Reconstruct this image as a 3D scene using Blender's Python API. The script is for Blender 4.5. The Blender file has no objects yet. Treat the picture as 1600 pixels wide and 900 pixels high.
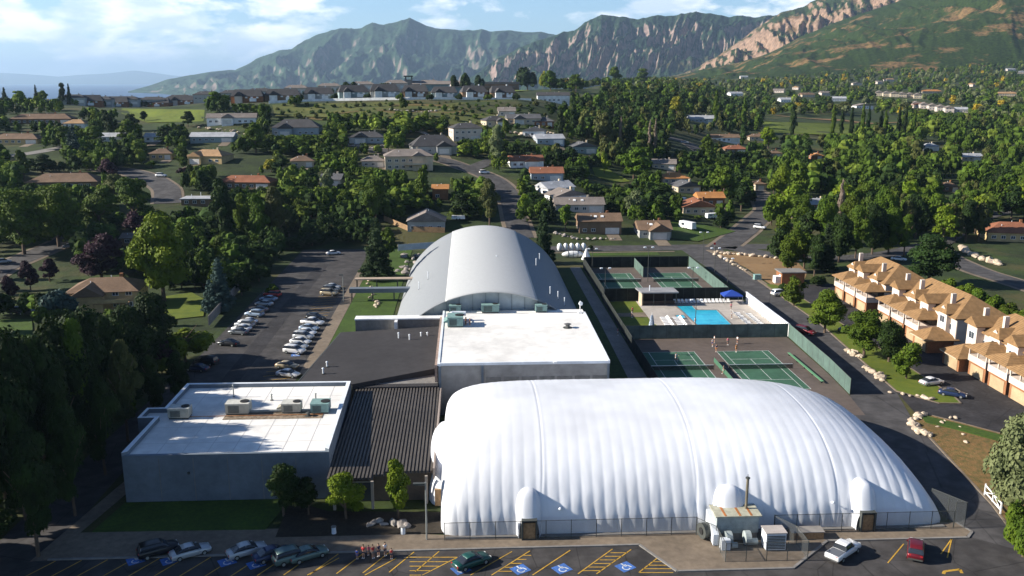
import bpy, bmesh, math, random, bisect
import numpy as np
from mathutils import Vector, Matrix
C = bpy.context.scene.collection
R = math.radians
# ------------------------------------------------------------------ camera
FOC, CH = 1385.0, 55.0
PITCH = math.atan(323 / FOC)
YAW = math.atan(70 / (FOC / math.cos(PITCH)))
cd = bpy.data.cameras.new('camera'); cam = bpy.data.objects.new('camera', cd); C.objects.link(cam)
cd.sensor_width = 36; cd.lens = 36 * FOC / 1600
cd.clip_start = 1; cd.clip_end = 200000
cam.location = (0, 0, CH); cam.rotation_euler = (math.pi/2 - PITCH, 0, -YAW)
bpy.context.scene.camera = cam
# ------------------------------------------------------------------ light
SUN_EL, SUN_DIR = R(26), (1.0, -0.02)     # shadows fall to +X and almost nothing else
w = bpy.data.worlds.new("World"); bpy.context.scene.world = w; w.use_nodes = True
nt = w.node_tree; nt.nodes.clear()
def N(nt, t, **k):
    n = nt.nodes.new(t)
    for a, b in k.items():
        if a.startswith('i_'): n.inputs[int(a[2:])].default_value = b
        else: setattr(n, a, b)
    return n
sky = N(nt, 'ShaderNodeTexSky', sky_type='NISHITA'); sky.sun_disc = False
sky.sun_elevation = SUN_EL; sky.sun_rotation = math.atan2(-SUN_DIR[0], -SUN_DIR[1]); sky.altitude = 1400
sky.air_density = 1.0; sky.dust_density = 0.6; sky.ozone_density = 2.2
bg = N(nt, 'ShaderNodeBackground'); bg.inputs[1].default_value = 0.052
out = N(nt, 'ShaderNodeOutputWorld')
geo = N(nt, 'ShaderNodeTexCoord')
mp = N(nt, 'ShaderNodeMapping'); mp.inputs['Scale'].default_value = (7, 7, 19); mp.inputs['Location'].default_value = (3.1, 1.7, .4)
nz = N(nt, 'ShaderNodeTexNoise'); nz.inputs['Scale'].default_value = 1.5; nz.inputs['Detail'].default_value = 9; nz.inputs['Roughness'].default_value = .58; nz.inputs['Distortion'].default_value = .25
sep = N(nt, 'ShaderNodeSeparateXYZ')
# more cloud towards the west (left), clouds sit in a band above the horizon
mx = N(nt, 'ShaderNodeMapRange'); mx.inputs[1].default_value = -.45; mx.inputs[2].default_value = .05; mx.inputs[3].default_value = .11; mx.inputs[4].default_value = -.01
mz = N(nt, 'ShaderNodeMapRange'); mz.inputs[1].default_value = .005; mz.inputs[2].default_value = .075; mz.inputs[3].default_value = -.10; mz.inputs[4].default_value = .02
a1 = N(nt, 'ShaderNodeMath', operation='ADD'); a2 = N(nt, 'ShaderNodeMath', operation='ADD')
rp = N(nt, 'ShaderNodeValToRGB'); rp.color_ramp.elements[0].position = .525; rp.color_ramp.elements[1].position = .63
rp.color_ramp.elements[0].color = (0, 0, 0, 1); rp.color_ramp.elements[1].color = (.85, .85, .85, 1)
nz2 = N(nt, 'ShaderNodeTexNoise'); nz2.inputs['Scale'].default_value = 3.2; nz2.inputs['Detail'].default_value = 6
cr = N(nt, 'ShaderNodeValToRGB'); cr.color_ramp.elements[0].position = .38; cr.color_ramp.elements[1].position = .62
cr.color_ramp.elements[0].color = (9.5, 10.8, 12.6, 1); cr.color_ramp.elements[1].color = (18, 17.6, 17.2, 1)
tint = N(nt, 'ShaderNodeMix', data_type='RGBA', blend_type='MULTIPLY'); tint.inputs[0].default_value = 1; tint.inputs[7].default_value = (.92, 1.0, 1.06, 1)
mixc = N(nt, 'ShaderNodeMix', data_type='RGBA')
L = nt.links.new
L(geo.outputs['Generated'], mp.inputs[0]); L(mp.outputs[0], nz.inputs['Vector']); L(mp.outputs[0], nz2.inputs['Vector']); L(geo.outputs['Generated'], sep.inputs[0])
L(sep.outputs[0], mx.inputs[0]); L(sep.outputs[2], mz.inputs[0]); L(mx.outputs[0], a1.inputs[0]); L(mz.outputs[0], a1.inputs[1])
L(a1.outputs[0], a2.inputs[0]); L(nz.outputs[0], a2.inputs[1]); L(a2.outputs[0], rp.inputs[0]); L(nz2.outputs[0], cr.inputs[0])
L(sky.outputs[0], tint.inputs[6]); L(tint.outputs[2], mixc.inputs[6]); L(cr.outputs[0], mixc.inputs[7]); L(rp.outputs[0], mixc.inputs[0])
hi = N(nt, 'ShaderNodeMapRange'); hi.inputs[1].default_value = .10; hi.inputs[2].default_value = .15; hi.inputs[3].default_value = 1; hi.inputs[4].default_value = 0
tb_ = N(nt, 'ShaderNodeMix', data_type='RGBA'); tb_.inputs[6].default_value = (.66, .80, 1.0, 1); tb_.inputs[7].default_value = (1.22, 1.42, 1.58, 1); L(hi.outputs[0], tb_.inputs[0]); L(tb_.outputs[2], tint.inputs[7])
hm_ = N(nt, 'ShaderNodeMath', operation='MULTIPLY'); L(sep.outputs[2], hi.inputs[0]); L(hi.outputs[0], hm_.inputs[0]); L(rp.outputs[0], hm_.inputs[1]); L(hm_.outputs[0], mixc.inputs[0])
L(mixc.outputs[2], bg.inputs[0]); L(bg.outputs[0], out.inputs[0])
sl = bpy.data.lights.new('sun', 'SUN'); so = bpy.data.objects.new('sun', sl); C.objects.link(so)
sl.energy = 5.0; sl.angle = R(.6); sl.color = (1, .93, .82)
sd = Vector((SUN_DIR[0], SUN_DIR[1], 0)).normalized() * math.cos(SUN_EL); sd.z = -math.sin(SUN_EL)
so.rotation_euler = sd.to_track_quat('-Z', 'Y').to_euler(); so.location = (0, 0, 300)
vs = bpy.context.scene.view_settings
vs.view_transform = 'Standard'; vs.look = 'None'; vs.gamma = 1; vs.exposure = 1.1; vs.use_curve_mapping = False
cy = bpy.context.scene.cycles
cy.max_bounces = 5; cy.diffuse_bounces = 2; cy.glossy_bounces = 2; cy.transparent_max_bounces = 12; cy.transmission_bounces = 3; cy.volume_bounces = 0
cy.use_denoising = True
rnd = random.Random(7)

# ------------------------------------------------------------------ terrain
US = [-.513, -.373, -.232, -.091, .049, .19, .33, .47, .61]
YS = [250, 297, 320, 374, 410, 447, 480, 554, 620, 800, 1100, 1600, 2500, 4200]
ZT = [[0, 3, 7, 13, 17, 21, 25, 32, 37, 33, 16, -25, -60, -60],
      [0, 3, 7, 13, 17, 21, 25, 32, 37, 33, 16, -25, -60, -60],
      [0, 0, 4, 13, 18, 23, 29, 42, 43, 38, 16, -25, -60, -60],
      [0, 0, 4, 14, 19, 25, 31, 43, 44.5, 44, 30, 0, -50, -60],
      [0, 0, 4, 12, 16, 22, 29, 41, 43.5, 46, 42, 10, -30, -60],
      [0, 0, 2, 7, 9, 13, 17, 25, 31, 42, 50, 50, 30, 0],
      [0, 0, 0, 2, 4, 6, 8, 12, 16, 23, 31, 47, 72, 80],
      [0, 0, 0, 1, 3, 4, 6, 9, 12, 18, 28, 46, 92, 200],
      [0, 0, 0, 1, 3, 4, 6, 9, 12, 18, 28, 52, 115, 260]]
ZT = np.array(ZT, float)
def zbase(x, y):
    x = np.asarray(x, float); y = np.asarray(y, float)
    yy = np.clip(y, 60, 4199); u = np.clip(x / yy, US[0], US[-1] - 1e-6)
    i = np.clip(np.searchsorted(US, u, side='right') - 1, 0, len(US) - 2)
    ua = np.array(US); fu = (u - ua[i]) / (ua[i+1] - ua[i]); fu = fu*fu*(3-2*fu)
    ya = np.array(YS, float); y2 = np.clip(yy, ya[0], ya[-1] - 1e-3)
    j = np.clip(np.searchsorted(ya, y2, side='right') - 1, 0, len(ya) - 2)
    fy = (y2 - ya[j]) / (ya[j+1] - ya[j])
    a = ZT[i, j]*(1-fy) + ZT[i, j+1]*fy; b = ZT[i+1, j]*(1-fy) + ZT[i+1, j+1]*fy
    z = a*(1-fu) + b*fu
    far = np.clip((y2 - 302) / 400, 0, 1)
    z = z + far * (1.6*np.sin(x*.021 + y*.013) + 1.1*np.sin(x*.047 - y*.031) + .8*np.sin(x*.09+1.3)*np.cos(y*.083))
    return z
def axis(core0, core1, step, lo, hi, g=1.12):
    a = list(np.arange(core0, core1 + .1, step)); s = step; v = a[-1]
    while v < hi: s *= g; v += s; a.append(v)
    s = step; v = a[0]; b = []
    while v > lo: s *= g; v -= s; b.append(v)
    return np.array(b[::-1] + a)
GX = axis(-350, 420, 5, -4500, 5200); GY = axis(240, 720, 5, -60, 5200)
GXm, GYm = np.meshgrid(GX, GY); GZ = zbase(GXm, GYm)
GXl, GYl, GZl = GX.tolist(), GY.tolist(), GZ.tolist()
def hgt(x, y):
    i = min(max(bisect.bisect_right(GXl, x)-1, 0), len(GXl)-2); j = min(max(bisect.bisect_right(GYl, y)-1, 0), len(GYl)-2)
    fx = min(max((x-GXl[i])/(GXl[i+1]-GXl[i]), 0), 1); fy = min(max((y-GYl[j])/(GYl[j+1]-GYl[j]), 0), 1); r0, r1 = GZl[j], GZl[j+1]
    return (r0[i]*(1-fx)+r0[i+1]*fx)*(1-fy) + (r1[i]*(1-fx)+r1[i+1]*fx)*fy
cp, sp_, cyw, syw = math.cos(PITCH), math.sin(PITCH), math.cos(YAW), math.sin(YAW)
def ray(px, py):
    x = (px-800)/FOC; y = (450-py)/FOC; fy = cp + y*sp_; z = -sp_ + y*cp
    return x*cyw + fy*syw, -x*syw + fy*cyw, z
def G0(px, py, z=0.0):
    r = ray(px, py); t = (z-CH)/r[2]; return r[0]*t, r[1]*t
def G(px, py):
    """the point of the terrain seen at a place in the photograph"""
    r = ray(px, py)
    t = 80.0; prev = t; best = (1e9, 0)
    while t < 2600:
        gap = (CH + r[2]*t - hgt(r[0]*t, r[1]*t))/t
        if gap < best[0] and t > 300: best = (gap, t)
        if CH + r[2]*t < hgt(r[0]*t, r[1]*t):
            lo, hi = prev, t
            for _ in range(14):
                m = (lo+hi)/2
                if CH + r[2]*m < hgt(r[0]*m, r[1]*m): hi = m
                else: lo = m
            return r[0]*hi, r[1]*hi, hgt(r[0]*hi, r[1]*hi)
        prev = t; t *= 1.012
    b = best[1]      # grazes the crest: take the nearest point of the terrain
    return r[0]*b, r[1]*b, hgt(r[0]*b, r[1]*b)
def PX(X, Y, Z):
    x = X*cyw - Y*syw; y = X*syw + Y*cyw; z = Z-CH
    d = y*cp - z*sp_; u = y*sp_ + z*cp
    return 800 + FOC*x/d, 450 - FOC*u/d, FOC/d       # px, py, px per metre

# ------------------------------------------------------------------ materials
MATS = {}
def mat(name, col, rough=.8, noise=None, metal=0, bump=None, objrand=0, spec=.3, trans=0, wet=None):
    """noise = (scale, amount, second colour or None, detail)"""
    if name in MATS: return MATS[name]
    m = bpy.data.materials.new(name); m.use_nodes = True; nt = m.node_tree; b = nt.nodes['Principled BSDF']
    b.inputs['Roughness'].default_value = rough; b.inputs['Metallic'].default_value = metal
    b.inputs['Specular IOR Level'].default_value = spec
    b.inputs['Base Color'].default_value = (*col, 1)
    tc = nt.nodes.new('ShaderNodeTexCoord'); src = None
    if noise:
        sc, amt, col2, det = (list(noise) + [None, 5])[:4] if len(noise) < 4 else noise
        n = nt.nodes.new('ShaderNodeTexNoise'); n.inputs['Scale'].default_value = sc; n.inputs['Detail'].default_value = det; n.inputs['Roughness'].default_value = .62
        nt.links.new(tc.outputs['Object'], n.inputs['Vector'])
        r = nt.nodes.new('ShaderNodeValToRGB'); r.color_ramp.elements[0].position = .35; r.color_ramp.elements[1].position = .66
        c2 = col2 or tuple(c*(1-amt) for c in col)
        c1 = col if col2 else tuple(min(1, c*(1+amt)) for c in col)
        r.color_ramp.elements[0].color = (*c2, 1); r.color_ramp.elements[1].color = (*c1, 1)
        nt.links.new(n.outputs[0], r.inputs[0]); src = r.outputs[0]
        # a second, broader variation so nothing is flat
        n2 = nt.nodes.new('ShaderNodeTexNoise'); n2.inputs['Scale'].default_value = sc*.13; n2.inputs['Detail'].default_value = 3
        nt.links.new(tc.outputs['Object'], n2.inputs['Vector'])
        mr = nt.nodes.new('ShaderNodeMapRange'); mr.inputs[1].default_value = .3; mr.inputs[2].default_value = .7; mr.inputs[3].default_value = .82; mr.inputs[4].default_value = 1.15
        nt.links.new(n2.outputs[0], mr.inputs[0])
        mm = nt.nodes.new('ShaderNodeMix'); mm.data_type = 'RGBA'; mm.blend_type = 'MULTIPLY'; mm.inputs[0].default_value = 1
        nt.links.new(src, mm.inputs[6]); nt.links.new(mr.outputs[0], mm.inputs[7]); src = mm.outputs[2]
    if objrand:
        oi = nt.nodes.new('ShaderNodeObjectInfo'); hs = nt.nodes.new('ShaderNodeHueSaturation')
        m1 = nt.nodes.new('ShaderNodeMapRange'); m1.inputs[3].default_value = 1-objrand; m1.inputs[4].default_value = 1+objrand
        m2 = nt.nodes.new('ShaderNodeMapRange'); m2.inputs[3].default_value = .5-.035*objrand*2; m2.inputs[4].default_value = .5+.02*objrand
        ml = nt.nodes.new('ShaderNodeMath'); ml.operation = 'MULTIPLY'; ml.inputs[1].default_value = 7.31; fr = nt.nodes.new('ShaderNodeMath'); fr.operation = 'FRACT'
        nt.links.new(oi.outputs['Random'], m1.inputs[0]); nt.links.new(oi.outputs['Random'], ml.inputs[0]); nt.links.new(ml.outputs[0], fr.inputs[0]); nt.links.new(fr.outputs[0], m2.inputs[0])
        nt.links.new(m1.outputs[0], hs.inputs['Value']); nt.links.new(m2.outputs[0], hs.inputs['Hue'])
        if src: nt.links.new(src, hs.inputs['Color'])
        else: hs.inputs['Color'].default_value = (*col, 1)
        src = hs.outputs[0]
    if src: nt.links.new(src, b.inputs['Base Color'])
    if bump:
        n = nt.nodes.new('ShaderNodeTexNoise'); n.inputs['Scale'].default_value = bump[0]; n.inputs['Detail'].default_value = 6
        nt.links.new(tc.outputs['Object'], n.inputs['Vector'])
        bp = nt.nodes.new('ShaderNodeBump'); bp.inputs['Strength'].default_value = bump[1]; bp.inputs['Distance'].default_value = bump[2]
        nt.links.new(n.outputs[0], bp.inputs['Height']); nt.links.new(bp.outputs[0], b.inputs['Normal'])
    if trans:
        b.inputs['Subsurface Weight'].default_value = 0
        tb = nt.nodes.new('ShaderNodeBsdfTranslucent'); mx = nt.nodes.new('ShaderNodeMixShader'); mx.inputs[0].default_value = trans
        if src: nt.links.new(src, tb.inputs[0])
        else: tb.inputs[0].default_value = (*col, 1)
        nt.links.new(b.outputs[0], mx.inputs[1]); nt.links.new(tb.outputs[0], mx.inputs[2]); nt.links.new(mx.outputs[0], nt.nodes['Material Output'].inputs[0])
    MATS[name] = m; return m
def stripes(name, col, col2, scale, direction='X', rough=.8, duty=.5, bump=.05, var=.22):
    m = mat(name, col, rough); nt = m.node_tree; b = nt.nodes['Principled BSDF']
    tc = nt.nodes.new('ShaderNodeTexCoord'); wv = nt.nodes.new('ShaderNodeTexWave'); wv.bands_direction = direction; wv.inputs['Scale'].default_value = scale; wv.inputs['Distortion'].default_value = .15
    r = nt.nodes.new('ShaderNodeValToRGB'); r.color_ramp.elements[0].position = max(duty-.15, 0); r.color_ramp.elements[1].position = min(duty+.15, 1)
    r.color_ramp.elements[0].color = (*col2, 1); r.color_ramp.elements[1].color = (*col, 1)
    n = nt.nodes.new('ShaderNodeTexNoise'); n.inputs['Scale'].default_value = 1.3; n.inputs['Detail'].default_value = 6
    mr = nt.nodes.new('ShaderNodeMapRange'); mr.inputs[1].default_value = .3; mr.inputs[2].default_value = .7; mr.inputs[3].default_value = 1-var; mr.inputs[4].default_value = 1+var*.8
    mm = nt.nodes.new('ShaderNodeMix'); mm.data_type = 'RGBA'; mm.blend_type = 'MULTIPLY'; mm.inputs[0].default_value = 1
    nt.links.new(tc.outputs['Object'], wv.inputs[0]); nt.links.new(wv.outputs[0], r.inputs[0]); nt.links.new(tc.outputs['Object'], n.inputs[0]); nt.links.new(n.outputs[0], mr.inputs[0])
    nt.links.new(r.outputs[0], mm.inputs[6]); nt.links.new(mr.outputs[0], mm.inputs[7]); nt.links.new(mm.outputs[2], b.inputs['Base Color'])
    return m
asphalt = mat('asphalt', (.032, .030, .032), .9, (1.4, .28, None, 8), bump=(30, .3, .02))
asphalt_old = mat('asphalt_worn', (.052, .048, .047), .9, (.6, .22, None, 8), bump=(30, .3, .02))
asphalt_road = mat('asphalt_street', (.070, .066, .066), .9, (.8, .15, None, 8))
def add_cracks(m, sc, wd, dark, patch=.5):
    nt = m.node_tree; b = nt.nodes['Principled BSDF']; src = b.inputs['Base Color'].links[0].from_socket
    tc = N(nt, 'ShaderNodeTexCoord'); v = N(nt, 'ShaderNodeTexVoronoi', feature='DISTANCE_TO_EDGE'); v.inputs['Scale'].default_value = sc
    w = N(nt, 'ShaderNodeTexNoise'); w.inputs['Scale'].default_value = sc*4; w.inputs['Detail'].default_value = 4; a = N(nt, 'ShaderNodeMix', data_type='VECTOR'); a.inputs[0].default_value = .12
    nt.links.new(tc.outputs['Object'], w.inputs[0]); nt.links.new(tc.outputs['Object'], a.inputs[4]); nt.links.new(w.outputs[1], a.inputs[5]); nt.links.new(a.outputs[1], v.inputs['Vector'])
    r = N(nt, 'ShaderNodeMapRange'); r.inputs[1].default_value = 0; r.inputs[2].default_value = wd; r.inputs[3].default_value = dark; r.inputs[4].default_value = 1; nt.links.new(v.outputs['Distance'], r.inputs[0])
    s = N(nt, 'ShaderNodeTexNoise'); s.inputs['Scale'].default_value = .28; s.inputs['Detail'].default_value = 7; nt.links.new(tc.outputs['Object'], s.inputs[0])
    q = N(nt, 'ShaderNodeMapRange'); q.inputs[1].default_value = .42; q.inputs[2].default_value = .58; q.inputs[3].default_value = 1-patch*.45; q.inputs[4].default_value = 1+patch*.25; nt.links.new(s.outputs[0], q.inputs[0])
    m1 = N(nt, 'ShaderNodeMath', operation='MULTIPLY'); nt.links.new(r.outputs[0], m1.inputs[0]); nt.links.new(q.outputs[0], m1.inputs[1])
    mm = N(nt, 'ShaderNodeMix', data_type='RGBA', blend_type='MULTIPLY'); mm.inputs[0].default_value = 1; nt.links.new(src, mm.inputs[6]); nt.links.new(m1.outputs[0], mm.inputs[7]); nt.links.new(mm.outputs[2], b.inputs['Base Color'])
add_cracks(asphalt_old, .16, .012, .45); add_cracks(asphalt, .13, .012, .55); add_cracks(asphalt_road, .10, .012, .6)
concrete = mat('concrete', (.18, .142, .104), .9, (1.1, .18, None, 8))
concrete_grey = mat('concrete_grey', (.21, .198, .185), .9, (1.5, .14, None, 8))
block_wall = mat('block_wall', (.14, .17, .205), .9, (.9, .10, None, 8), bump=(6, .3, .03))
white_wall = mat('white_painted_wall', (.60, .64, .70), .8, (.7, .06, None, 8))
membrane = mat('white_roof_membrane', (.76, .74, .70), .75, (.5, .10, None, 8))
parapet = mat('parapet_cap', (.72, .76, .80), .6, (2, .05, None, 4))
felt = mat('dark_roof_felt', (.036, .034, .036), .95, (.8, .12, None, 8))
grass = mat('lawn_grass', (.055, .10, .008), .9, (2.0, .3, (.032, .062, .008), 9), bump=(12, .6, .05))
grass_y = mat('dry_lawn_grass', (.12, .145, .012), .9, (.4, .3, (.075, .11, .010), 9), bump=(8, .6, .08))
soil = mat('dry_soil', (.24, .155, .075), .95, (.5, .3, (.22, .13, .06), 9), bump=(5, .6, .1))
mulch = mat('brown_weeds', (.16, .10, .03), .95, (.7, .3, (.07, .07, .02), 9), bump=(5, .8, .1))
stone = mat('pale_boulder', (.46, .38, .28), .9, (2.5, .25, None, 6), objrand=.2)
stone_grey = mat('grey_boulder', (.30, .27, .24), .9, (2.5, .25, None, 6), objrand=.25)
steel = mat('galvanised_steel', (.30, .32, .31), .5, (3, .1), metal=.4)
dark_steel = mat('dark_steel', (.06, .065, .06), .6)
black = mat('black_rubber', (.02, .02, .02), .8)
glass = mat('dark_glass', (.025, .03, .038), .08, spec=.7)
wglass = mat('window_glass', (.05, .06, .075), .12, spec=.6)
white = mat('white_paint', (.80, .80, .79), .5, (3, .04))
cream = mat('cream_stucco', (.52, .43, .31), .9, (.9, .06))
pinkwhite = mat('pale_stucco', (.60, .51, .44), .9, (.9, .06))
brick = mat('red_brick', (.27, .12, .055), .9, (5, .25))
tan_roof = stripes('tan_shingles', (.27, .160, .072), (.205, .118, .052), 1.6, 'Z', .9)
door_tan = mat('tan_garage_door', (.40, .30, .18), .7, (3, .06))
yellow = mat('yellow_line_paint', (.62, .36, .03), .8, (3.5, .35, (.36, .22, .05), 9))
white_line = mat('white_line_paint', (.62, .64, .62), .8, (3, .2))
blue_paint = mat('blue_stall_paint', (.06, .15, .42), .8, (3, .25))
court_green = mat('court_green', (.045, .115, .07), .8, (.9, .10, None, 8))
court_brown = mat('court_surround', (.108, .085, .072), .85, (.7, .12, None, 8))
screen_dark = mat('dark_windscreen', (.018, .022, .020), .9, (.7, .4))
screen_green = mat('pale_green_windscreen', (.085, .135, .115), .9, (.6, .12))
pool_deck = mat('pool_deck', (.40, .36, .32), .9, (.8, .10))
teal = mat('teal_unit_paint', (.20, .32, .30), .6, (2, .12))
beige_unit = mat('beige_unit_paint', (.42, .40, .33), .6, (2, .1))
rust = mat('rust', (.38, .14, .04), .8, (4, .3))
wood = mat('weathered_wood', (.30, .19, .10), .85, (3, .25))
trunk_m = mat('bark', (.12, .085, .06), .95, (6, .3))

# ------------------------------------------------------------------ mesh helpers
class MB:
    def __init__(s): s.v = []; s.f = []
    def add(s, vs, fs):
        o = len(s.v); s.v += [tuple(map(float, a)) for a in vs]; s.f += [tuple(i+o for i in q) for q in fs]; return s
    def box(s, x0, x1, y0, y1, z0, z1, tx=0, ty=0):
        s.add([(x0, y0, z0), (x1, y0, z0), (x1, y1, z0), (x0, y1, z0), (x0+tx, y0+ty, z1), (x1-tx, y0+ty, z1), (x1-tx, y1-ty, z1), (x0+tx, y1-ty, z1)],
              [(3, 2, 1, 0), (4, 5, 6, 7), (0, 1, 5, 4), (1, 2, 6, 5), (2, 3, 7, 6), (3, 0, 4, 7)]); return s
    def prism(s, poly, z0, z1):
        n = len(poly)
        if sum(poly[i][0]*poly[(i+1) % n][1]-poly[(i+1) % n][0]*poly[i][1] for i in range(n)) < 0: poly = poly[::-1]
        z0f = z0 if callable(z0) else (lambda x, y: z0); z1f = z1 if callable(z1) else (lambda x, y: z1)
        s.add([(x, y, z0f(x, y)) for x, y in poly] + [(x, y, z1f(x, y)) for x, y in poly],
              [tuple(range(n))[::-1], tuple(range(n, 2*n))] + [(i, (i+1) % n, n+(i+1) % n, n+i) for i in range(n)]); return s
    def tube(s, p, q, r0, r1=None, n=8, cap=True):
        p, q = Vector(p), Vector(q); r1 = r0 if r1 is None else r1; d = (q-p).normalized()
        a = d.orthogonal().normalized(); b = d.cross(a); vs = []
        for c, r in ((p, r0), (q, r1)):
            for i in range(n): t = 2*math.pi*i/n; vs.append(c + a*math.cos(t)*r + b*math.sin(t)*r)
        fs = [(i, (i+1) % n, n+(i+1) % n, n+i) for i in range(n)]
        if cap: fs += [tuple(range(n))[::-1], tuple(range(n, 2*n))]
        s.add(vs, fs); return s
    def ell(s, c, r, nu=10, nv=6, jit=0, rg=None):
        vs = []; fs = []
        for j in range(nv+1):
            ph = math.pi*j/nv
            for i in range(nu):
                t = 2*math.pi*i/nu; k = 1 + (rg.uniform(-jit, jit) if rg else 0)
                vs.append((c[0]+r[0]*k*math.sin(ph)*math.cos(t), c[1]+r[1]*k*math.sin(ph)*math.sin(t), c[2]+r[2]*k*math.cos(ph)))
        for j in range(nv):
            for i in range(nu): fs.append((j*nu+i, (j+1)*nu+i, (j+1)*nu+(i+1) % nu, j*nu+(i+1) % nu))
        s.add(vs, fs); return s
    def gable(s, x0, x1, y0, y1, z0, z1, th=.15, ax='y', hip=0):
        """roof shell; ridge along ax, hip insets the ridge ends"""
        if ax == 'y':
            xm = (x0+x1)/2; P = [(x0, y0, z0), (x1, y0, z0), (x1, y1, z0), (x0, y1, z0), (xm, y0+hip, z1), (xm, y1-hip, z1)]
            top = [(0, 4, 5, 3), (1, 2, 5, 4), (0, 1, 4), (2, 3, 5)]
        else:
            ym = (y0+y1)/2; P = [(x0, y0, z0), (x1, y0, z0), (x1, y1, z0), (x0, y1, z0), (x0+hip, ym, z1), (x1-hip, ym, z1)]
            top = [(0, 1, 5, 4), (2, 3, 4, 5), (1, 2, 5), (3, 0, 4)]
        s.add(P + [(a, b, z0-th) for a, b, c in P[:4]], top + [(9, 8, 7, 6), (6, 7, 1, 0), (7, 8, 2, 1), (8, 9, 3, 2), (9, 6, 0, 3)]); return s
    def mesh(s, name, smooth=False):
        m = bpy.data.meshes.new(name); m.from_pydata(s.v, [], s.f); m.update()
        if smooth: m.polygons.foreach_set('use_smooth', [True]*len(m.polygons))
        return m
def tag(o, label=None, cat=None, group=None, kind=None):
    if label: o['label'] = label
    if cat: o['category'] = cat
    if group: o['group'] = group
    if kind: o['kind'] = kind
    return o
def obj(name, mb, material, parent=None, loc=None, rz=0, smooth=False):
    me = mb if isinstance(mb, bpy.types.Mesh) else mb.mesh(name, smooth)
    o = bpy.data.objects.new(name, me); C.objects.link(o)
    if len(me.materials) == 0: me.materials.append(material if not isinstance(mb, bpy.types.Mesh) else None)
    if isinstance(mb, bpy.types.Mesh): o.material_slots[0].link = 'OBJECT'; o.material_slots[0].material = material
    if parent: o.parent = parent
    if loc: o.location = loc
    if rz: o.rotation_euler.z = rz
    return o
def thing(name, label, cat, loc=(0, 0, 0), rz=0, group=None, sc=None):
    o = bpy.data.objects.new(name, None); C.objects.link(o); o.empty_display_size = .3
    o.location = loc; o.rotation_euler.z = rz
    if sc: o.scale = sc
    return tag(o, label, cat, group)
def copy_tree(o, parent=None):
    c = o.copy(); C.objects.link(c); c.parent = parent
    for ch in list(o.children): copy_tree(ch, c)
    return c
def structure(name, mb, m, smooth=False): return tag(obj(name, mb, m, smooth=smooth), kind='structure')
def sheet(name, poly, m, z=.02):
    return structure(name, MB().add([(x, y, z) for x, y in (poly if sum(poly[i][0]*poly[(i+1) % len(poly)][1]-poly[(i+1) % len(poly)][0]*poly[i][1] for i in range(len(poly))) > 0 else poly[::-1])], [tuple(range(len(poly)))]), m)
def ribbon_mb(pts, wd, dz=.13, drape=True, step=3.0, nx=4):
    P = []
    for a, b in zip(pts, pts[1:]):
        n = max(1, int(math.dist(a, b)/step))
        P += [(a[0]+(b[0]-a[0])*i/n, a[1]+(b[1]-a[1])*i/n) for i in range(n)]
    P.append(pts[-1][:2])
    for _ in range(3 if len(pts) > 2 else 0): P = [P[0]] + [((P[i-1][0]+2*P[i][0]+P[i+1][0])/4, (P[i-1][1]+2*P[i][1]+P[i+1][1])/4) for i in range(1, len(P)-1)] + [P[-1]]
    vs = []; fs = []
    for i, p in enumerate(P):
        q = P[min(i+1, len(P)-1)]; r = P[max(i-1, 0)]; d = (q[0]-r[0], q[1]-r[1]); l = math.hypot(*d) or 1; nrm = (-d[1]/l, d[0]/l)
        for k in range(nx+1):
            o = (k/nx-.5)*wd; x, y = p[0]+nrm[0]*o, p[1]+nrm[1]*o
            vs.append((x, y, (hgt(x, y) if drape else 0)+dz))
    for i in range(len(P)-1):
        for k in range(nx): a = i*(nx+1)+k; fs.append((a+nx+1, a+nx+2, a+1, a)[::-1] if False else (a, a+1, a+nx+2, a+nx+1)[::-1])
    return MB().add(vs, fs)
def wpts(pl): return [G(*p)[:2] for p in pl]

# ------------------------------------------------------------------ ground
mg = mat('valley_ground', (.036, .058, .009), .95, (.09, .35, (.012, .022, .005), 12), bump=(.8, .6, .4))
nt = mg.node_tree; bb = nt.nodes['Principled BSDF']; src = bb.inputs['Base Color'].links[0].from_socket
tc = nt.nodes.new('ShaderNodeTexCoord'); n3 = nt.nodes.new('ShaderNodeTexNoise'); n3.inputs['Scale'].default_value = .022; n3.inputs['Detail'].default_value = 10; n3.inputs['Roughness'].default_value = .65
r3 = nt.nodes.new('ShaderNodeValToRGB'); r3.color_ramp.elements[0].position = .5; r3.color_ramp.elements[1].position = .62; r3.color_ramp.elements[0].color = (0, 0, 0, 1); r3.color_ramp.elements[1].color = (.8, .8, .8, 1)
m3 = nt.nodes.new('ShaderNodeMix'); m3.data_type = 'RGBA'; m3.inputs[7].default_value = (.075, .065, .022, 1)
nt.links.new(tc.outputs['Object'], n3.inputs[0]); nt.links.new(n3.outputs[0], r3.inputs[0]); nt.links.new(r3.outputs[0], m3.inputs[0]); nt.links.new(src, m3.inputs[6]); nt.links.new(m3.outputs[2], bb.inputs['Base Color'])
vs = np.stack([GXm.ravel(), GYm.ravel(), GZ.ravel()], 1); nxg = len(GX)
fs = [(j*nxg+i, j*nxg+i+1, (j+1)*nxg+i+1, (j+1)*nxg+i) for j in range(len(GY)-1) for i in range(nxg-1)]
structure('ground', MB().add(vs, fs), mg, smooth=True)
lowland = mat('lowland_plain', (.10, .12, .09), .95, (.002, .3, (.16, .14, .09), 10))
structure('lowland', MB().add([(-60000, -3000, -62), (60000, -3000, -62), (60000, 70000, -62), (-60000, 70000, -62)], [(0, 1, 2, 3)]), lowland)
lake_m = mat('lake_water', (.02, .055, .13), .35, spec=.3)
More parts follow.
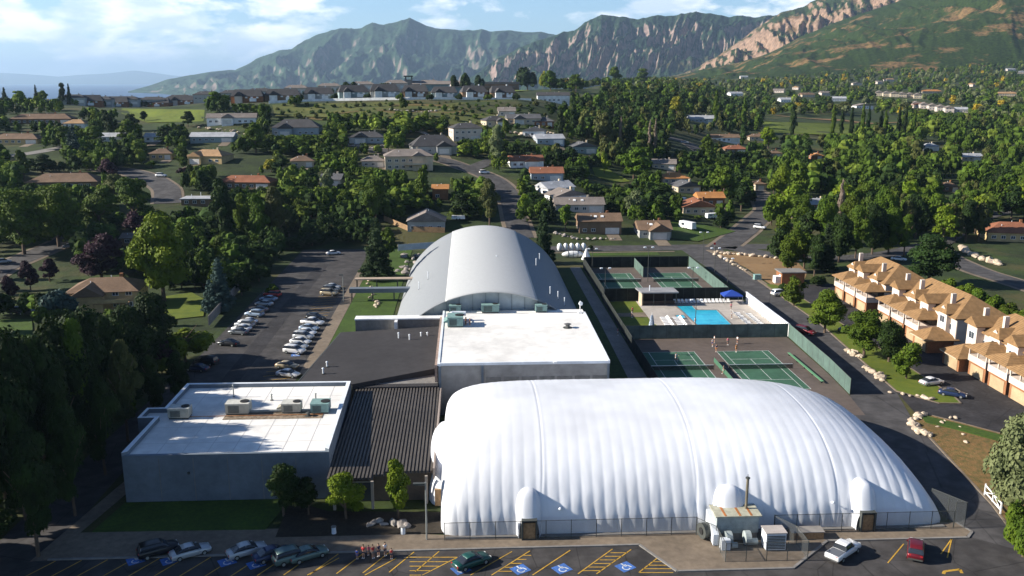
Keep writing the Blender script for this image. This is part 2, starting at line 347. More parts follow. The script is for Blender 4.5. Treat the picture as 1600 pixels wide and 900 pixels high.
structure('lake', MB().add([(-40000, 5600, -60), (-1500, 5600, -60), (-2500, 60000, -60), (-40000, 60000, -60)], [(0, 1, 2, 3)]), lake_m)

# ------------------------------------------------------------------ mountains
from mathutils import noise as mn
def mountain_mat(name, rock, green, dry, sc, rockbias, drybias):
    m = bpy.data.materials.new(name); m.use_nodes = True; nt = m.node_tree; b = nt.nodes['Principled BSDF']; b.inputs['Roughness'].default_value = .95; b.inputs['Specular IOR Level'].default_value = .1
    tc = N(nt, 'ShaderNodeTexCoord'); g = N(nt, 'ShaderNodeNewGeometry'); sp = N(nt, 'ShaderNodeSeparateXYZ'); nt.links.new(g.outputs['Normal'], sp.inputs[0])
    n1 = N(nt, 'ShaderNodeTexNoise'); n1.inputs['Scale'].default_value = sc; n1.inputs['Detail'].default_value = 12; n1.inputs['Roughness'].default_value = .68
    n2 = N(nt, 'ShaderNodeTexNoise'); n2.inputs['Scale'].default_value = sc*.6; n2.inputs['Detail'].default_value = 10; n2.inputs['Roughness'].default_value = .7
    ad = N(nt, 'ShaderNodeVectorMath', operation='ADD'); ad.inputs[1].default_value = (517, 911, 33)
    nt.links.new(tc.outputs['Object'], n1.inputs[0]); nt.links.new(tc.outputs['Object'], ad.inputs[0]); nt.links.new(ad.outputs[0], n2.inputs[0])
    s1 = N(nt, 'ShaderNodeMath', operation='MULTIPLY_ADD'); s1.inputs[1].default_value = -.9; s1.inputs[2].default_value = rockbias; nt.links.new(sp.outputs[2], s1.inputs[0])
    s2 = N(nt, 'ShaderNodeMath', operation='ADD'); nt.links.new(s1.outputs[0], s2.inputs[0]); nt.links.new(n1.outputs[0], s2.inputs[1])
    r1 = N(nt, 'ShaderNodeValToRGB'); r1.color_ramp.elements[0].position = .46; r1.color_ramp.elements[1].position = .56; nt.links.new(s2.outputs[0], r1.inputs[0])
    r2 = N(nt, 'ShaderNodeValToRGB'); r2.color_ramp.elements[0].position = drybias; r2.color_ramp.elements[1].position = drybias+.06; nt.links.new(n2.outputs[0], r2.inputs[0])
    mA = N(nt, 'ShaderNodeMix', data_type='RGBA'); mA.inputs[6].default_value = (*green, 1); mA.inputs[7].default_value = (*dry, 1); nt.links.new(r2.outputs[0], mA.inputs[0])
    n4 = N(nt, 'ShaderNodeTexNoise'); n4.inputs['Scale'].default_value = sc*9; n4.inputs['Detail'].default_value = 8; nt.links.new(tc.outputs['Object'], n4.inputs[0])
    mr = N(nt, 'ShaderNodeMapRange'); mr.inputs[1].default_value = .3; mr.inputs[2].default_value = .7; mr.inputs[3].default_value = .45; mr.inputs[4].default_value = 1.5; nt.links.new(n4.outputs[0], mr.inputs[0])
    mB = N(nt, 'ShaderNodeMix', data_type='RGBA'); mB.inputs[7].default_value = (*rock, 1); nt.links.new(r1.outputs[0], mB.inputs[0]); nt.links.new(mA.outputs[2], mB.inputs[6])
    mC = N(nt, 'ShaderNodeMix', data_type='RGBA', blend_type='MULTIPLY'); mC.inputs[0].default_value = 1; nt.links.new(mB.outputs[2], mC.inputs[6]); nt.links.new(mr.outputs[0], mC.inputs[7])
    nt.links.new(mC.outputs[2], b.inputs['Base Color'])
    bp = N(nt, 'ShaderNodeBump'); bp.inputs['Strength'].default_value = .9; bp.inputs['Distance'].default_value = .35/sc*.12
    nt.links.new(n4.outputs[0], bp.inputs['Height']); nt.links.new(bp.outputs[0], b.inputs['Normal'])
    return m
def mountain(name, outline, D0, D1, zf, m, amp, fu, shear, nu=300, nv=90, seed=0, pw=1.15, fv=3.0, skew=0, taper=False):
    ox = np.array([o[0] for o in outline], float); oy = np.array([o[1] for o in outline], float)
    vs = []; fs = []
    for i in range(nu+1):
        px = ox[0] + (ox[-1]-ox[0])*i/nu; py = float(np.interp(px, ox, oy)); r = ray(px, py); ux = r[0]/r[1]; tp_ = min(1, i/nu/.16) if taper else 1; Df = D1-(D1-D0)*(.12+.88*tp_*tp_*(3-2*tp_))
        zr = CH + r[2]/r[1]*D1
        for j in range(nv+1):
            v = 1.45*j/nv; D = Df + (D1-Df)*v
            foot = zf(ux*D, D) if callable(zf) else zf
            if v <= 1: base = foot + (zr-foot)*v**pw; wgt = min(1, v*2.4)*min(1, (1-v)*3.2+.10)
            else: base = zr + (foot-zr)*((v-1)/.45)**1.3; wgt = .1
            s = i/nu*fu + v*shear
            n = 0; a = 1; f = 1
            for o in range(5):
                t = mn.noise(Vector((s*f*.6+seed*13.1+1.3*mn.noise(Vector((s*.35, v*2.2, seed))), v*fv*f, seed*3.7+o)))
                n += a*(1-2.2*abs(t)); a *= .5; f *= 2.05
            zz = base + amp*wgt*(n-1.15)*min(1, max(.12, (zr-foot)/(amp*3+1)))
            X = ux*D + skew*(v)*0
            vs.append((X, D, zz))
    for i in range(nu):
        for j in range(nv): a = i*(nv+1)+j; fs.append((a, a+nv+1, a+nv+2, a+1))
    return structure(name, MB().add(vs, fs), m, smooth=True)
far_m = mountain_mat('far_mountain', (.15, .12, .10), (.025, .05, .025), (.07, .07, .04), .0014, .60, .58)
mid_m = mountain_mat('middle_mountain', (.22, .16, .135), (.018, .038, .018), (.07, .065, .03), .0035, .62, .60)
rock_m = mountain_mat('rocky_mountain', (.24, .16, .11), (.026, .044, .012), (.16, .10, .05), .006, .74, .52)
hill_m = mountain_mat('scrub_hill', (.20, .13, .07), (.022, .038, .007), (.15, .095, .04), .013, .44, .53)
mountain('distant_mountains', [(-150, 118), (-60, 115), (0, 113), (40, 115), (90, 119), (130, 116), (170, 114), (210, 109), (240, 113), (275, 118), (340, 122), (420, 126)], 36000, 42000, -60, far_m, 60, 14, .2, 80, 14, 9)
mountain('far_mountain', [(200, 143), (232, 134), (262, 124), (290, 118), (330, 111), (368, 109), (400, 92), (435, 77), (455, 76), (480, 60), (500, 51), (535, 43), (565, 43), (582, 35), (600, 39), (625, 33), (641, 28), (660, 35), (680, 44), (720, 47), (760, 46), (800, 48), (850, 50), (900, 58), (980, 70)], 6800, 9800, -60, far_m, 120, 26, -1.6, 380, 80, 1, pw=1.5, taper=True)
mountain('middle_mountain', [(720, 130), (750, 112), (765, 98), (800, 78), (850, 60), (880, 50), (900, 44), (920, 32), (940, 23), (980, 27), (1000, 30), (1020, 25), (1060, 22), (1080, 18), (1110, 20), (1140, 26), (1155, 23), (1180, 26), (1200, 24), (1250, 25), (1320, 30)], 4900, 6300, -20, mid_m, 85, 34, -3.0, 460, 90, 2, pw=1.0)
mountain('rocky_mountain', [(1000, 126), (1060, 117), (1090, 105), (1140, 75), (1180, 45), (1220, 20), (1250, 12), (1275, 0), (1300, -14), (1400, -60), (1500, -110), (1650, -160), (1800, -180)], 3300, 4700, lambda x, y: hgt(x, min(y, 4000))-60 if y < 3500 else 20, rock_m, 70, 34, 3.0, 420, 90, 3, pw=1.05)
mountain('scrub_hill', [(1010, 124), (1060, 118), (1100, 108), (1150, 99), (1200, 84), (1250, 58), (1300, 36), (1350, 20), (1400, 3), (1450, -20), (1520, -55), (1600, -90), (1750, -130), (1900, -150)], 2150, 3500, lambda x, y: hgt(x, 2150)-6, hill_m, 17, 24, 4.2, 420, 90, 4, pw=.95)
# haze: one closed box around everything, the sky outside it
hz = MB().box(-70000, 75000, -3500, 72000, -64, 1350)
hm = bpy.data.materials.new('valley_haze'); hm.use_nodes = True; nt = hm.node_tree; nt.nodes.clear()
pv = N(nt, 'ShaderNodeVolumePrincipled'); pv.inputs['Density'].default_value = 4.2e-5; pv.inputs['Color'].default_value = (.50, .72, 1, 1); pv.inputs['Anisotropy'].default_value = .2
mo = N(nt, 'ShaderNodeOutputMaterial'); nt.links.new(pv.outputs[0], mo.inputs['Volume'])
ho = structure('haze', hz, hm); ho['kind'] = 'stuff'

# ------------------------------------------------------------------ flat sheets of the club site
sheet('front_car_park', [(-58, 60), (68, 60), (69.1, 105), (64, 112), (61.4, 104), (61.4, 97.2), (-52, 97.2), (-58, 97.2)], asphalt_old, .016)
sheet('west_driveway', [(-58, 97.2), (-50.3, 97.2), (-50.3, 140), (-33, 140), (-33, 296), (-55.5, 296), (-55.5, 180), (-58, 120)], asphalt_old, .020)
sheet('repaved_lane', [(-47, 150), (-43.5, 150), (-43.2, 270), (-46.8, 270)], asphalt, .026)
sheet('club_driveway', [(61.4, 97.2), (66.5, 93), (69.1, 105), (73.6, 135.8), (77.3, 149), (81.4, 196), (82, 277), (86, 292), (71, 292), (72.8, 231), (72.5, 188), (69.4, 150), (64, 140), (62, 120)], asphalt_road, .028)
sheet('condo_lot', [(77.3, 149), (86, 143.4), (86.5, 150), (86.5, 235), (104, 236), (104, 90), (150, 90), (150, 80), (100, 80), (96, 112), (86.5, 127), (80, 134.5), (75.6, 139)], asphalt, .024)
kerb = concrete_grey
def kerb_run(name, pts, wd=.3, h=.13, m=kerb, closed=False):
    P = list(pts) + ([pts[0]] if closed else [])
    mb = MB()
    for a, b in zip(P, P[1:]):
        d = Vector((b[0]-a[0], b[1]-a[1])); d.normalize(); n = Vector((-d.y, d.x))*wd/2
        a2 = (a[0]-d.x*.01, a[1]-d.y*.01)
        mb.prism([(a2[0]+n.x, a2[1]+n.y), (b[0]+n.x, b[1]+n.y), (b[0]-n.x, b[1]-n.y), (a2[0]-n.x, a2[1]-n.y)], .0, h)
    return structure(name, mb, m)
def slab(name, poly, h, m, z0=0.0): return structure(name, MB().prism(poly, z0, h), m)
slab('front_sidewalk', [(-50, 97.2), (20.5, 97.2), (23.6, 91.1), (37, 91.1), (43.4, 97.0), (61, 97.0), (62.3, 98.2), (61.6, 100.6), (-3.8, 100.6), (-24, 103.2), (-50, 103.4)], .12, concrete)
kerb_run('front_kerb', [(-50, 97.1), (20.3, 97.1), (23.5, 90.95), (37.1, 90.95), (43.5, 96.9), (61.2, 96.85), (62.5, 98.2), (61.8, 100.6)], .32, .15, concrete_grey)
slab('front_lawn', [(-47.5, 103.5), (-26, 103.0), (-24.5, 111.4), (-46.3, 111.4)], .14, grass)
slab('planting_bed', [(-24.3, 101), (-3.6, 101), (-3.6, 106.5), (-18.8, 107.5), (-24.4, 111)], .16, mat('bark_mulch', (.035, .028, .02), .95, (3, .3)))
sheet('dirt_walk', [(-52, 96.8), (-50, 97), (-46.6, 118), (-49, 118)], concrete, .034)
slab('west_lawn', [(-30.2, 168), (-18.2, 168), (-19, 296), (-30.2, 296)], .10, grass)
slab('west_sidewalk', [(-33, 164), (-30.2, 164), (-30.2, 262), (-33, 262)], .13, concrete)
slab('dark_side_yard', [(23.6, 150), (34.2, 150), (34.2, 262), (25.8, 262), (25.8, 178), (23.6, 178)], .04, mat('shaded_turf', (.035, .06, .012), .9, (1, .3)))  # turf darker than the lawn, the yard's shade put into its colour
sheet('side_path', [(29.8, 150), (33.6, 150), (33.6, 262), (30.4, 262), (30.4, 200)], concrete_grey, .05)
slab('court_surround', [(33.8, 138), (66.6, 138), (68.0, 148), (69.0, 160), (69.8, 184.8), (33.8, 184.8)], .03, court_brown)
slab('upper_court_surround', [(34.4, 219.2), (66.6, 219.2), (66.6, 261), (34.4, 261)], .03, court_brown)
slab('pool_lawn', [(34.2, 185), (45.5, 185), (42.5, 199), (42.5, 218.6), (34.4, 218.6)], .06, grass_y)
sheet('stone_path', [(34.6, 204), (42.6, 203), (44, 208), (42, 207.5), (34.6, 207)], concrete, .075)
# pool with its deck built round the basin
PL = [(52.6, 187.6), (60.6, 187.6), (61.0, 209), (56, 209.4), (56, 213.5), (51.6, 213.5), (52, 207)]
dk = MB()
dk.prism([(45.5, 185.1), (70, 185.1), (70, 187.6), (45, 187.6)], 0, .08)
dk.prism([(45, 187.6), (52.6, 187.6), (52, 207), (51.6, 213.5), (42.6, 213.5), (42.6, 199)], 0, .08)
dk.prism([(60.6, 187.6), (70, 187.6), (70.2, 213.5), (56, 213.5), (56, 209.4), (61, 209)], 0, .08)
dk.prism([(42.6, 213.5), (70.2, 213.5), (70.2, 218.8), (42.6, 218.8)], 0, .08)
structure('pool_deck', dk, pool_deck)
pw = mat('pool_water', (.05, .50, .66), .12, (.5, .12, (.03, .38, .58), 3), spec=.5, bump=(2.2, .25, .08))
sheet('pool_water', PL, pw, .03)
kerb_run('pool_coping', PL, .45, .11, concrete_grey, closed=True)
sheet('hot_tub_water', [(49.2, 201.6), (51.4, 201.6), (51.6, 204.4), (49.4, 204.4)], pw, .095)
kerb_run('hot_tub_coping', [(49.2, 201.6), (51.4, 201.6), (51.6, 204.4), (49.4, 204.4)], .3, .13, concrete_grey, closed=True)
# islands by the condos
slab('road_verge', [(77.6, 149.4), (82, 143.0), (85.6, 142.6), (86.3, 146), (86.3, 231), (84.5, 236), (82.2, 236), (81.6, 196)], .12, grass_y)
kerb_run('verge_kerb', [(86.4, 231), (86.4, 146), (85.7, 142.5), (82, 142.8), (77.4, 149.3), (81.45, 196), (82.1, 277)], .3, .16, concrete)
slab('corner_bank', [(73.8, 136), (76, 138.8), (80, 134.3), (86.3, 126.8), (95.5, 112), (99, 80), (66, 80), (66.6, 93.5), (69.3, 105)], .12, mat('rusty_weeds', (.22, .12, .045), .95, (1.1, .3, (.10, .085, .025), 10), bump=(4, .9, .15)))
slab('corner_bank_turf', [(75.8, 137.6), (80, 133.2), (86.0, 126.2), (94.6, 112), (92, 112), (84, 124), (78.5, 130.5), (75.0, 134)], .20, grass)
kerb_run('bank_kerb', [(66.6, 84), (66.5, 93.5), (69.2, 105), (73.7, 136), (76, 138.9), (80.1, 134.4), (86.4, 126.9), (95.6, 112)], .3, .16, concrete)
cl = wpts([(1108, 392), (1165, 396), (1240, 404), (1262, 425), (1250, 452), (1215, 452), (1165, 418)])
sheet('bare_corner_plot', cl, soil, .035)
kerb_run('corner_walk', wpts([(1106, 391), (1140, 406), (1178, 432), (1212, 456)]), 1.4, .10, concrete)
kerb_run('corner_kerb', wpts([(1106, 391), (1165, 395), (1245, 403)]), .6, .12, concrete)
# streets
def road(name, pts, wd, m=asphalt_road, dz=.14, walk=0):
    W = wpts(pts); structure(name, ribbon_mb(W, wd, dz), m)
    if walk: structure('sidewalk', ribbon_mb(W, wd+2*walk, dz-.07, nx=6), concrete)
    return W
structure('cross_street', ribbon_mb([(20, 292), (60, 292.5), (95, 294), (118, 292)], 9.5, .05), asphalt_road)
structure('cross_street_walk', ribbon_mb([(22, 285.2), (68, 285.8)], 1.3, .09), concrete)
sheet('street_verge', [(34.8, 280), (62, 280.4), (62, 285), (34.8, 284.4)], grass, .06)
road('north_street', [(1128, 388), (1165, 360), (1200, 328), (1192, 312), (1168, 290), (1130, 262), (1098, 240), (1072, 222), (1030, 212)], 9, walk=1.4)
road('east_street', [(1140, 386), (1195, 398), (1262, 404), (1330, 404), (1400, 396), (1466, 380), (1520, 345), (1600, 318), (1680, 300)], 8.5)
road('condo_street', [(1460, 384), (1478, 402), (1530, 425), (1600, 446), (1700, 480)], 8, walk=1.2)
road('hill_street', [(815, 372), (806, 345), (800, 318), (790, 296), (772, 280), (745, 268), (700, 252), (650, 242), (600, 236), (540, 232), (470, 228), (400, 222)], 8.5, walk=1.5)
road('hill_street_branch', [(735, 264), (770, 250), (820, 246)], 8, dz=.17)
road('west_street', [(-60, 455), (0, 420), (60, 395), (110, 372), (150, 352), (175, 345)], 9, m=asphalt_road, walk=1.4)
road('west_court_street', [(150, 262), (200, 268), (235, 278), (262, 296), (262, 318)], 10, m=asphalt_road, walk=1.2)
road('upper_west_street', [(-40, 250), (0, 246), (60, 238), (95, 231), (130, 226)], 7, m=concrete_grey)
road('valley_road', [(1090, 170), (1150, 176), (1240, 184), (1320, 189), (1400, 192), (1440, 190)], 9, m=soil, dz=.6)
road('ridge_road', [(905, 128), (930, 138), (960, 147)], 7, dz=.4)
for nm, pl, m in [('terraced_slope', [(425, 164), (640, 159), (850, 162), (800, 184), (735, 196), (640, 192), (540, 184), (430, 182)], mat('slope_grass', (.115, .115, .022), .9, (.12, .35, (.055, .075, .015), 10), bump=(2, .7, .3))), ('plateau_lawn', [(190, 170), (320, 172), (318, 190), (230, 192), (190, 178)], grass_y), ('school_lawn', [(740, 138), (775, 128), (832, 126), (835, 138), (790, 144)], grass_y),
                  ('pasture', [(1190, 190), (1400, 196), (1405, 214), (1195, 208)], grass_y), ('garden_lawn', [(925, 262), (945, 262), (985, 284), (960, 286), (930, 276)], grass_y),
                  ('corner_garden', [(1040, 345), (1100, 352), (1150, 362), (1090, 378), (1045, 372)], grass), ('hill_meadow', [(640, 194), (668, 188), (700, 192), (704, 202), (660, 207), (636, 202)], mulch),
                  ('backyard_lawn', [(230, 468), (300, 458), (322, 470), (318, 495), (270, 500), (200, 505)], grass_y), ('side_garden', [(-60, 500), (50, 500), (52, 528), (-60, 535)], grass), ('excavated_yard', [(480, 325), (570, 325), (575, 355), (500, 362), (470, 350)], soil)]:
    W = wpts(pl); cx = sum(a for a, b in W)/len(W); cy_ = sum(b for a, b in W)/len(W)
    vs = []; fs = []; K = 8; n = len(W)
    for k in range(K+1):
        for a, b in W: x = cx+(a-cx)*k/K; y = cy_+(b-cy_)*k/K; vs.append((x, y, hgt(x, y)+.22))
    Wd = []
    for i in range(n):
        for k in range(K): fs.append((k*n+i, (k+1)*n+i, (k+1)*n+(i+1) % n, k*n+(i+1) % n) if k else (0, n+i, n+(i+1) % n))
    structure(nm, MB().add(vs, fs), m)
for P_, w_ in [([(592, 172), (625, 178), (660, 174), (700, 178), (728, 174)], 4.5), ([(548, 186), (590, 182), (625, 188), (650, 184)], 3.5), ([(500, 172), (530, 178), (560, 174)], 3), ([(690, 200), (715, 196), (745, 204)], 4), ([(610, 166), (650, 164), (700, 166)], 5), ([(470, 182), (500, 188), (530, 186)], 3)]:
    structure('hillside_terrace', ribbon_mb(wpts(P_), w_, .25, step=2), mulch)
# painted markings
mk = MB()
def stripe(mb, a, b, wd=.14, z=.034):
    d = Vector((b[0]-a[0], b[1]-a[1])).normalized(); n = Vector((-d.y, d.x))*wd/2
    q = [(a[0]+n.x, a[1]+n.y, z), (a[0]-n.x, a[1]-n.y, z), (b[0]-n.x, b[1]-n.y, z), (b[0]+n.x, b[1]+n.y, z)]
    mb.add(q, [(0, 1, 2, 3)])
for px0, py0, px1, py1 in [(660, 899, 715, 871), (735, 899, 800, 862), (768, 899, 828, 861), (832, 899, 891, 860), (903, 897, 957, 858), (932, 897, 986, 859), (998, 895, 1035, 866), (998, 895, 1052, 895),
                           (570, 899, 620, 872), (480, 899, 530, 872), (1387, 880, 1412, 850), (1470, 866, 1487, 842), (1487, 842, 1480, 872)]:
    stripe(mk, G0(px0, py0), G0(px1, py1))
for k in range(5): stripe(mk, G0(778+k*10, 893-k*6.2), G0(800+k*7.5, 893-k*6.2))
for k in range(6): stripe(mk, G0(911+k*8.6, 892-k*5.6), G0(940+k*8.2, 892-k*5.6))
for k in range(4): stripe(mk, G0(1004+k*7.5, 889-k*5.5), G0(1049-k*1.5, 889-k*5.5))
for k in range(5): stripe(mk, G0(640, 871+k*7), G0(714-k*14, 871+k*7))
for i in range(16): x = -49+i*3.0; stripe(mk, (x-2.6, 92.4), (x, 96.8))
for k in range(14):
    y = 143+k*2.75; 
    if y < 168: stripe(mk, (-39.6, y-1.6), (-34.2, y))
    if 236 < y+66 < 300 or True:
        yy = 206+k*2.6; stripe(mk, (-39.6, yy-1.6), (-34.2, yy))
stripe(mk, G0(1128, 380), G0(1176, 350), .3, .2)
for a, b in [((1476, 893), (1500, 890)), ((1500, 890), (1503, 896)), ((1476, 893), (1474, 897))]: stripe(mk, G0(*a), G0(*b), .35)
structure('painted_lines', mk, yellow)
def ada(mb, mw, x, y, s=1.0, rot=.55):
    c, sn = math.cos(rot), math.sin(rot)
    T = lambda a, b: (x+(a*c-b*sn)*s, y+(a*sn+b*c)*s)
    mb.add([(*T(a, b), .036) for a, b in ((-1, -.9), (1, -.9), (1, .9), (-1, .9))], [(0, 1, 2, 3)])
    pts = [(.05, .62), (.05, .1), (.45, .1), (.62, -.45)]
    for p, q in zip(pts, pts[1:]): stripe(mw, T(*p), T(*q), .17*s, .04)
    stripe(mw, T(.05, .35), T(.38, .35), .13*s, .04)
    ar = [(-.05+.45*math.cos(t), -.22+.45*math.sin(t)) for t in [1.9+i*.45 for i in range(9)]]
    for p, q in zip(ar, ar[1:]): stripe(mw, T(*p), T(*q), .14*s, .04)
    mw.add([(*T(.05+.12*math.cos(t), .75+.12*math.sin(t)), .041) for t in [i*math.pi/4 for i in range(8)]], [tuple(range(8))])
bm_, wm_ = MB(), MB()
for p in [(720, 890), (813, 890), (878, 889), (977, 886), (212, 876), (265, 876), (355, 878), (400, 882)]: ada(bm_, wm_, *G0(*p), .95)
ada(bm_, wm_, *G0(462, 555), .9, .1)
structure('blue_stall_paint', bm_, blue_paint); structure('wheelchair_marks', wm_, white_line)
# tennis courts
def court(x0, y0):
    w_, l_ = 10.97, 23.77
    structure('tennis_court', MB().add([(x0-.0, y0, .036), (x0+w_, y0, .036), (x0+w_, y0+l_, .036), (x0, y0+l_, .036)], [(0, 1, 2, 3)]), court_green)
    mb = MB(); z = .042; t = .09
    for x in (x0, x0+w_, x0+1.37, x0+w_-1.37): stripe(mb, (x, y0), (x, y0+l_), t, z)
    for y in (y0, y0+l_): stripe(mb, (x0, y), (x0+w_, y), t, z+.001)
    for y in (y0+5.49, y0+l_-5.49): stripe(mb, (x0+1.37, y), (x0+w_-1.37, y), t, z+.001)
    stripe(mb, (x0+w_/2, y0+5.49), (x0+w_/2, y0+l_-5.49), t, z+.002)
    structure('court_lines', mb, white_line)
netm = bpy.data.materials.new('net_mesh'); netm.use_nodes = True; _n = netm.node_tree
_t = N(_n, 'ShaderNodeBsdfTransparent'); _m = N(_n, 'ShaderNodeMixShader'); _m.inputs[0].default_value = .55; _n.nodes['Principled BSDF'].inputs['Base Color'].default_value = (.02, .02, .02, 1)
_n.links.new(_t.outputs[0], _m.inputs[1]); _n.links.new(_n.nodes['Principled BSDF'].outputs[0], _m.inputs[2]); _n.links.new(_m.outputs[0], _n.nodes['Material Output'].inputs[0])
def net(x0, y0, label):
    t = thing('tennis_net', label, 'net', (x0+5.485, y0+11.885, .03), group='tennis nets')
    obj('mesh_panel', MB().box(-6.3, 6.3, -.02, .02, .05, .93), netm, t)
    obj('top_band', MB().box(-6.3, 6.3, -.035, .035, .93, 1.02), white, t)
    for x in (-6.4, 6.4): obj('post', MB().tube((x, 0, 0), (x, 0, 1.08), .06), dark_steel, t)
for x0, y0, lb in [(35.7, 151.3, 'net across the shaded lower court nearest the club building'), (51.4, 151.3, 'net across the sunny lower court beside the green bench'), (36.3, 229, 'net across the far court beside the arched hall'), (52.6, 229, 'net across the far court nearest the driveway')]:
    court(x0, y0); net(x0, y0, lb)
# ------------------------------------------------------------------ club buildings
lb = thing('office_building', 'low white roofed block with pale grey walls and rooftop units, left of the ribbed roof', 'building', (-32.5, 125, 0))
def LB(pl): return [(x+32.5, y-125) for x, y in pl]
outl = [(-46.2, 111.5), (-19, 111.5), (-19.6, 139), (-46, 139.2), (-46, 128.2), (-48.6, 128.2), (-48.6, 124.2), (-46.1, 124.2)]
obj('wall', MB().prism(LB(outl), 0, 6.45), block_wall, lb)
inner = [(-45.6, 112), (-19.6, 112), (-20.2, 138.5), (-45.5, 138.7), (-45.5, 127.8), (-48.2, 127.8), (-48.2, 124.6), (-45.6, 124.6)]
rf = obj('roof', MB().prism(LB(inner), 6.46, 6.52), membrane, lb)
pm = MB()
for i in range(len(outl)):
    if i == 0: hh = 6.75
    else: hh = 7.15
    a, b, c, d = outl[i], outl[(i+1) % 8], inner[(i+1) % 8], inner[i]
    pm.prism(LB([a, b, c, d]), 6.46, hh)
obj('parapet', pm, block_wall, lb)
pc = MB()
for i in range(1, 8):
    a, b = outl[i], outl[(i+1) % 8]; c, d = inner[(i+1) % 8], inner[i]
    pc.prism(LB([a, b, c, d]), 7.16, 7.22)
obj('parapet_cap', pc, parapet, lb)
for x in (-9, -4.5, 0, 4.5, 9): obj('wall_joint', MB().box(x, x+.07, -13.53, -13.50, .1, 6.3), concrete_grey, lb)
obj('roof_seam', (lambda m: [m.box(x-.06, x+.06, -12.8, 13.4, 6.525, 6.54) for x in (-9.5, -6.2, -2.9, .4, 3.7, 7.0, 10.3)] and [m.box(-12.9, 12.2, y-.06, y+.06, 6.527, 6.543) for y in (-9, -3.2, 3, 9)] and m)(MB()), mat('roof_seam', (.62, .60, .57), .8), rf)
obj('wall_light', MB().box(-5.3, -5.0, -13.7, -13.5, 4, 4.3), dark_steel, lb)
def rooftop_unit(x, y, z, label, w=2.6, d=1.8, h=1.3, m=beige_unit, hooded=False, grp='rooftop units on the white roofs'):
    t = thing('rooftop_unit', label, 'air unit', (x, y, z), group=grp)
    cs = MB().box(-w/2, w/2, -d/2, d/2, .25, h); b = obj('casing', cs, m, t)
    obj('base_frame', MB().box(-w/2+.1, w/2-.1, -d/2+.1, d/2-.1, 0, .248), dark_steel, t)
    obj('lid', MB().box(-w/2-.05, w/2+.05, -d/2-.05, d/2+.05, h+.001, h+.09), mat('unit_lid', (.55, .54, .48), .6, (2, .1)) if m is beige_unit else m, t)
    fn = obj('fan', MB().tube((w*.28, 0, h+.092), (w*.28, 0, h+.20), min(w, d)*.3, n=14), black, t)
    obj('vent_grille', (lambda q: [q.box(-w*.38, w*.1, -d/2-.03, -d/2-.002, .4+k*.16, .49+k*.16) for k in range(int((h-.5)/.16))] and q)(MB()), dark_steel, t)
    if hooded: obj('hood', MB().prism([(-w/2-.75, -d*.4), (-w/2-.002, -d*.4), (-w/2-.002, d*.4), (-w/2-.75, d*.4)], h*.45, lambda a, b: h*.55 + (a+w/2+.75)*.5), m, t)
    return t
rooftop_unit(-43.0, 125.9, 6.52, 'beige box unit beside the roof notch, westernmost on the low white roof', 3.0, 2.0, 1.6)
rooftop_unit(-34.8, 127.3, 6.52, 'large beige twin unit in the middle of the low white roof', 3.4, 2.2, 1.7)
rooftop_unit(-26.9, 127.4, 6.52, 'beige unit with hood left of the teal unit on the low white roof', 2.8, 2.0, 1.5, hooded=True)
rooftop_unit(-22.6, 127.3, 6.52, 'teal green unit by the east parapet of the low white roof', 2.7, 2.4, 1.5, m=teal)
dct = thing('roof_duct_run', 'low grey pipe and duct run lying between the rooftop units', 'duct', (-30, 126, 6.53))
obj('duct', MB().box(-3.2, 6.5, .9, 1.3, .12, .4), steel, dct); obj('gas_pipe', MB().tube((-12, -.3, .12), (8, -.3, .12), .05), rust, dct)
obj('walk_pad', MB().box(-6.5, 8, -1.6, 1.2, .0, .05), mat('worn_pads', (.22, .17, .12), .9, (1.4, .5)), dct)
def pipe_vent(x, y, z, label, h=.9, r=.12, m=steel, grp='pipe vents on the roofs'):
    t = thing('pipe_vent', label, 'vent', (x, y, z), group=grp)
    obj('pipe', MB().tube((0, 0, 0), (0, 0, h), r), m, t); obj('cap', MB().tube((0, 0, h+.04), (0, 0, h+.2), r*1.8, r*.6), m, t)
    obj('flashing', MB().tube((0, 0, 0), (0, 0, .07), r*2.2), dark_steel, t)
pipe_vent(-37.3, 134.2, 6.52, 'tall thin pipe standing at the back of the low white roof', 1.9, .09)
pipe_vent(-31.0, 132.4, 6.52, 'short double vent behind the twin unit on the low white roof')
pipe_vent(-24.2, 132.4, 6.52, 'short double vent behind the teal unit on the low white roof')
pipe_vent(-24.1, 125.3, 6.52, 'squat dark vent in front of the teal unit', .5, .25, dark_steel)
# ribbed entrance roof
rb = thing('entrance_hall', 'entrance wing with dark ribbed sheet roof between the low white block and the air dome', 'building', (-12, 124, 0))
obj('wall', MB().box(-6.5, 6.6, -13.5, 15.5, 0, 3.9), mat('brown_wall', (.10, .08, .065), .9, (2, .1)), rb)
rm = MB(); n = 28
for k in range(n):
    x0 = -6.9 + 13.9*k/n; wd = 13.9/n
    y0, y1 = -15.6, 16.0
    if x0 < 0.2: y0 = -15.9 if x0 < -1 else -15.0
    else: y0 = -14.2
    def zz(x, y): return 4.15 + (y+17)*.032
    rm.prism([(x0, y0), (x0+wd*.55, y0), (x0+wd*.55, y1), (x0, y1)], lambda x, y: zz(x, y)-.05, lambda x, y: zz(x, y)+.30)
    rm.prism([(x0+wd*.551, y0+.02), (x0+wd*.999, y0+.02), (x0+wd*.999, y1-.02), (x0+wd*.551, y1-.02)], lambda x, y: zz(x, y)-.05, lambda x, y: zz(x, y)+.02)
obj('roof', rm, mat('bronze_sheet', (.085, .074, .064), .55, (.6, .14, None, 8)), rb)
obj('fascia', MB().box(6.9, 7.15, -15.4, 16, 3.9, 5.4), mat('pinkish_fascia', (.30, .25, .22), .8), rb)
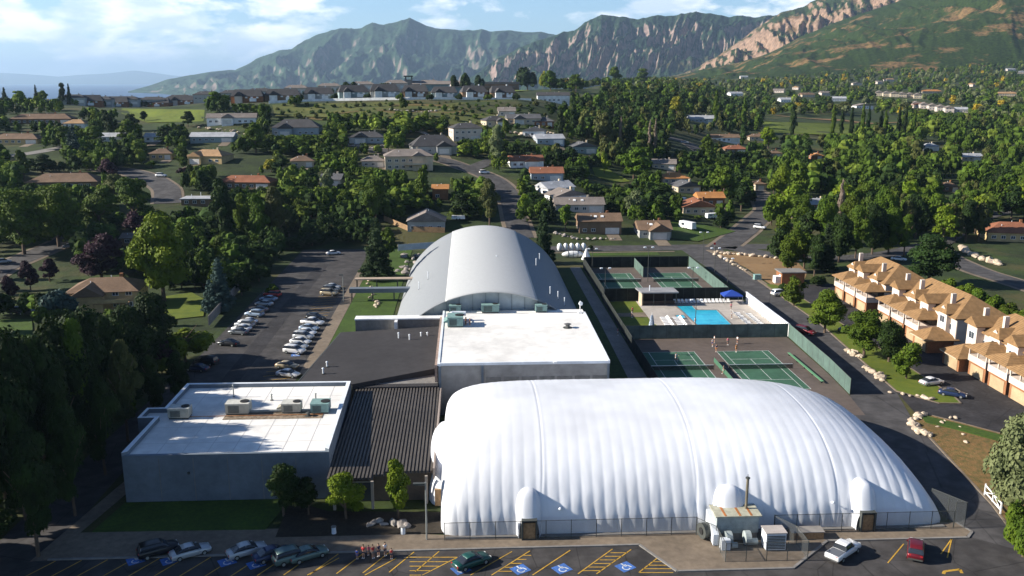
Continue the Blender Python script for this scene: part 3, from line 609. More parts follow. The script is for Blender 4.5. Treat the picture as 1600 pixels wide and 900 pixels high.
ed = obj('entrance_door', MB().box(-4.2, -1.4, -13.56, -13.502, .1, 2.7), wglass, rb); obj('door_frame', MB().box(-4.4, -4.21, -13.6, -13.5, .1, 2.9).box(-1.39, -1.2, -13.6, -13.5, .1, 2.9).box(-4.4, -1.2, -13.6, -13.5, 2.71, 2.9), steel, ed)
for x in (-6.2, -1.2, 5.8): obj('column', MB().box(x, x+.35, -16.2 if x < 0 else -14.9, -15.85 if x < 0 else -14.55, .1, 4.05), mat('stucco_column', (.35, .31, .27), .9), rb)
# dark flat roof wing
dw = thing('locker_wing', 'flat dark felt roofed wing between the car park and the tall white roofed hall', 'building', (-15, 158, 0))
def DW(pl): return [(x+15, y-158) for x, y in pl]
dpoly = [(-29.2, 141.5), (-19.7, 140.0), (-5.5, 147.2), (-5.5, 173.0), (-24.4, 171.6), (-26.6, 158)]
dpoly = [(-28.8, 141.3), (-5.5, 141.3), (-5.5, 173.0), (-25.6, 172.0)]
obj('wall', MB().prism(DW([(-28.5, 141.6), (-5.5, 141.6), (-5.5, 172.8), (-25.4, 171.7)]), 0, 5.7), concrete_grey, dw)
obj('roof', MB().prism(DW([(-28.9, 141.1), (-19.5, 139.9), (-5.4, 146.4), (-5.4, 173.1), (-25.7, 172.1)]), 5.705, lambda x, y: 6.0 + (x+14)*.035), felt, dw)
obj('lower_roof', MB().prism(DW([(-19.2, 140.05), (-5.45, 140.2), (-5.45, 146.3)]), 5.2, 5.69), felt, dw)
obj('edge_trim', MB().prism(DW([(-29.1, 141.0), (-28.905, 141.0), (-25.71, 172.2), (-25.95, 172.2)]), 5.4, 6.06).prism(DW([(-28.9, 141.0), (-19.5, 139.7), (-19.5, 139.88), (-28.9, 141.09)]), 5.4, 6.1), dark_steel, dw)
for i, (px, py, h) in enumerate([(623, 530, 1.3), (640, 533, 1.3), (658, 528, 1.1), (668, 528, 1.1), (505, 583, .9), (511, 572, .8), (676, 504, .8), (683, 504, .8)]):
    x, y = G0(px, py, 6.3); pipe_vent(x, y, 6.2, ['left of the two taller', 'second of the taller', 'third', 'easternmost', 'nearest the car park, front', 'nearest the car park, rear', 'behind the cluster, left', 'behind the cluster, right'][i] + ' white pipe vent on the dark felt roof', h, .14, parapet)
# tall white hall
wh = thing('sports_hall', 'tall hall with bright white flat roof and grey panel walls behind the air dome', 'building', (9, 158, 0))
obj('wall', MB().box(-14.4, 14.4, -16.4, 18.8, 0, 8.75), mat('precast_panels', (.30, .29, .275), .9, (.6, .14, None, 8)), wh)
obj('roof', MB().box(-14.1, 14.1, -16.1, 16.2, 8.751, 9.0), membrane, wh)
obj('rear_roof', MB().prism([(-14.1, 16.6), (14.3, 16.6), (14.3, 19.0), (-14.1, 19.0)], 8.752, 9.0), membrane, wh)
obj('parapet', MB().box(-14.5, -14.101, -16.5, 19, 8.753, 9.12).box(14.101, 14.5, -16.5, 16.0, 8.753, 9.25).box(-14.1, 14.1, -16.5, -16.101, 8.753, 9.2), parapet, wh)
obj('edge_channel', MB().box(-14.95, -14.51, -16.5, 14.8, 5.9, 8.9), mat('brown_flashing', (.30, .22, .18), .8, (2, .2)), wh)
for k in range(7):
    x = -6.4+k*3.0
    obj('wall_panel', MB().box(x, x+2.55, -16.47, -16.402, 1.0, 6.6), mat('recessed_panel', (.20, .195, .185), .9, (1.1, .2, None, 8)), wh)
for x in (-14.3, -7.2, 14.0): obj('pilaster', MB().box(x, x+.4, -16.7, -16.405, 0, 8.7), block_wall, wh)
obj('sign_light', MB().box(4.9, 5.5, -16.95, -16.5, 9.0, 9.3), white, wh)
pt = thing('parapet_screen', 'long low white parapet wall running left from the white roof over the lawn', 'wall', (-14, 175, 0))
obj('wall', MB().box(-9.2, 8.6, -.4, 2.0, 0, 7.9), concrete_grey, pt)
obj('parapet_cap', MB().box(-9.3, 8.6, -.5, 2.1, 7.901, 8.15), white, pt)
obj('buttress', MB().box(-1.2, -.6, -2.3, -.401, 5.5, 7.9, 0, 0), white, pt)
for i, (x, y, s, lb_) in enumerate([(-3.0, 176, 1, 'teal rooftop unit left of the pair behind the white roof'), (4.2, 175.6, 1.5, 'biggest teal rooftop unit in the middle before the arched gable'), (14.6, 175.6, 1, 'teal rooftop unit on the right before the arched gable')]):
    rooftop_unit(x, y, 9.0, lb_, 2.4*s, 1.8, 1.3*(.8+.3*s), teal, grp='teal units along the back edge of the white roof')
rooftop_unit(-2.8, 166.0, 9.0, 'boxy blue grey plant unit with ducts at the left edge of the white roof', 3.0, 3.6, 1.9, teal, hooded=True, grp='teal units along the back edge of the white roof')
rooftop_unit(-3.2, 169.6, 9.0, 'upper blue grey plant unit beside the ducts on the white roof', 2.0, 1.8, 1.2, steel, grp='teal units along the back edge of the white roof')
pdct = thing('rooftop_ductwork', 'tangle of curved grey ducts beside the plant unit on the white roof', 'duct', (-2.0, 167.5, 9.0))
obj('duct', MB().tube((-1.5, -.4, .4), (-1.5, 1.8, 1.5), .5, n=12).tube((-1.5, 1.8, 1.5), (1.2, 1.9, 1.4), .45, n=12), parapet, pdct)
obj('pipe', MB().tube((1.2, -2, .3), (1.2, 3, .3), .12).tube((2, -2.4, .3), (2, 2, .3), .1), rust, pdct)
pipe_vent(18.7, 163.0, 9.0, 'lone dark round ventilator on the right of the white roof', .7, .42, mat('dark_vent', (.10, .10, .10), .6))
cy2 = thing('rooftop_antenna_mast', 'stubby white mast cluster at the back right corner of the white roof', 'mast', (22.4, 173.6, 9.0))
obj('mast', MB().tube((0, 0, 0), (0, 0, 2.6), .09), white, cy2); obj('dish', MB().tube((.1, -.2, 2.1), (.1, -.45, 2.2), .45, .35, 12), parapet, cy2); obj('base_block', MB().box(-.4, .4, -.4, .4, 0, .35), white, cy2)
# arched hall
ah = thing('arched_hall', 'huge arched tennis hall with pale grey barrel roof and lighter crown strip', 'building', (4.5, 177, 0))
Rr = 25.1; zc = 13 - Rr
def arc(a): return Rr*math.sin(a), zc + Rr*math.cos(a)
amax = math.asin(22/Rr); acr = math.asin(9.2/Rr)
def shell(a0, a1, y0, y1, off, n=40, th=.18):
    vs = []; fs = []; M_ = max(2, int((y1-y0)/2))
    for i in range(n+1):
        a = a0+(a1-a0)*i/n
        for j in range(M_+1):
            for o in (off, off-th):
                x, z = (Rr+o)*math.sin(a), zc+(Rr+o)*math.cos(a); vs.append((x, y0+(y1-y0)*j/M_, z))
    st = (M_+1)*2
    for i in range(n):
        for j in range(M_):
            b = i*st+j*2
            fs += [(b, b+st, b+st+2, b+2), (b+1, b+3, b+st+3, b+st+1)]
        for j in (0, M_): b = i*st+j*2; fs.append((b, b+1, b+st+1, b+st) if j == 0 else (b, b+st, b+st+1, b+1))
    for i in (0, n):
        for j in range(M_): b = i*st+j*2; fs.append((b, b+2, b+3, b+1) if i == 0 else (b, b+1, b+3, b+2))
    return MB().add(vs, fs)
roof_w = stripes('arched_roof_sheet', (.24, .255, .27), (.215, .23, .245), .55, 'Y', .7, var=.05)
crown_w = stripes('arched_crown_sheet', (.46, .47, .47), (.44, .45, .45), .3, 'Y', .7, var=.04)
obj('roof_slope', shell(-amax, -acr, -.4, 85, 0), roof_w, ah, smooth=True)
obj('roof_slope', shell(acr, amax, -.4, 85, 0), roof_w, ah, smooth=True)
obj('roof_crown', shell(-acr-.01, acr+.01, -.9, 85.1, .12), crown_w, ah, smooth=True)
n = 40
def lun(y): 
    return MB().prism([(x, z) for x, z in [arc(-amax+2*amax*i/n) for i in range(n+1)]], 0, .3)
for nm, y in (('gable_wall', 1.2), ('rear_wall', 84.0)):
    b = lun(0); b.v = [(v[0], y+v[2], v[1]-.25 if v[1] > .3 else 0) for v in b.v]; b.f = [f[::-1] for f in b.f]
    obj(nm, b, mat('lunette_panels', (.46, .52, .55), .5, (.5, .1)), ah)
fr = MB()
for x in np.arange(-12, 13, 2.7): fr.box(x-.07, x+.07, 1.02, 1.19, 8.6, min(12.6, zc+math.sqrt(Rr*Rr-x*x)-.5))
obj('gable_mullion', fr, mat('mullion', (.28, .33, .36), .6), ah)
for i, (x, y) in enumerate([(13.2, 12), (15.0, 12.5), (16.3, 11), (12.3, 41), (14.2, 54), (-14.5, 33), (-16.5, 29), (2.2, 37)]):
    z = zc+math.sqrt(Rr*Rr-x*x)
    pipe_vent(4.5+x, 177+y, z, ['leftmost of three vents low on the shaded arched slope', 'middle round white vent low on the shaded arched slope', 'rightmost of three vents low on the shaded arched slope', 'white pipe halfway along the shaded arched slope', 'farthest white pipe on the shaded arched slope', 'thin pipe on the sunlit arched slope', 'small pipe lower on the sunlit arched slope', 'tiny pipe on the pale crown of the arched roof'][i], .3 if i == 7 else 1.7, .10, parapet)
# covered walkways to the arched hall
for (y, z, hh, lb_, mm) in [(234.5, 3.1, .3, 'tan flat canopy leading from the car park to the arched hall', mat('tan_canopy', (.42, .33, .25), .8, (1, .1))), (223, 2.3, 1.1, 'shade tinted white sided canopy in front of the tan canopy', block_wall)]:  # second canopy: white side, its shade put into the blue grey colour
    t = thing('covered_walkway', lb_, 'canopy', (-22.5, y, 0))
    obj('canopy_roof', MB().box(-8.2, 8.6, -1.1, 1.1, z, z+hh), mm, t)
    for x in (-7.8, -2.5, 3, 7.6): obj('post', MB().box(x, x+.16, -1.0, -.84, 0, z).box(x, x+.16, .84, 1.0, 0, z), dark_steel, t)
# ------------------------------------------------------------------ air dome
dome_m = mat('dome_fabric', (.74, .755, .79), .45, (.35, .03, None, 6), spec=.4)
DX, DY, DW_, DD, DH = 28.2, 119.3, 32.2, 19.3, 11.3
def dome_pt(u, t):
    """u -1..1 along, t 0..pi front to back"""
    s = math.copysign(abs(u)**.9, u)
    nL, nR = (7.0, 2.9)
    nn = nL if u < 0 else nR
    h = DH*max(0, 1-abs(u)**nn)**(1/ (nn*.82)); b = DD*max(0, 1-abs(u)**22)**(1/22.0)
    c, sn = math.cos(t), math.sin(t); m_ = 2/2.35
    y = -b*math.copysign(abs(c)**m_, c); z = h*abs(sn)**m_
    return u*DW_, y, z
def build_dome():
    nu, ntt = 620, 70; vs = []; fs = []
    for i in range(nu+1):
        a = -math.pi/2 + math.pi*i/nu; lin = -1+2*i/nu; u = .5*math.sin(a)+.5*lin
        X = u*DW_
        for j in range(ntt+1):
            t = math.pi*j/ntt
            x, y, z = dome_pt(u, t)
            ph = (X+.3*math.sin(z*.3))/1.42
            sc = abs(math.sin(math.pi*ph))
            h01 = z/DH
            k = (.085*(1-h01)**1.0+.004)*(sc-.6)
            seam = 0
            for sx in (-20.0, -.5, 17.5):
                d = abs(X-sx-(z*.1)); seam += -.035*math.exp(-(d/.10)**2) + .008*math.exp(-((d-.3)/.15)**2)
            k += seam
            wr = .05*mn.noise(Vector((X*.5, y*.4, z*.5)))*(1.3-h01) + .03*mn.noise(Vector((X*1.9, y*.5, z*.9)))*(1.2-h01)**2
            nx, ny, nz = 0, -math.cos(t), max(.0, math.sin(t))
            x += .03*mn.noise(Vector((X*2, y, z)))
            e = min(1, z/.3+.4)
            vs.append((x, y+ny*(k+wr)*e, max(0, z+nz*(k+wr)*e)))
    for i in range(nu):
        for j in range(ntt): a = i*(ntt+1)+j; fs.append((a, a+ntt+1, a+ntt+2, a+1))
    return MB().add(vs, fs)
ad_ = thing('air_dome', 'huge white inflated tennis dome with pleated fabric in the foreground', 'air dome', (DX, DY, 0))
obj('membrane', build_dome(), dome_m, ad_, smooth=True)
def dome_hood(x, w_, h_, out_, label=None):
    """bulge over a door on the front, curving back into the membrane"""
    vs = []; fs = []; nu, nv = 14, 20
    for i in range(nu+1):
        v = i/nu; yy = -DD-out_ + v*(out_+3.6); hh = 2.6 + (h_-2.6)*math.sin(min(1, v*2.6)*math.pi/2); ww = w_*(.40+.20*math.sin(min(1, v*1.8)*math.pi/2))
        for j in range(nv+1):
            a = math.pi*j/nv; ca, sa = math.cos(a), math.sin(a)
            vs.append((x-ww*math.copysign(abs(ca)**.7, ca), yy, hh*abs(sa)**.75))
    for i in range(nu):
        for j in range(nv): a = i*(nv+1)+j; fs.append((a, a+1, a+nv+2, a+nv+1))
    return MB().add(vs, fs)
for x in (-21.2, 21.2):
    hd = obj('door_hood', dome_hood(x, 3.2, 5.7, .75), dome_m, ad_, smooth=True)
    dr = obj('emergency_door', MB().box(x-.75, x+.75, -DD-.97, -DD-.77, .12, 2.25), wood, hd)
    obj('door_frame', MB().box(x-.95, x-.76, -DD-1.3, -DD-.45, .1, 2.6).box(x+.76, x+.95, -DD-1.3, -DD-.45, .1, 2.6).box(x-.95, x+.95, -DD-1.3, -DD-.45, 2.601, 2.72), dark_steel, hd)
obj('air_inlet_hood', dome_hood(3.9, 4.0, 5.6, .9), dome_m, ad_, smooth=True)
obj('anchor_beam', MB().box(-31.5, 31.5, -DD-.62, -DD-.05, .121, .26), concrete_grey, ad_)
for x in (-17.3, 2.1, 17.1): obj('lamp_bracket', MB().ell((x, -DD+.15, 3.5), (.22, .2, .2), 8, 5).tube((x, -DD+.2, 3.3), (x, -DD+.9, 3.5), .05), parapet, ad_)
al = thing('dome_airlock', 'rounded white fabric airlock bulging from the west end of the air dome', 'airlock', (-3.3, 118.5, 0))
vs = []; fs = []
for i in range(25):
    a = -math.pi/2+math.pi*i/24; yy = 10.0*math.sin(a); rr = max(.02, math.cos(a))**.5
    for j in range(21):
        b = math.pi*j/20; cb, sb = math.cos(b), math.sin(b)
        vs.append((-.2-2.9*rr*math.copysign(abs(cb)**.8, cb), yy, 6.3*rr*abs(sb)**.8))
for i in range(24):
    for j in range(20): a = i*21+j; fs.append((a, a+1, a+22, a+21))
obj('airlock_membrane', MB().add(vs, fs), dome_m, al, smooth=True)
obj('airlock_door', MB().box(-1.6, -.2, -10.1, -9.6, .1, 2.4), wood, al)
# blower plant in its compound
pl_ = thing('air_blower_plant', 'grey green blower and heater plant with rusty striped top feeding the air dome', 'machinery', (32, 98.2, .12))
gu = mat('plant_paint', (.30, .34, .34), .6, (1.2, .18))
obj('housing', MB().box(-2.2, 3.0, -.8, 2.0, 1.0, 3.2), gu, pl_)
tp = obj('housing_top', MB().box(-2.4, 3.3, -1.0, 2.2, 3.201, 3.35), mat('plant_top', (.40, .39, .30), .7, (1.2, .2)), pl_)
for x in (-1.3, .5, 1.9): obj('rust_stripe', MB().box(x, x+.28, -.9, 1.9, 3.352, 3.37), rust, tp)
obj('base_plinth', MB().box(-2.0, 2.9, -.7, 1.9, 0, .999), concrete_grey, pl_)
sb = obj('side_duct', MB().prism([(-2.9, -2.0), (-2.202, -2.0), (-2.202, 1.6), (-2.9, 1.6)], lambda x, y: .1 if y < 0 else .8, lambda x, y: 1.5 if y < 0 else 3.1), parapet, pl_)
fb = obj('inlet_fan', MB().tube((-3.9, -.2, 1.1), (-2.95, .1, 1.1), 1.0, .9, 20), dark_steel, pl_); obj('fan_hub', MB().tube((-3.98, -.22, 1.1), (-3.905, -.2, 1.1), .45, .45, 14), black, fb)
for x in (-1.0, 1.3): obj('blower_drum', MB().tube((x-.35, -1.9, 1.0), (x+.35, -1.9, 1.0), .85, .85, 18), gu, pl_)
obj('control_box', MB().box(-2.2, -1.1, -3.2, -2.4, .1, 1.4), parapet, pl_); obj('blower_motor', MB().tube((-.9, -2.9, .6), (-.2, -2.9, .6), .35, .35, 12).tube((1.7, -2.1, .6), (2.5, -2.1, .6), .4, .4, 12), gu, pl_)
fl = thing('exhaust_flue', 'tall dark rusty flue pipe standing by the blower plant against the dome', 'chimney', (33.9, 99.2, .12))
obj('pipe', MB().tube((0, 0, 0), (0, 0, 7.3), .17, .17, 10), mat('flue_metal', (.16, .14, .10), .6, (2, .3)), fl); obj('cap', MB().tube((0, 0, 7.35), (0, 0, 7.5), .28, .28, 10).tube((0, 0, 7.5), (0, 0, 7.9), .04), dark_steel, fl); obj('bracket', MB().box(-.1, 1.2, -.1, .1, 3.0, 3.15), dark_steel, fl)
fc = thing('electrical_cabinet', 'square grey louvred cabinet standing right of the blower plant', 'cabinet', (36.3, 95.6, .12))
obj('casing', MB().box(-1.2, 1.2, -.9, .9, .15, 2.3), parapet, fc); obj('louvre', (lambda q: [q.box(-1.1, 1.1, -.96, -.902, .3+k*.2, .4+k*.2) for k in range(9)] and q)(MB()), dark_steel, fc); obj('lid', MB().box(-1.3, 1.3, -1.0, 1.0, 2.301, 2.4), mat('cab_lid', (.42, .38, .35), .8, (1, .1)), fc); obj('plinth', MB().box(-1.1, 1.1, -.8, .8, 0, .149), concrete_grey, fc)
wt = thing('low_plywood_box', 'low flat topped plywood box behind the fence right of the cabinet', 'box', (41.2, 98.0, .12))
obj('box_side', MB().box(-2.0, 2.0, -.7, .7, 0, .9), wood, wt); obj('lid', MB().box(-2.1, 2.1, -.8, .8, .901, .98), mat('ply_lid', (.26, .24, .22), .9, (1, .1)), wt)
# ------------------------------------------------------------------ fences
chain = bpy.data.materials.new('chain_link'); chain.use_nodes = True; _n = chain.node_tree
_t = N(_n, 'ShaderNodeBsdfTransparent'); _m = N(_n, 'ShaderNodeMixShader'); _m.inputs[0].default_value = .13; _n.nodes['Principled BSDF'].inputs['Base Color'].default_value = (.16, .17, .17, 1)
_n.links.new(_t.outputs[0], _m.inputs[1]); _n.links.new(_n.nodes['Principled BSDF'].outputs[0], _m.inputs[2]); _n.links.new(_m.outputs[0], _n.nodes['Material Output'].inputs[0])
def fence(name, label, pts, h, panel, post_m=dark_steel, gap=3.0, z=.03, th=.02, r=.045, cat='fence', grp=None, wave=0, zf=None):
    t = thing(name, label, cat, (*pts[0], z), group=grp)
    o = pts[0]; pm_, rm_ = MB(), MB(); posts = []
    for a, b in zip(pts, pts[1:]):
        Ld = math.dist(a, b); n = max(1, round(Ld/gap)); d = ((b[0]-a[0])/Ld, (b[1]-a[1])/Ld); nn = (-d[1]*th, d[0]*th)
        za = (zf(*a) if zf else 0); zb = (zf(*b) if zf else 0)
        A = (a[0]-o[0], a[1]-o[1]); B = (b[0]-o[0], b[1]-o[1])
        pm_.add([(A[0]-nn[0], A[1]-nn[1], .04+za), (B[0]-nn[0], B[1]-nn[1], .04+zb), (B[0]+nn[0], B[1]+nn[1], .04+zb), (A[0]+nn[0], A[1]+nn[1], .04+za),
                 (A[0]-nn[0], A[1]-nn[1], h+za), (B[0]-nn[0], B[1]-nn[1], h+zb), (B[0]+nn[0], B[1]+nn[1], h+zb), (A[0]+nn[0], A[1]+nn[1], h+za)],
                [(3, 2, 1, 0), (4, 5, 6, 7), (0, 1, 5, 4), (1, 2, 6, 5), (2, 3, 7, 6), (3, 0, 4, 7)])
        rm_.tube((*A, h+.03+za), (*B, h+.03+zb), r*.8, n=6)
        for k in range(n+1):
            if k == 0 and a is not pts[0]: continue
            f = k/n; posts.append((A[0]+(B[0]-A[0])*f, A[1]+(B[1]-A[1])*f, za+(zb-za)*f))
    obj('panel', pm_, panel, t); obj('top_rail', rm_, post_m, t)
    pmesh = MB().tube((0, 0, -.1), (0, 0, h+.1), r, n=6).mesh('post')
    for p in posts[:95]: obj('post', pmesh, post_m, t, loc=p)
    return t
fence('chain_link_fence', 'long chain link fence along the front foot of the dome, left of the blower plant', [(-3.4, 99.2), (27.8, 99.2)], 2.3, chain, z=.12)
fence('chain_link_fence', 'chain link fence along the front foot of the dome, right of the blower plant', [(37.6, 99.2), (60.6, 99.2)], 2.3, chain, z=.12)
fence('chain_link_fence', 'square chain link compound round the blower plant', [(27.8, 99.0), (29.6, 96.8), (29.6, 92.6), (39.4, 92.6), (39.4, 96.2), (37.6, 99.0)], 2.3, chain, z=.12, gap=2.6)
fence('chain_link_fence', 'short chain link return at the east corner of the dome', [(60.8, 99.4), (62.2, 99.4), (59.8, 103.5)], 3.3, chain, z=.12, gap=2)
fence('windscreen_fence', 'black screened fence behind the far pair of courts', [(34.6, 261), (66.3, 261)], 3.3, screen_dark)
fence('windscreen_fence', 'black screened fence between the far courts and the pool', [(34.6, 219.2), (66.5, 219.2)], 3.3, screen_dark)
fence('windscreen_fence', 'pale green screened fence on the driveway side of the far courts', [(66.6, 219.2), (66.6, 261)], 3.3, screen_green)
fence('windscreen_fence', 'dark screened fence on the hall side of the far courts', [(34.4, 219.2), (34.4, 261)], 3.3, screen_dark)
fence('windscreen_fence', 'short green screen between the two far courts', [(49.9, 247), (49.9, 261)], 3.0, screen_green)
fence('windscreen_fence', 'dark screened fence on the hall side of the pool lawn', [(34.0, 185.4), (34.0, 219)], 2.6, screen_dark)
fence('windscreen_fence', 'dark screened fence on the hall side of the lower courts', [(33.8, 139), (33.8, 184.6)], 3.0, screen_dark)
fence('windscreen_fence', 'grey green screened fence between the pool and the lower courts', [(34.0, 185.0), (70.0, 185.0)], 3.0, mat('grey_green_screen', (.12, .15, .13), .9, (.4, .3)))
fence('windscreen_fence', 'long pale green screened fence on the driveway side of the lower courts', [(70.2, 185), (69.2, 160), (68.2, 148)], 3.0, screen_green)
fence('windscreen_fence', 'green screen divider between the two lower courts', [(48.9, 140), (48.9, 168)], 1.0, mat('bright_green_screen', (.05, .13, .08), .9))
obj_g = thing('court_bench', 'long bright green bench rail at the right side of the sunny lower court', 'bench', (65.6, 163, .03))
obj('seat', MB().box(-.25, .25, -9, 9, .42, .5), mat('green_bench', (.12, .28, .15), .8), obj_g)
for y in (-8.5, -4, 0, 4, 8.5): obj('leg', MB().box(-.2, .2, y-.05, y+.05, 0, .419), dark_steel, obj_g)
# white corrugated pool wall
pwall = thing('corrugated_pool_wall', 'white corrugated wall along the driveway side of the pool deck', 'wall', (70.4, 185, 0))
mb = MB(); 
for k in range(52): mb.box(-.08 if k % 2 else -.22, .08, k*.6, k*.6+.6, .05, 2.8)
obj('panel', mb, white, pwall); obj('top_rail', MB().box(-.26, .12, 0, 31.2, 2.801, 2.9), parapet, pwall)
# white gate and walls
gt = thing('white_barrier_gate', 'white braced swing gate standing open at the driveway edge', 'gate', (69.7, 107.8, .02), rz=math.atan2(-5.4, -1.0)-0)
obj('rail', MB().box(0, 5.5, -.06, .06, .55, .7).box(0, 5.5, -.06, .06, 1.5, 1.65), white, gt)
obj('brace', MB().tube((.1, 0, .6), (2.7, 0, 1.55), .06).tube((2.7, 0, 1.55), (5.4, 0, .6), .06), white, gt)
for x in (0, 2.7, 5.4): obj('post', MB().box(x-.08, x+.08, -.08, .08, 0 if x != 2.7 else .5, 1.8), white, gt)
fence('white_board_fence', 'white vinyl fence on top of the rocks behind the arched hall', [G0(622, 392, 2), G0(700, 386, 2)], 2.0, white, white, 2.4, z=2, th=.05)
fence('concrete_boundary_wall', 'pale straight boundary wall between the west garden and the car park', [(-59.7, 199), (-61.7, 236)], 2.2, concrete_grey, concrete_grey, 6, z=.5, th=.15)
fence('white_plateau_fence', 'low white fence running below the row of ridge houses', [G(420, 162)[:2], G(520, 158)[:2], G(640, 156)[:2], G(740, 156)[:2], G(830, 158)[:2]], 1.6, white, white, 6, z=0, th=.05, zf=lambda x, y: hgt(x, y))
fence('tan_board_fence', 'tan board fence in front of the pale gabled house behind the arched hall', [G(600, 345)[:2], G(640, 362)[:2], G(695, 364)[:2]], 1.9, wood, wood, 2.4, z=0, th=.05, zf=lambda x, y: hgt(x, y))
# poles
def court_light(px, py, h, label, arms=1):
    x, y = G0(px, py); t = thing('court_light_pole', label, 'light pole', (x, y, .03), group='tall light poles round the courts and the pool')
    obj('pole', MB().tube((0, 0, 0), (0, 0, h), .10, .06, 8), dark_steel, t); obj('cross_arm', MB().tube((-1.1, 0, h-.1), (1.1, 0, h-.1), .05), dark_steel, t)
    for s in (-1, 1): obj('lamp_head', MB().box(s*1.1-.32, s*1.1+.32, -.45, .25, h-.3, h-.05), parapet, t)
for a in [(1012, 440, 10, 'light pole between the two far courts'), (945, 465, 8, 'light pole at the hall side of the far courts'), (1098, 412, 10, 'light pole behind the far courts nearest the bare plot'), (1081, 464, 8, 'light pole at the pool pavilion end of the far courts'),
          (1116, 432, 8.5, 'light pole midway along the driveway side of the far courts'), (1136, 451, 8.5, 'light pole at the near driveway corner of the far courts'), (1086, 514, 7, 'light pole at the left edge of the swimming pool'), (925, 430, 8, 'light pole beside the arched hall at the far courts')]: court_light(*a)
lp = thing('street_lamp', 'slim grey lamp pole left of the air dome with twin heads', 'lamp post', (-5.6, 99.6, .12))
obj('pole', MB().tube((0, 0, 0), (0, 0, 7.6), .11, .08), steel, lp); obj('lamp_head', MB().box(-1.5, -.1, -.25, .25, 7.3, 7.5), dark_steel, lp); obj('arm', MB().tube((-.9, 0, 7.2), (0, 0, 7.2), .05), steel, lp)
lp2 = thing('street_lamp', 'lamp pole at the end of the right hand car row west of the locker wing', 'lamp post', (-32.2, 222, .1))
obj('pole', MB().tube((0, 0, 0), (0, 0, 7), .10, .07), steel, lp2); obj('lamp_head', MB().box(-.9, .1, -.2, .2, 6.9, 7.1), dark_steel, lp2)
# pool pavilion
pv_ = thing('pool_pavilion', 'flat grey roofed pavilion with dark open side by the swimming pool', 'pavilion', (47.5, 215.8, .03))
pf = obj('roof', MB().prism([(-4.6, -2.4), (4.8, -2.4), (4.6, 3.0), (-5.2, 3.0)], 3.3, 3.6), mat('pavilion_roof', (.27, .27, .28), .8, (1, .1)), pv_)
obj('rear_wall', MB().box(-4.4, 4.4, 2.2, 2.5, 0, 3.29), mat('dark_wall', (.06, .045, .04), .9), pv_)
obj('side_wall', MB().box(-4.4, -4.1, -2.0, 2.19, 0, 3.29), cream, pv_); obj('counter', MB().box(-3.9, 4.2, -1.2, -.7, 0, 1.1), mat('dark_wood_counter', (.07, .05, .04), .8), pv_)
for x in (-1.5, 1.4, 4.2): obj('post', MB().box(x, x+.18, -2.1, -1.92, 0, 3.29), dark_steel, pv_)
obj('roof_vent', MB().tube((-2.2, -.5, 3.6), (-2.2, -.5, 5.0), .13), parapet, pf)
# blue canopy
bc = thing('blue_shade_canopy', 'bright blue pop up canopy at the far right corner of the pool deck', 'canopy', (66.4, 215.6, .08))
obj('canopy_top', MB().add([(-2.4, -1.8, 2.3), (2.4, -1.8, 2.3), (2.4, 1.8, 2.3), (-2.4, 1.8, 2.3), (0, 0, 3.5), (-2.4, -1.8, 2.0), (2.4, -1.8, 2.0), (2.4, 1.8, 2.0), (-2.4, 1.8, 2.0)], [(0, 1, 4), (1, 2, 4), (2, 3, 4), (3, 0, 4), (5, 6, 1, 0), (6, 7, 2, 1), (7, 8, 3, 2), (8, 5, 0, 3)]), mat('blue_canvas', (.02, .06, .32), .7), bc)
for x, y in ((-2.3, -1.7), (2.3, -1.7), (2.3, 1.7), (-2.3, 1.7)): obj('leg', MB().tube((x, y, 0), (x, y, 2.3), .05), steel, bc)
um = thing('folded_parasol', 'large folded blue and white parasol on the pool lawn', 'parasol', (40.2, 187.6, .06))
obj('folded_canopy', (lambda q: [q.tube((.16*math.cos(k*math.pi/4), .16*math.sin(k*math.pi/4), 4.6), (.42*math.cos(k*math.pi/4), .42*math.sin(k*math.pi/4), 1.6), .10, .34, 6).tube((.42*math.cos(k*math.pi/4), .42*math.sin(k*math.pi/4), 1.6), (.2*math.cos(k*math.pi/4), .2*math.sin(k*math.pi/4), .5), .34, .1, 6) for k in range(8)] and q)(MB()), mat('parasol_canvas', (.30, .36, .45), .8, (2.5, .5)), um)
obj('pole', MB().tube((0, 0, 0), (0, 0, 5.2), .06), white, um); obj('base_plate', MB().tube((0, 0, 0), (0, 0, .12), .5, n=12), concrete_grey, um)
# sun loungers
lnf = MB().box(-.33, .33, -.95, .35, .26, .34).mesh('seat'); lnb = MB().add([(-.33, .35, .26), (.33, .35, .26), (.33, .95, .75), (-.33, .95, .75), (-.33, .35, .34), (.33, .35, .34), (.33, .92, .83), (-.33, .92, .83)], [(3, 2, 1, 0), (4, 5, 6, 7), (0, 1, 5, 4), (1, 2, 6, 5), (2, 3, 7, 6), (3, 0, 4, 7)]).mesh('backrest')
lnl = MB().box(-.03, .03, -.03, .03, 0, .26).mesh('leg')
def lounger(x, y, rz, label, grp):
    t = thing('sun_lounger', label, 'sun lounger', (x, y, .08), rz, grp)
    obj('seat', lnf, white, t); obj('backrest', lnb, white, t)
    for a, b in ((-.28, -.85), (.28, -.85), (-.28, .3), (.28, .3)): obj('leg', lnl, white, t, loc=(a, b, 0))
for k in range(15): lounger(52.2+k*.98, 216.4, rnd.uniform(-.1, .1), 'white sun lounger in the row behind the far end of the pool', 'loungers behind the far end of the pool')
for k in range(10): lounger(45.6+k*.05, 190.2+k*1.25, -1.5+rnd.uniform(-.1, .1), 'white sun lounger in the outer row on the deck left of the pool', 'loungers in the outer row left of the pool')
for k in range(10): lounger(48.6+k*.05, 190.0+k*1.25, -1.5+rnd.uniform(-.1, .1), 'white sun lounger in the inner row on the deck left of the pool', 'loungers in the inner row left of the pool')
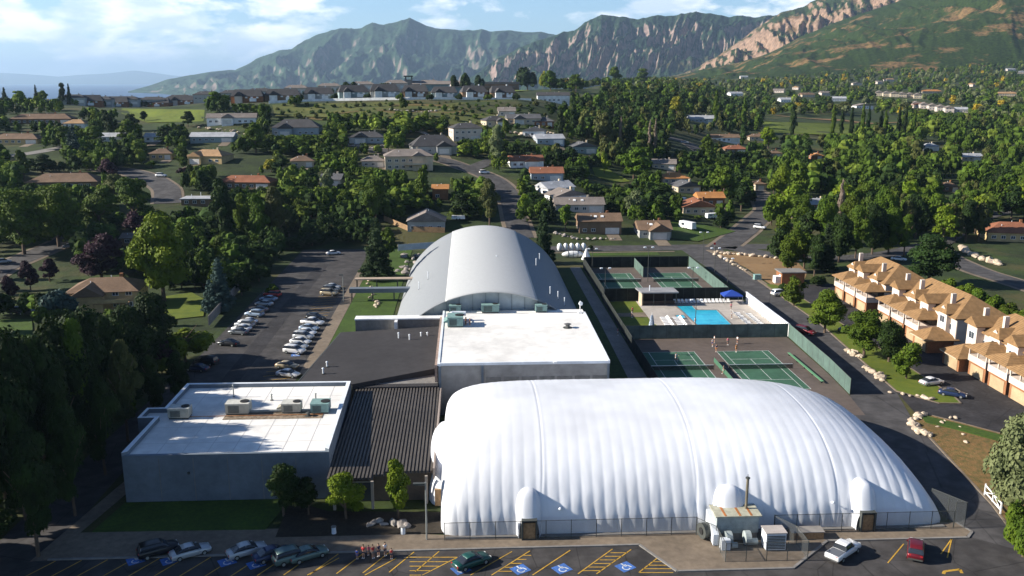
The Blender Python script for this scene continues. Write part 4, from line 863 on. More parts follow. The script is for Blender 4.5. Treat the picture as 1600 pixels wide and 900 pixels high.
for k in range(12): lounger(64.2+(k % 2)*.2, 190.5+k*1.3, 1.5+rnd.uniform(-.1, .1), 'white sun lounger in the inner row on the deck right of the pool', 'loungers in the inner row right of the pool')
for k in range(11): lounger(66.9, 190.8+k*1.3, 1.5+rnd.uniform(-.1, .1), 'white sun lounger in the outer row near the white wall', 'loungers in the outer row near the white wall')
lg = thing('lifeguard_stand', 'small white stand at the near edge of the pool', 'stand', (57.8, 188.6, .1))
obj('seat', MB().box(-.7, .7, -.5, .5, .9, 1.0), white, lg)
for x, y in ((-.6, -.4), (.6, -.4), (-.6, .4), (.6, .4)): obj('leg', MB().box(x-.05, x+.05, y-.05, y+.05, 0, .9), white, lg)
# small things
def tcab(name, label, x, y, w_, d_, h_, m, z=.05):
    t = thing(name, label, 'cabinet', (x, y, z)); obj('casing', MB().box(-w_/2, w_/2, -d_/2, d_/2, .1, h_, .05, .05), m, t); obj('plinth', MB().box(-w_/2-.15, w_/2+.15, -d_/2-.15, d_/2+.15, 0, .099), concrete_grey, t); obj('door', MB().box(-w_*.3, w_*.3, -d_/2-.03, -d_/2+.0, .2, h_*.85), m, t)
x, y, _ = G(1183, 437); tcab('transformer_box', 'teal transformer box on the bare brown plot', x, y, 2.0, 1.6, 1.5, teal)
x, y, _ = G(1238, 443)
ub = thing('pump_house', 'small brick utility shed with flat grey roof beyond the bare plot', 'shed', (x, y+2, .05))
obj('wall', MB().box(-3.2, 3.2, -2.4, 2.4, 0, 3.0), brick, ub); obj('roof', MB().box(-3.6, 3.6, -2.8, 2.8, 3.001, 3.3), concrete_grey, ub); obj('door', MB().box(-3.26, -3.202, -1.6, -.2, .05, 2.3), white, ub); obj('annex', MB().box(-4.8, -3.27, -1.8, .3, 0, 1.9), white, ub)
# wrapped white bundles behind the arched hall, and roller cover
for i, (px, py, ln, rr, lb_) in enumerate([(893, 392, 9, .9, 'row of upright white wrapped fabric rolls behind the arched hall'), (895, 402, 6.5, 1.0, 'long white wrapped roll lying beside the arched hall')]):
    x, y = G0(px, py); t = thing('wrapped_fabric_roll', lb_, 'fabric roll', (x, y, 0))
    if i == 0:
        for k in range(5): obj('roll', MB().ell((-4+k*2.0, 0, 1.3), (.9, .9, 1.4), 10, 7), white, t, smooth=True)
    else: obj('roll', MB().ell((0, 0, 1.0), (3.6, 1.1, 1.1), 14, 8), white, t, smooth=True); obj('strap', (lambda q: [q.tube((a, 0, 1.0), (a+.15, 0, 1.0), 1.1, 1.1, 14) for a in (-1.6, 0, 1.5)] and q)(MB()), dark_steel, t)
x, y = G0(916, 405); wt2 = thing('white_tarp_cone', 'pointed white tarpaulin heap at the corner of the far courts', 'tarpaulin', (x, y, 0)); obj('tarpaulin', MB().tube((0, 0, 0), (0, 0, 3.6), 1.7, .1, 7), white, wt2)
sp0 = MB().tube((0, 0, 0), (0, 0, 2.6), .04); x, y = G0(1116, 394)
ss = thing('stop_sign', 'red stop sign at the junction by the bare plot', 'sign', (x, y, .1)); obj('post', sp0, steel, ss)
sg = obj('sign_face', MB().add([(.42*math.cos(k*math.pi/4+math.pi/8), -.05, 2.75+.42*math.sin(k*math.pi/4+math.pi/8)) for k in range(8)]+[(.42*math.cos(k*math.pi/4+math.pi/8), -.02, 2.75+.42*math.sin(k*math.pi/4+math.pi/8)) for k in range(8)], [tuple(range(8)), tuple(range(8, 16))[::-1]]+[(k, k+8, (k+1) % 8+8, (k+1) % 8) for k in range(8)]), mat('sign_red', (.5, .03, .03), .5), ss)
for i, (px, py) in enumerate([(522, 835), (630, 835)]):
    x, y = G0(px, py); t = thing('planter_post', ['short pale bollard planter left of the entrance path', 'short pale bollard planter right of the entrance path'][i], 'bollard', (x, y, .12)); obj('body', MB().tube((0, 0, 0), (0, 0, .9), .3, .25, 10), parapet, t); obj('cap', MB().tube((0, 0, .901), (0, 0, .98), .33, .33, 10), concrete_grey, t)
# ------------------------------------------------------------------ houses
DRV = []; PROT = []     # picture areas that trees in front must leave open: x0,y0,x1,y1
def rmat(n, c): return mat('roof_'+n, c, .9, (2.2, .16, None, 6), bump=(9, .4, .05))
RO = dict(grey=rmat('grey', (.10, .10, .105)), dark=rmat('dark', (.06, .058, .06)), brown=rmat('brown', (.17, .11, .07)), tan=rmat('tan', (.34, .21, .11)), rust=rmat('rust', (.24, .095, .05)),
          light=rmat('light', (.36, .37, .39)), mid=rmat('mid', (.20, .17, .15)), orange=rmat('orange', (.40, .18, .06)))
WA = dict(white=white, cream=cream, pale=pinkwhite, blue=mat('blue_grey_siding', (.30, .35, .40), .8, (2, .06)), grey=mat('grey_siding', (.40, .40, .38), .8, (2, .06)), brick=brick, brown=mat('brown_siding', (.20, .13, .08), .8, (2, .1)), yellow=mat('buff_brick', (.50, .36, .18), .9, (4, .12)), teal=mat('grey_green_siding', (.25, .32, .33), .8, (2, .06)))
garage_m = mat('white_garage_door', (.66, .64, .60), .6, (2, .05))
def house(px, py, wpx, label, roof='brown', wall='cream', rz=0, d=None, h=3.0, rt='hip', garage=True, wing=None, chimney=True, sky=0, name='house', w=None, rh=None, prot=None, grp=None, zoff=0, dormer=False, deck=False):
    g = G(px, py)
    if g is None: return
    X, Y, Z = g; s = PX(X, Y, Z)[2]; w = w or wpx/s; d = d or min(w*.75, 12)
    Y += d*.5*abs(math.cos(rz))
    Z = min(hgt(X, Y), Z)+zoff
    t = thing(name, label, 'house', (X, Y, Z), rz, grp)
    rm_, wm = RO[roof], WA[wall]; rh = rh or min(w, d)*.23; e = .5
    x0, x1, y0, y1 = -w/2, w/2, -d/2, d/2
    b = MB()
    if rt == 'gable_front':
        b.prism([(x0, y0), (x1, y0), (x1, y1), (x0, y1)], -3, h)
        b.add([(x0, y0, h), (x1, y0, h), (0, y0, h+rh*.93), (x0, y1, h), (x1, y1, h), (0, y1, h+rh*.93)], [(0, 1, 2), (5, 4, 3)])
        r = MB().gable(x0-e, x1+e, y0-e, y1+e, h-.02+.12, h+rh+.12, .14, 'y')
    elif rt == 'gable_side':
        b.prism([(x0, y0), (x1, y0), (x1, y1), (x0, y1)], -3, h)
        b.add([(x0, y0, h), (x0, y1, h), (x0, 0, h+rh*.93), (x1, y0, h), (x1, y1, h), (x1, 0, h+rh*.93)], [(1, 0, 2), (3, 4, 5)])
        r = MB().gable(x0-e, x1+e, y0-e, y1+e, h+.1, h+rh+.12, .14, 'x')
    elif rt == 'flat':
        b.prism([(x0, y0), (x1, y0), (x1, y1), (x0, y1)], -3, h); r = MB().box(x0-e, x1+e, y0-e, y1+e, h+.002, h+.3)
    else:
        b.prism([(x0, y0), (x1, y0), (x1, y1), (x0, y1)], -3, h)
        r = MB().gable(x0-e, x1+e, y0-e, y1+e, h+.02, h+rh, .16, 'x' if w >= d else 'y', hip=min(w, d)*.45)
    obj('wall', b, wm, t); ro = obj('roof', r, rm_, t)
    if chimney: obj('chimney', MB().box(w*.18, w*.18+.8, .2, 1.0, h+rh*.5, h+rh+.8), brick if roof in ('brown', 'rust', 'orange') else cream, ro)
    obj('roof_vent', MB().tube((-w*.2, -d*.2, h+.3), (-w*.2, -d*.2, h+rh*.6+.6), .1).tube((w*.05, d*.1, h+rh*.4), (w*.05, d*.1, h+rh*.9+.5), .1), parapet, ro)
    for k in range(sky):
        xx = -w*.1+k*w*.16; obj('skylight', MB().prism([(xx-.5, -d*.3), (xx+.5, -d*.3), (xx+.5, -d*.3+1.0), (xx-.5, -d*.3+1.0)], h+.3, lambda x, y: h+.22+rh*(y+d/2)/(d/2)+.25), white, ro)
    if wing:
        wx, ww, wd, wh_ = wing     # a front gabled wing
        q = MB().box(wx-ww/2, wx+ww/2, y0-wd, y0-.002, -3, wh_); q.add([(wx-ww/2, y0-wd, wh_), (wx+ww/2, y0-wd, wh_), (wx, y0-wd, wh_+ww*.30)], [(0, 1, 2)]); obj('wing_wall', q, wm, t)
        obj('wing_roof', MB().gable(wx-ww/2-.4, wx+ww/2+.4, y0-wd-.5, y0+d*.4, wh_+.1, wh_+.1+ww*.34, .14, 'y'), rm_, t)
        fy = y0-wd; gx = wx
        if garage: DRV.append((X, Y, rz, gx, fy)); gd = obj('garage_door', MB().box(gx-min(2.4, ww*.4), gx+min(2.4, ww*.4), fy-.06, fy-.003, .05, 2.3), garage_m, t)
    elif garage:
        DRV.append((X, Y, rz, x1-3.3 if w > 12 else x1-2.1, y0))
        gd = obj('garage_door', MB().box(x1-5.8 if w > 12 else x1-3.4, x1-.8, y0-.06, y0-.003, .05, 2.3), garage_m, t)
    # windows front and west side
    nst = 2 if h > 4.6 else 1; lim = x1-6.5 if (garage and not wing and w > 12) else (x1-4 if garage and not wing else x1-.6)
    for st in range(nst):
        x = x0+1.2
        while x+1.5 < (lim if st == 0 else x1-.6):
            if not (wing and wing[0]-wing[1]/2-1.5 < x < wing[0]+wing[1]/2+.1):
                wf = obj('window', MB().box(x, x+1.5, y0-.07, y0-.003, .95+st*2.8, 2.15+st*2.8), white, t)
                obj('pane', MB().box(x+.1, x+.7, y0-.09, y0-.0705, 1.05+st*2.8, 2.05+st*2.8).box(x+.8, x+1.4, y0-.09, y0-.0705, 1.05+st*2.8, 2.05+st*2.8), wglass, wf)
            x += 3.1
        for yy in (y0+d*.25, y0+d*.65):
            wf = obj('window', MB().box(x0-.07, x0-.003, yy, yy+1.3, .95+st*2.8, 2.15+st*2.8), white, t); obj('pane', MB().box(x0-.09, x0-.0705, yy+.12, yy+1.18, 1.05+st*2.8, 2.05+st*2.8), wglass, wf)
    if deck:
        dk_ = obj('deck', MB().box(x0*.2, x1*.8, y0-2.6, y0-.01, 2.3, 2.5), wood, t); obj('railing', MB().box(x0*.2, x1*.8, y0-2.62, y0-2.55, 2.51, 3.4), wm, dk_)
        for xx in (x0*.2+.1, x1*.3, x1*.8-.25): obj('deck_post', MB().box(xx, xx+.14, y0-2.5, y0-2.36, -1, 2.29), wood, dk_)
    a, bb_ = PX(X-w/2, Y-d/2, Z), PX(X+w/2, Y, Z+h+rh)
    pr = (prot if prot is not None else .55)*.85
    hh_ = a[1]-bb_[1]
    if pr: PROT.append((min(a[0], bb_[0]), bb_[1], max(a[0], bb_[0]), a[1]-hh_*(1-pr)*.9))
    return t
H = house
H(158, 486, 104, 'large brown hip roofed house with balcony and cream walls, nearest on the left', 'brown', 'yellow', .12, 11, 4.8, wing=(-3, 7, 2.2, 4.2), garage=False, deck=True, prot=.9)
H(325, 256, 58, 'cream brick house with bright tan roof above the round end street', 'tan', 'yellow', -.25, 11, 3.6, wing=(-4, 6, 2, 3.4), prot=.9)
H(384, 296, 84, 'long low brown roofed house right of the bright tan one', 'rust', 'brown', -.15, 10, 3, prot=.7)
H(95, 296, 104, 'wide brown hip roofed house behind the purple tree by the round end street', 'brown', 'brown', .1, 13, 3, garage=False, prot=.5)
H(22, 226, 72, 'brown roofed house with cream garage at the left edge of the photo', 'brown', 'yellow', 0, 11, 2.8, prot=.8)
H(62, 194, 90, 'dark brown low house below the leftmost ridge house', 'brown', 'brown', .1, 12, 3, prot=.6)
H(116, 200, 32, 'small tan roofed house among the trees on the upper left', 'tan', 'white', 0, 9, 2.6, prot=.6)
H(307, 322, 46, 'small flat grey roofed outbuilding right of the round end street', 'light', 'brown', 0, 8, 2.6, 'flat', garage=False, prot=.8, chimney=False)
H(203, 384, 26, 'small grey shed roof beside the big bright green tree', 'mid', 'brown', 0, 6, 2.5, 'gable_side', garage=False, prot=.8, chimney=False)
H(331, 223, 66, 'long pale grey roofed house with pale green walls', 'light', 'teal', 0, 9, 2.9, 'gable_side', prot=.9)
H(175, 222, 34, 'house with pale grey roof half hidden by round trees', 'light', 'white', 0, 8, 2.6, 'gable_side', prot=.3)
H(238, 222, 24, 'tiny pale roofed house left of the long pale one', 'light', 'white', 0, 8, 2.6, 'gable_side', prot=.3)
H(360, 194, 74, 'white house with three gables and a rock garden', 'mid', 'white', .15, 10, 3.4, 'gable_side', wing=(-2, 6, 3, 3.4), prot=.95)
H(462, 212, 72, 'blue grey gabled house with big dark roof under the terraced hillside', 'dark', 'blue', .0, 13, 4.2, wing=(-5, 7, 3, 3.8), prot=.95, rh=4)
H(573, 224, 54, 'small blue grey gabled house below the terraces', 'dark', 'blue', 0, 11, 3, wing=(-3, 6, 2, 3), prot=.9)
H(676, 240, 70, 'house with steep dark many sided roof behind the big cream house', 'dark', 'grey', .2, 13, 3.6, wing=(4, 7, 2.5, 3.4), prot=.8, rh=5)
H(727, 220, 46, 'tall cream house with dark hip roof at the foot of the slope', 'dark', 'pale', .25, 11, 6.4, prot=.9)
H(637, 266, 74, 'big cream two storey house with brown roof, large windows and white deck', 'mid', 'cream', .12, 12, 6.2, wing=(4, 5, 1, 6.2), garage=False, prot=.95, deck=True)
H(582, 262, 36, 'single storey grey garage wing left of the big cream house', 'mid', 'grey', .1, 9, 3, prot=.9)
H(666, 362, 58, 'pale grey gable fronted house with tan fence directly behind the arched hall', 'mid', 'grey', 0, 11, 3.6, 'gable_front', garage=False, prot=1, rh=3.2, chimney=False)
H(688, 312, 24, 'small orange roofed brick outbuilding between two tall trees', 'orange', 'brick', 0, 8, 4.2, 'gable_side', garage=False, prot=.9, chimney=False)
H(822, 262, 52, 'rust roofed house with white front left of the rust garage', 'rust', 'white', .1, 10, 3, 'gable_side', wing=(2, 6, 2, 3), prot=.95)
H(855, 283, 50, 'rust roofed house with pale blue end wall beside the curved street', 'rust', 'blue', 0, 10, 3.4, 'gable_side', prot=.9)
H(868, 305, 50, 'light grey roofed white house behind the skylight house', 'light', 'white', .5, 10, 3, 'gable_side', prot=.8)
H(885, 318, 54, 'white house with mixed grey roof planes left of the skylight roof', 'mid', 'white', .4, 10, 3.1, 'gable_front', prot=.8)
H(906, 332, 76, 'wide house with grey brown roof carrying two bright skylights', 'mid', 'pale', 0, 10, 3, 'gable_side', sky=2, prot=.95)
H(938, 366, 66, 'dark brown two storey house on the cross street', 'brown', 'brown', 0, 10, 4.6, 'gable_side', sky=2, prot=.8)
H(1024, 372, 50, 'house with brown skylit roof and white gabled garage at the cross street', 'brown', 'grey', 0, 11, 2.9, 'gable_side', sky=2, wing=(1, 7, 3, 2.8), prot=1)
H(1093, 336, 52, 'cream house with brown cross gabled roof by the corner garden', 'rust', 'cream', 0, 11, 3.2, 'gable_front', prot=.95, garage=False)
H(1112, 322, 40, 'orange roofed house right behind the cream corner house', 'orange', 'brick', 0, 9, 3.4, 'gable_side', prot=.7)
H(1074, 302, 38, 'grey roofed cream gabled house on the north street', 'grey', 'cream', .2, 9, 3, 'gable_front', prot=.95)
H(1056, 288, 42, 'orange domed hip roof house on the north street', 'orange', 'cream', 0, 10, 2.8, prot=.9)
H(1040, 265, 36, 'small cream house with grey brown roof farthest up the north street', 'mid', 'cream', -.2, 9, 2.8, 'gable_side', prot=.9)
H(911, 240, 40, 'grey blue gable house below the tall poplars', 'grey', 'teal', .2, 10, 3.4, 'gable_front', prot=.9)
H(858, 226, 44, 'light grey roofed house with rocky garden', 'light', 'blue', .2, 9, 3, 'gable_side', prot=.9)
H(818, 194, 52, 'grey roofed house with rock terraces on the upper slope', 'grey', 'cream', .1, 10, 3, 'gable_side', wing=(-3, 6, 2, 3), prot=.9)
H(850, 198, 30, 'small grey hip roofed house at the right of the rock terraces', 'grey', 'brick', 0, 9, 3, prot=.8)
H(1134, 222, 44, 'white walled bungalow with dark roof beyond the north street', 'brown', 'white', 0, 9, 2.8, 'gable_side', prot=.8)
H(1184, 220, 26, 'small cream house right of the white bungalow', 'brown', 'cream', 0, 8, 2.8, prot=.8)
H(1150, 240, 34, 'brown hip roofed house under a dark tree near the valley edge', 'rust', 'brown', 0, 9, 2.8, prot=.6)
H(1098, 192, 40, 'blue grey roofed house behind the yellow green tree', 'light', 'blue', 0, 10, 3, 'gable_side', prot=.7)
H(1188, 298, 16, 'narrow cream house peeking out between trees by the north street', 'brown', 'cream', 0, 7, 3.2, prot=.6)
H(1281, 330, 36, 'white roofed house with orange walls deep in the right hand wood', 'light', 'brick', 0, 9, 2.8, 'gable_side', prot=.8)
H(1211, 246, 20, 'cream cottage at the left edge of the right hand wood', 'brown', 'cream', 0, 7, 2.6, prot=.6)
H(1278, 250, 16, 'tiny orange roofed cottage in the right hand wood', 'orange', 'brick', 0, 7, 2.6, prot=.6)
H(1456, 236, 22, 'white villa glimpsed among the trees on the upper right', 'light', 'white', 0, 8, 3, prot=.6)
H(1520, 252, 32, 'long white roof glimpsed among the trees on the upper right', 'light', 'cream', 0, 8, 2.6, 'gable_side', prot=.6)
H(1592, 378, 78, 'brown roofed house with white fascia and buff walls at the right edge', 'rust', 'yellow', -.25, 13, 3.2, garage=False, prot=.95)
H(1486, 300, 26, 'mauve roofed house hidden in the right hand wood', 'brown', 'brown', 0, 8, 2.6, prot=.5)
H(1250, 346, 20, 'small brick house with orange roof behind the right hand wood edge', 'orange', 'brick', 0, 8, 2.4, prot=.5)
H(772, 198, 34, 'cream walled dark roofed house left of the rock terraces', 'dark', 'cream', .3, 10, 3.4, prot=.9, wing=(2, 5, 2, 3))
H(836, 214, 34, 'small white house under the rock terraces', 'grey', 'white', -.2, 9, 3, 'gable_front', prot=.9)
H(792, 182, 26, 'pale house highest among the rock terraces', 'mid', 'pale', 0, 9, 3, 'gable_side', prot=.9)
H(470, 262, 34, 'brown roofed house half hidden in the middle west gardens', 'brown', 'cream', .2, 9, 3, prot=.7)
H(518, 292, 32, 'grey roofed house on the lawn above the excavated yard', 'grey', 'pale', -.1, 9, 3, 'gable_side', prot=.7)
H(250, 250, 34, 'brown house between the round bushes and the bright tan roof', 'brown', 'yellow', .1, 9, 3, prot=.6)
# attached houses along the ridge
proto = None
dk_r = RO['dark']
def twin(px, py, wpx, label, grp='twin houses along the ridge', wall='grey', rz=0.12):
    g = G(px, py); X, Y, Z = g; s = PX(*g)[2]; w = wpx/s; d = 10
    t = thing('ridge_house', label, 'house', (X, Y+3+rnd.uniform(-3, 4), hgt(X, Y+3)+.3), rz+rnd.uniform(-.2, .15), grp, (rnd.uniform(.84, .98), 1, rnd.uniform(1.05, 1.3)))
    obj('wall', MB().box(-w/2, w/2, -d/2, d/2, -3, 3), WA[wall], t); ro = obj('roof', MB().gable(-w/2-.4, w/2+.4, -d/2-.5, d/2+.5, 3.02, 6.6, .2, 'x', hip=2.5), dk_r, t)
    q = MB().box(-w*.36, -w*.36+5, -d/2-2.4, -d/2-.01, -2, 3.1); q.add([(-w*.36, -d/2-2.4, 3.1), (-w*.36+5, -d/2-2.4, 3.1), (-w*.36+2.5, -d/2-2.4, 5.0)], [(0, 1, 2)]); obj('gable_wing', q, WA['white' if wall != 'brick' else 'pale'], t)
    obj('wing_roof', MB().gable(-w*.36-.4, -w*.36+5.4, -d/2-2.7, 0, 3.15, 5.4, .15, 'y'), dk_r, t)
    obj('balcony', MB().box(w*.1, w*.1+4.5, -d/2-2.0, -d/2-.01, .3, 1.9), white, t)
    for x in (-w*.05, w*.12, w*.3): 
        wf = obj('window', MB().box(x, x+1.6, -d/2-.07, -d/2-.003, 1.95, 2.75), white, t)
    obj('chimney', MB().box(w*.2, w*.2+.9, .3, 1.1, 4.5, 7.4), white, ro)
    a = PX(X-w/2, Y, Z); PROT.append((a[0], a[1]-22, a[0]+wpx, a[1]))
tl = [(440, 158, 56, 'westernmost of the ridge houses above the terraced hillside, cream gable'), (497, 156, 50, 'second ridge house from the left above the terraces'), (550, 154, 50, 'third ridge house from the left above the terraces'), (601, 153, 48, 'fourth ridge house, above the middle of the terraces'),
      (648, 153, 46, 'fifth ridge house, left of the lone bush on the crest'), (694, 153, 46, 'sixth ridge house, right of the lone bush on the crest'), (740, 153, 46, 'seventh ridge house, above the end of the dry slope'), (784, 154, 46, 'easternmost of the ridge houses beside the school lawn'),
      (130, 160, 56, 'ridge house farthest to the left behind yellow green trees'), (178, 160, 50, 'ridge house above the west end of the plateau lawn'), (236, 165, 62, 'long ridge house behind the middle of the plateau lawn'), (286, 164, 46, 'ridge house behind the right of the plateau lawn'), (388, 160, 54, 'ridge house right of the dense green tree by the plateau lawn')]
for px, py, wp, l_ in tl: twin(px, py, wp, l_, wall='brick' if px < 400 else ['brown', 'grey', 'teal', 'cream'][px % 4])
for i, px in enumerate(range(110, 420, 42)): H(px, 147-(i % 2), 38, ['pale', 'dark', 'grey', 'brown', 'wide', 'small', 'low', 'plain'][i]+' looking roof in the rear row of ridge houses, number %d from the left' % (i+1), 'dark', 'grey', .1, 10, 4.2, prot=.3, grp='rear row on the ridge', zoff=2)
for i, px in enumerate(range(462, 730, 52)): H(px, 140+(i % 2), 36, ['first', 'second', 'third', 'fourth', 'fifth', 'sixth'][i]+' roof from the left in the rear row above the terraces', 'mid', 'pale', .1, 10, 4.2, prot=.3, grp='rear row on the ridge', zoff=2.5)
H(865, 160, 50, 'white two level house at the right end of the ridge', 'dark', 'white', 0, 9, 4.6, 'gable_side', prot=.9)
# school with a small tower
g = G(668, 133); s = PX(*g)[2]; sc_ = thing('ridge_school', 'long low grey public building with square open topped tower on the ridge', 'building', (g[0], g[1]+8, g[2]-1))
k = 1/s
obj('hall_wall', MB().box(-22*k, 34*k, -8, 8, -2, 13*k), WA['teal'], sc_); obj('hall_roof', MB().gable(-24*k, 36*k, -9, 9, 13*k+.02, 18*k, .3, 'x'), RO['mid'], sc_)
tw = obj('tower', MB().box(-36*k, -24*k, -6, 0, -2, 20*k), concrete_grey, sc_); obj('tower_cap', MB().box(-37*k, -23*k, -6.5, .5, 24*k, 26*k), dark_steel, tw)
for a in (-35*k, -25.5*k): obj('tower_post', MB().box(a, a+.7, -5.8, -5.1, 20*k, 24*k).box(a, a+.7, -1, -.3, 20*k, 24*k), dark_steel, tw)
obj('low_wing', MB().box(34*k+.01, 72*k, -6, 8, -2, 8*k), WA['teal'], sc_); obj('low_wing_roof', MB().box(34*k+.01, 73*k, -7, 9, 8*k+.01, 9.5*k), RO['mid'], sc_)
g = G(785, 130); s2 = PX(*g)[2]; sc2 = thing('ridge_annex', 'flat roofed school annexe left of the tallest ridge tree', 'building', (g[0], g[1]+8, g[2]-1)); k = 1/s2
obj('wall', MB().box(-28*k, 26*k, -6, 8, -2, 10*k), WA['brown'], sc2); obj('roof', MB().box(-29*k, 27*k, -7, 9, 10*k+.01, 13*k), RO['mid'], sc2); obj('canopy', MB().box(-28*k, 20*k, -10, -6.01, 5*k, 6*k), concrete_grey, sc2)
PROT += [(625, 105, 712, 128), (752, 116, 800, 128)]
# far valley houses
vh = []
for (x, y, wd, rf_, wl, lb_) in [(1150, 150, 22, 'light', 'white', 'white house with pale roof across the valley left of a poplar'), (1262, 152, 22, 'brown', 'cream', 'brown roofed house in the valley beneath the white mountain villas'), (1228, 160, 18, 'light', 'white', 'white gable house at the valley edge above the field road'),
    (1312, 158, 22, 'light', 'blue', 'blue white house above the field road'), (1350, 170, 30, 'mid', 'white', 'grey tan roofed house with white dormer above the poplar row'), (1442, 168, 28, 'rust', 'pale', 'rust roofed row house at the right of the valley terrace'), (1500, 176, 26, 'light', 'pale', 'white gabled house with steep front among valley trees'),
    (1456, 146, 30, 'orange', 'cream', 'orange roofed house in the valley centre'), (1575, 150, 30, 'tan', 'cream', 'tan house at the far right edge of the valley')]: H(x, y, wd, lb_, rf_, wl, rnd.uniform(-.3, .3), 10, 3.4, rnd.choice(['hip', 'gable_front', 'gable_side']), prot=.8, garage=False)
for i in range(6): H(1376+i*12, 150+i*.8, 12, ['first', 'second', 'third', 'fourth', 'fifth', 'last'][i]+' from the left in the row of cream gabled valley houses', 'mid', 'cream', -.3, 12, 5, 'gable_front', prot=.9, garage=False, grp='row of cream gabled houses in the valley', chimney=False)
for i in range(5): H(1434+i*13, 168+i*2, 13, ['first', 'second', 'third', 'fourth', 'fifth'][i]+' from the left in the lower row of pale valley gables', 'mid', 'pale', -.3, 12, 5, 'gable_front', prot=.9, garage=False, grp='lower row of pale gabled houses in the valley', chimney=False)
rv = random.Random(4)
spots = [(1118, 112, 9), (1128, 116, 8), (1140, 110, 12), (1152, 114, 9), (1163, 119, 10), (1176, 116, 8), (1197, 106, 9), (1205, 112, 8), (1215, 116, 12), (1232, 104, 7), (1246, 95, 8), (1262, 105, 12), (1270, 88, 9), (1283, 102, 9), (1291, 88, 7), (1318, 86, 16), (1330, 84, 12), (1352, 89, 16), (1364, 76, 11), (1384, 88, 14), (1394, 92, 9),
         (1380, 76, 12), (1398, 76, 14), (1412, 78, 14), (1430, 78, 10), (1526, 76, 18), (1549, 93, 12), (1565, 95, 10), (1580, 108, 14), (1592, 92, 8), (1598, 112, 12), (1340, 130, 12), (1374, 128, 8), (1390, 124, 12), (1310, 110, 10), (1296, 98, 9), (1448, 95, 12), (1470, 96, 9), (1500, 100, 12), (1520, 132, 9), (1245, 137, 8), (1218, 142, 14), (1290, 146, 12)]
def ORD(n): n += 1; return '%d%s' % (n, {1: 'st', 2: 'nd', 3: 'rd'}.get(n % 10 if n % 100 not in (11, 12, 13) else 0, 'th'))
for i, (x, y, wd) in enumerate(spots): H(x, y+3, wd*1.2, 'small pale walled house scattered on the slope below the mountain, %s from the left' % ORD(sorted(s_[0] for s_ in spots).index(x)), rv.choice(['light', 'mid', 'tan']), 'pale', rv.uniform(-.7, .7), 9, 3.6, rv.choice(['gable_front', 'gable_side', 'hip']), prot=.9, garage=False, grp='scattered pale houses below the mountain', chimney=False)
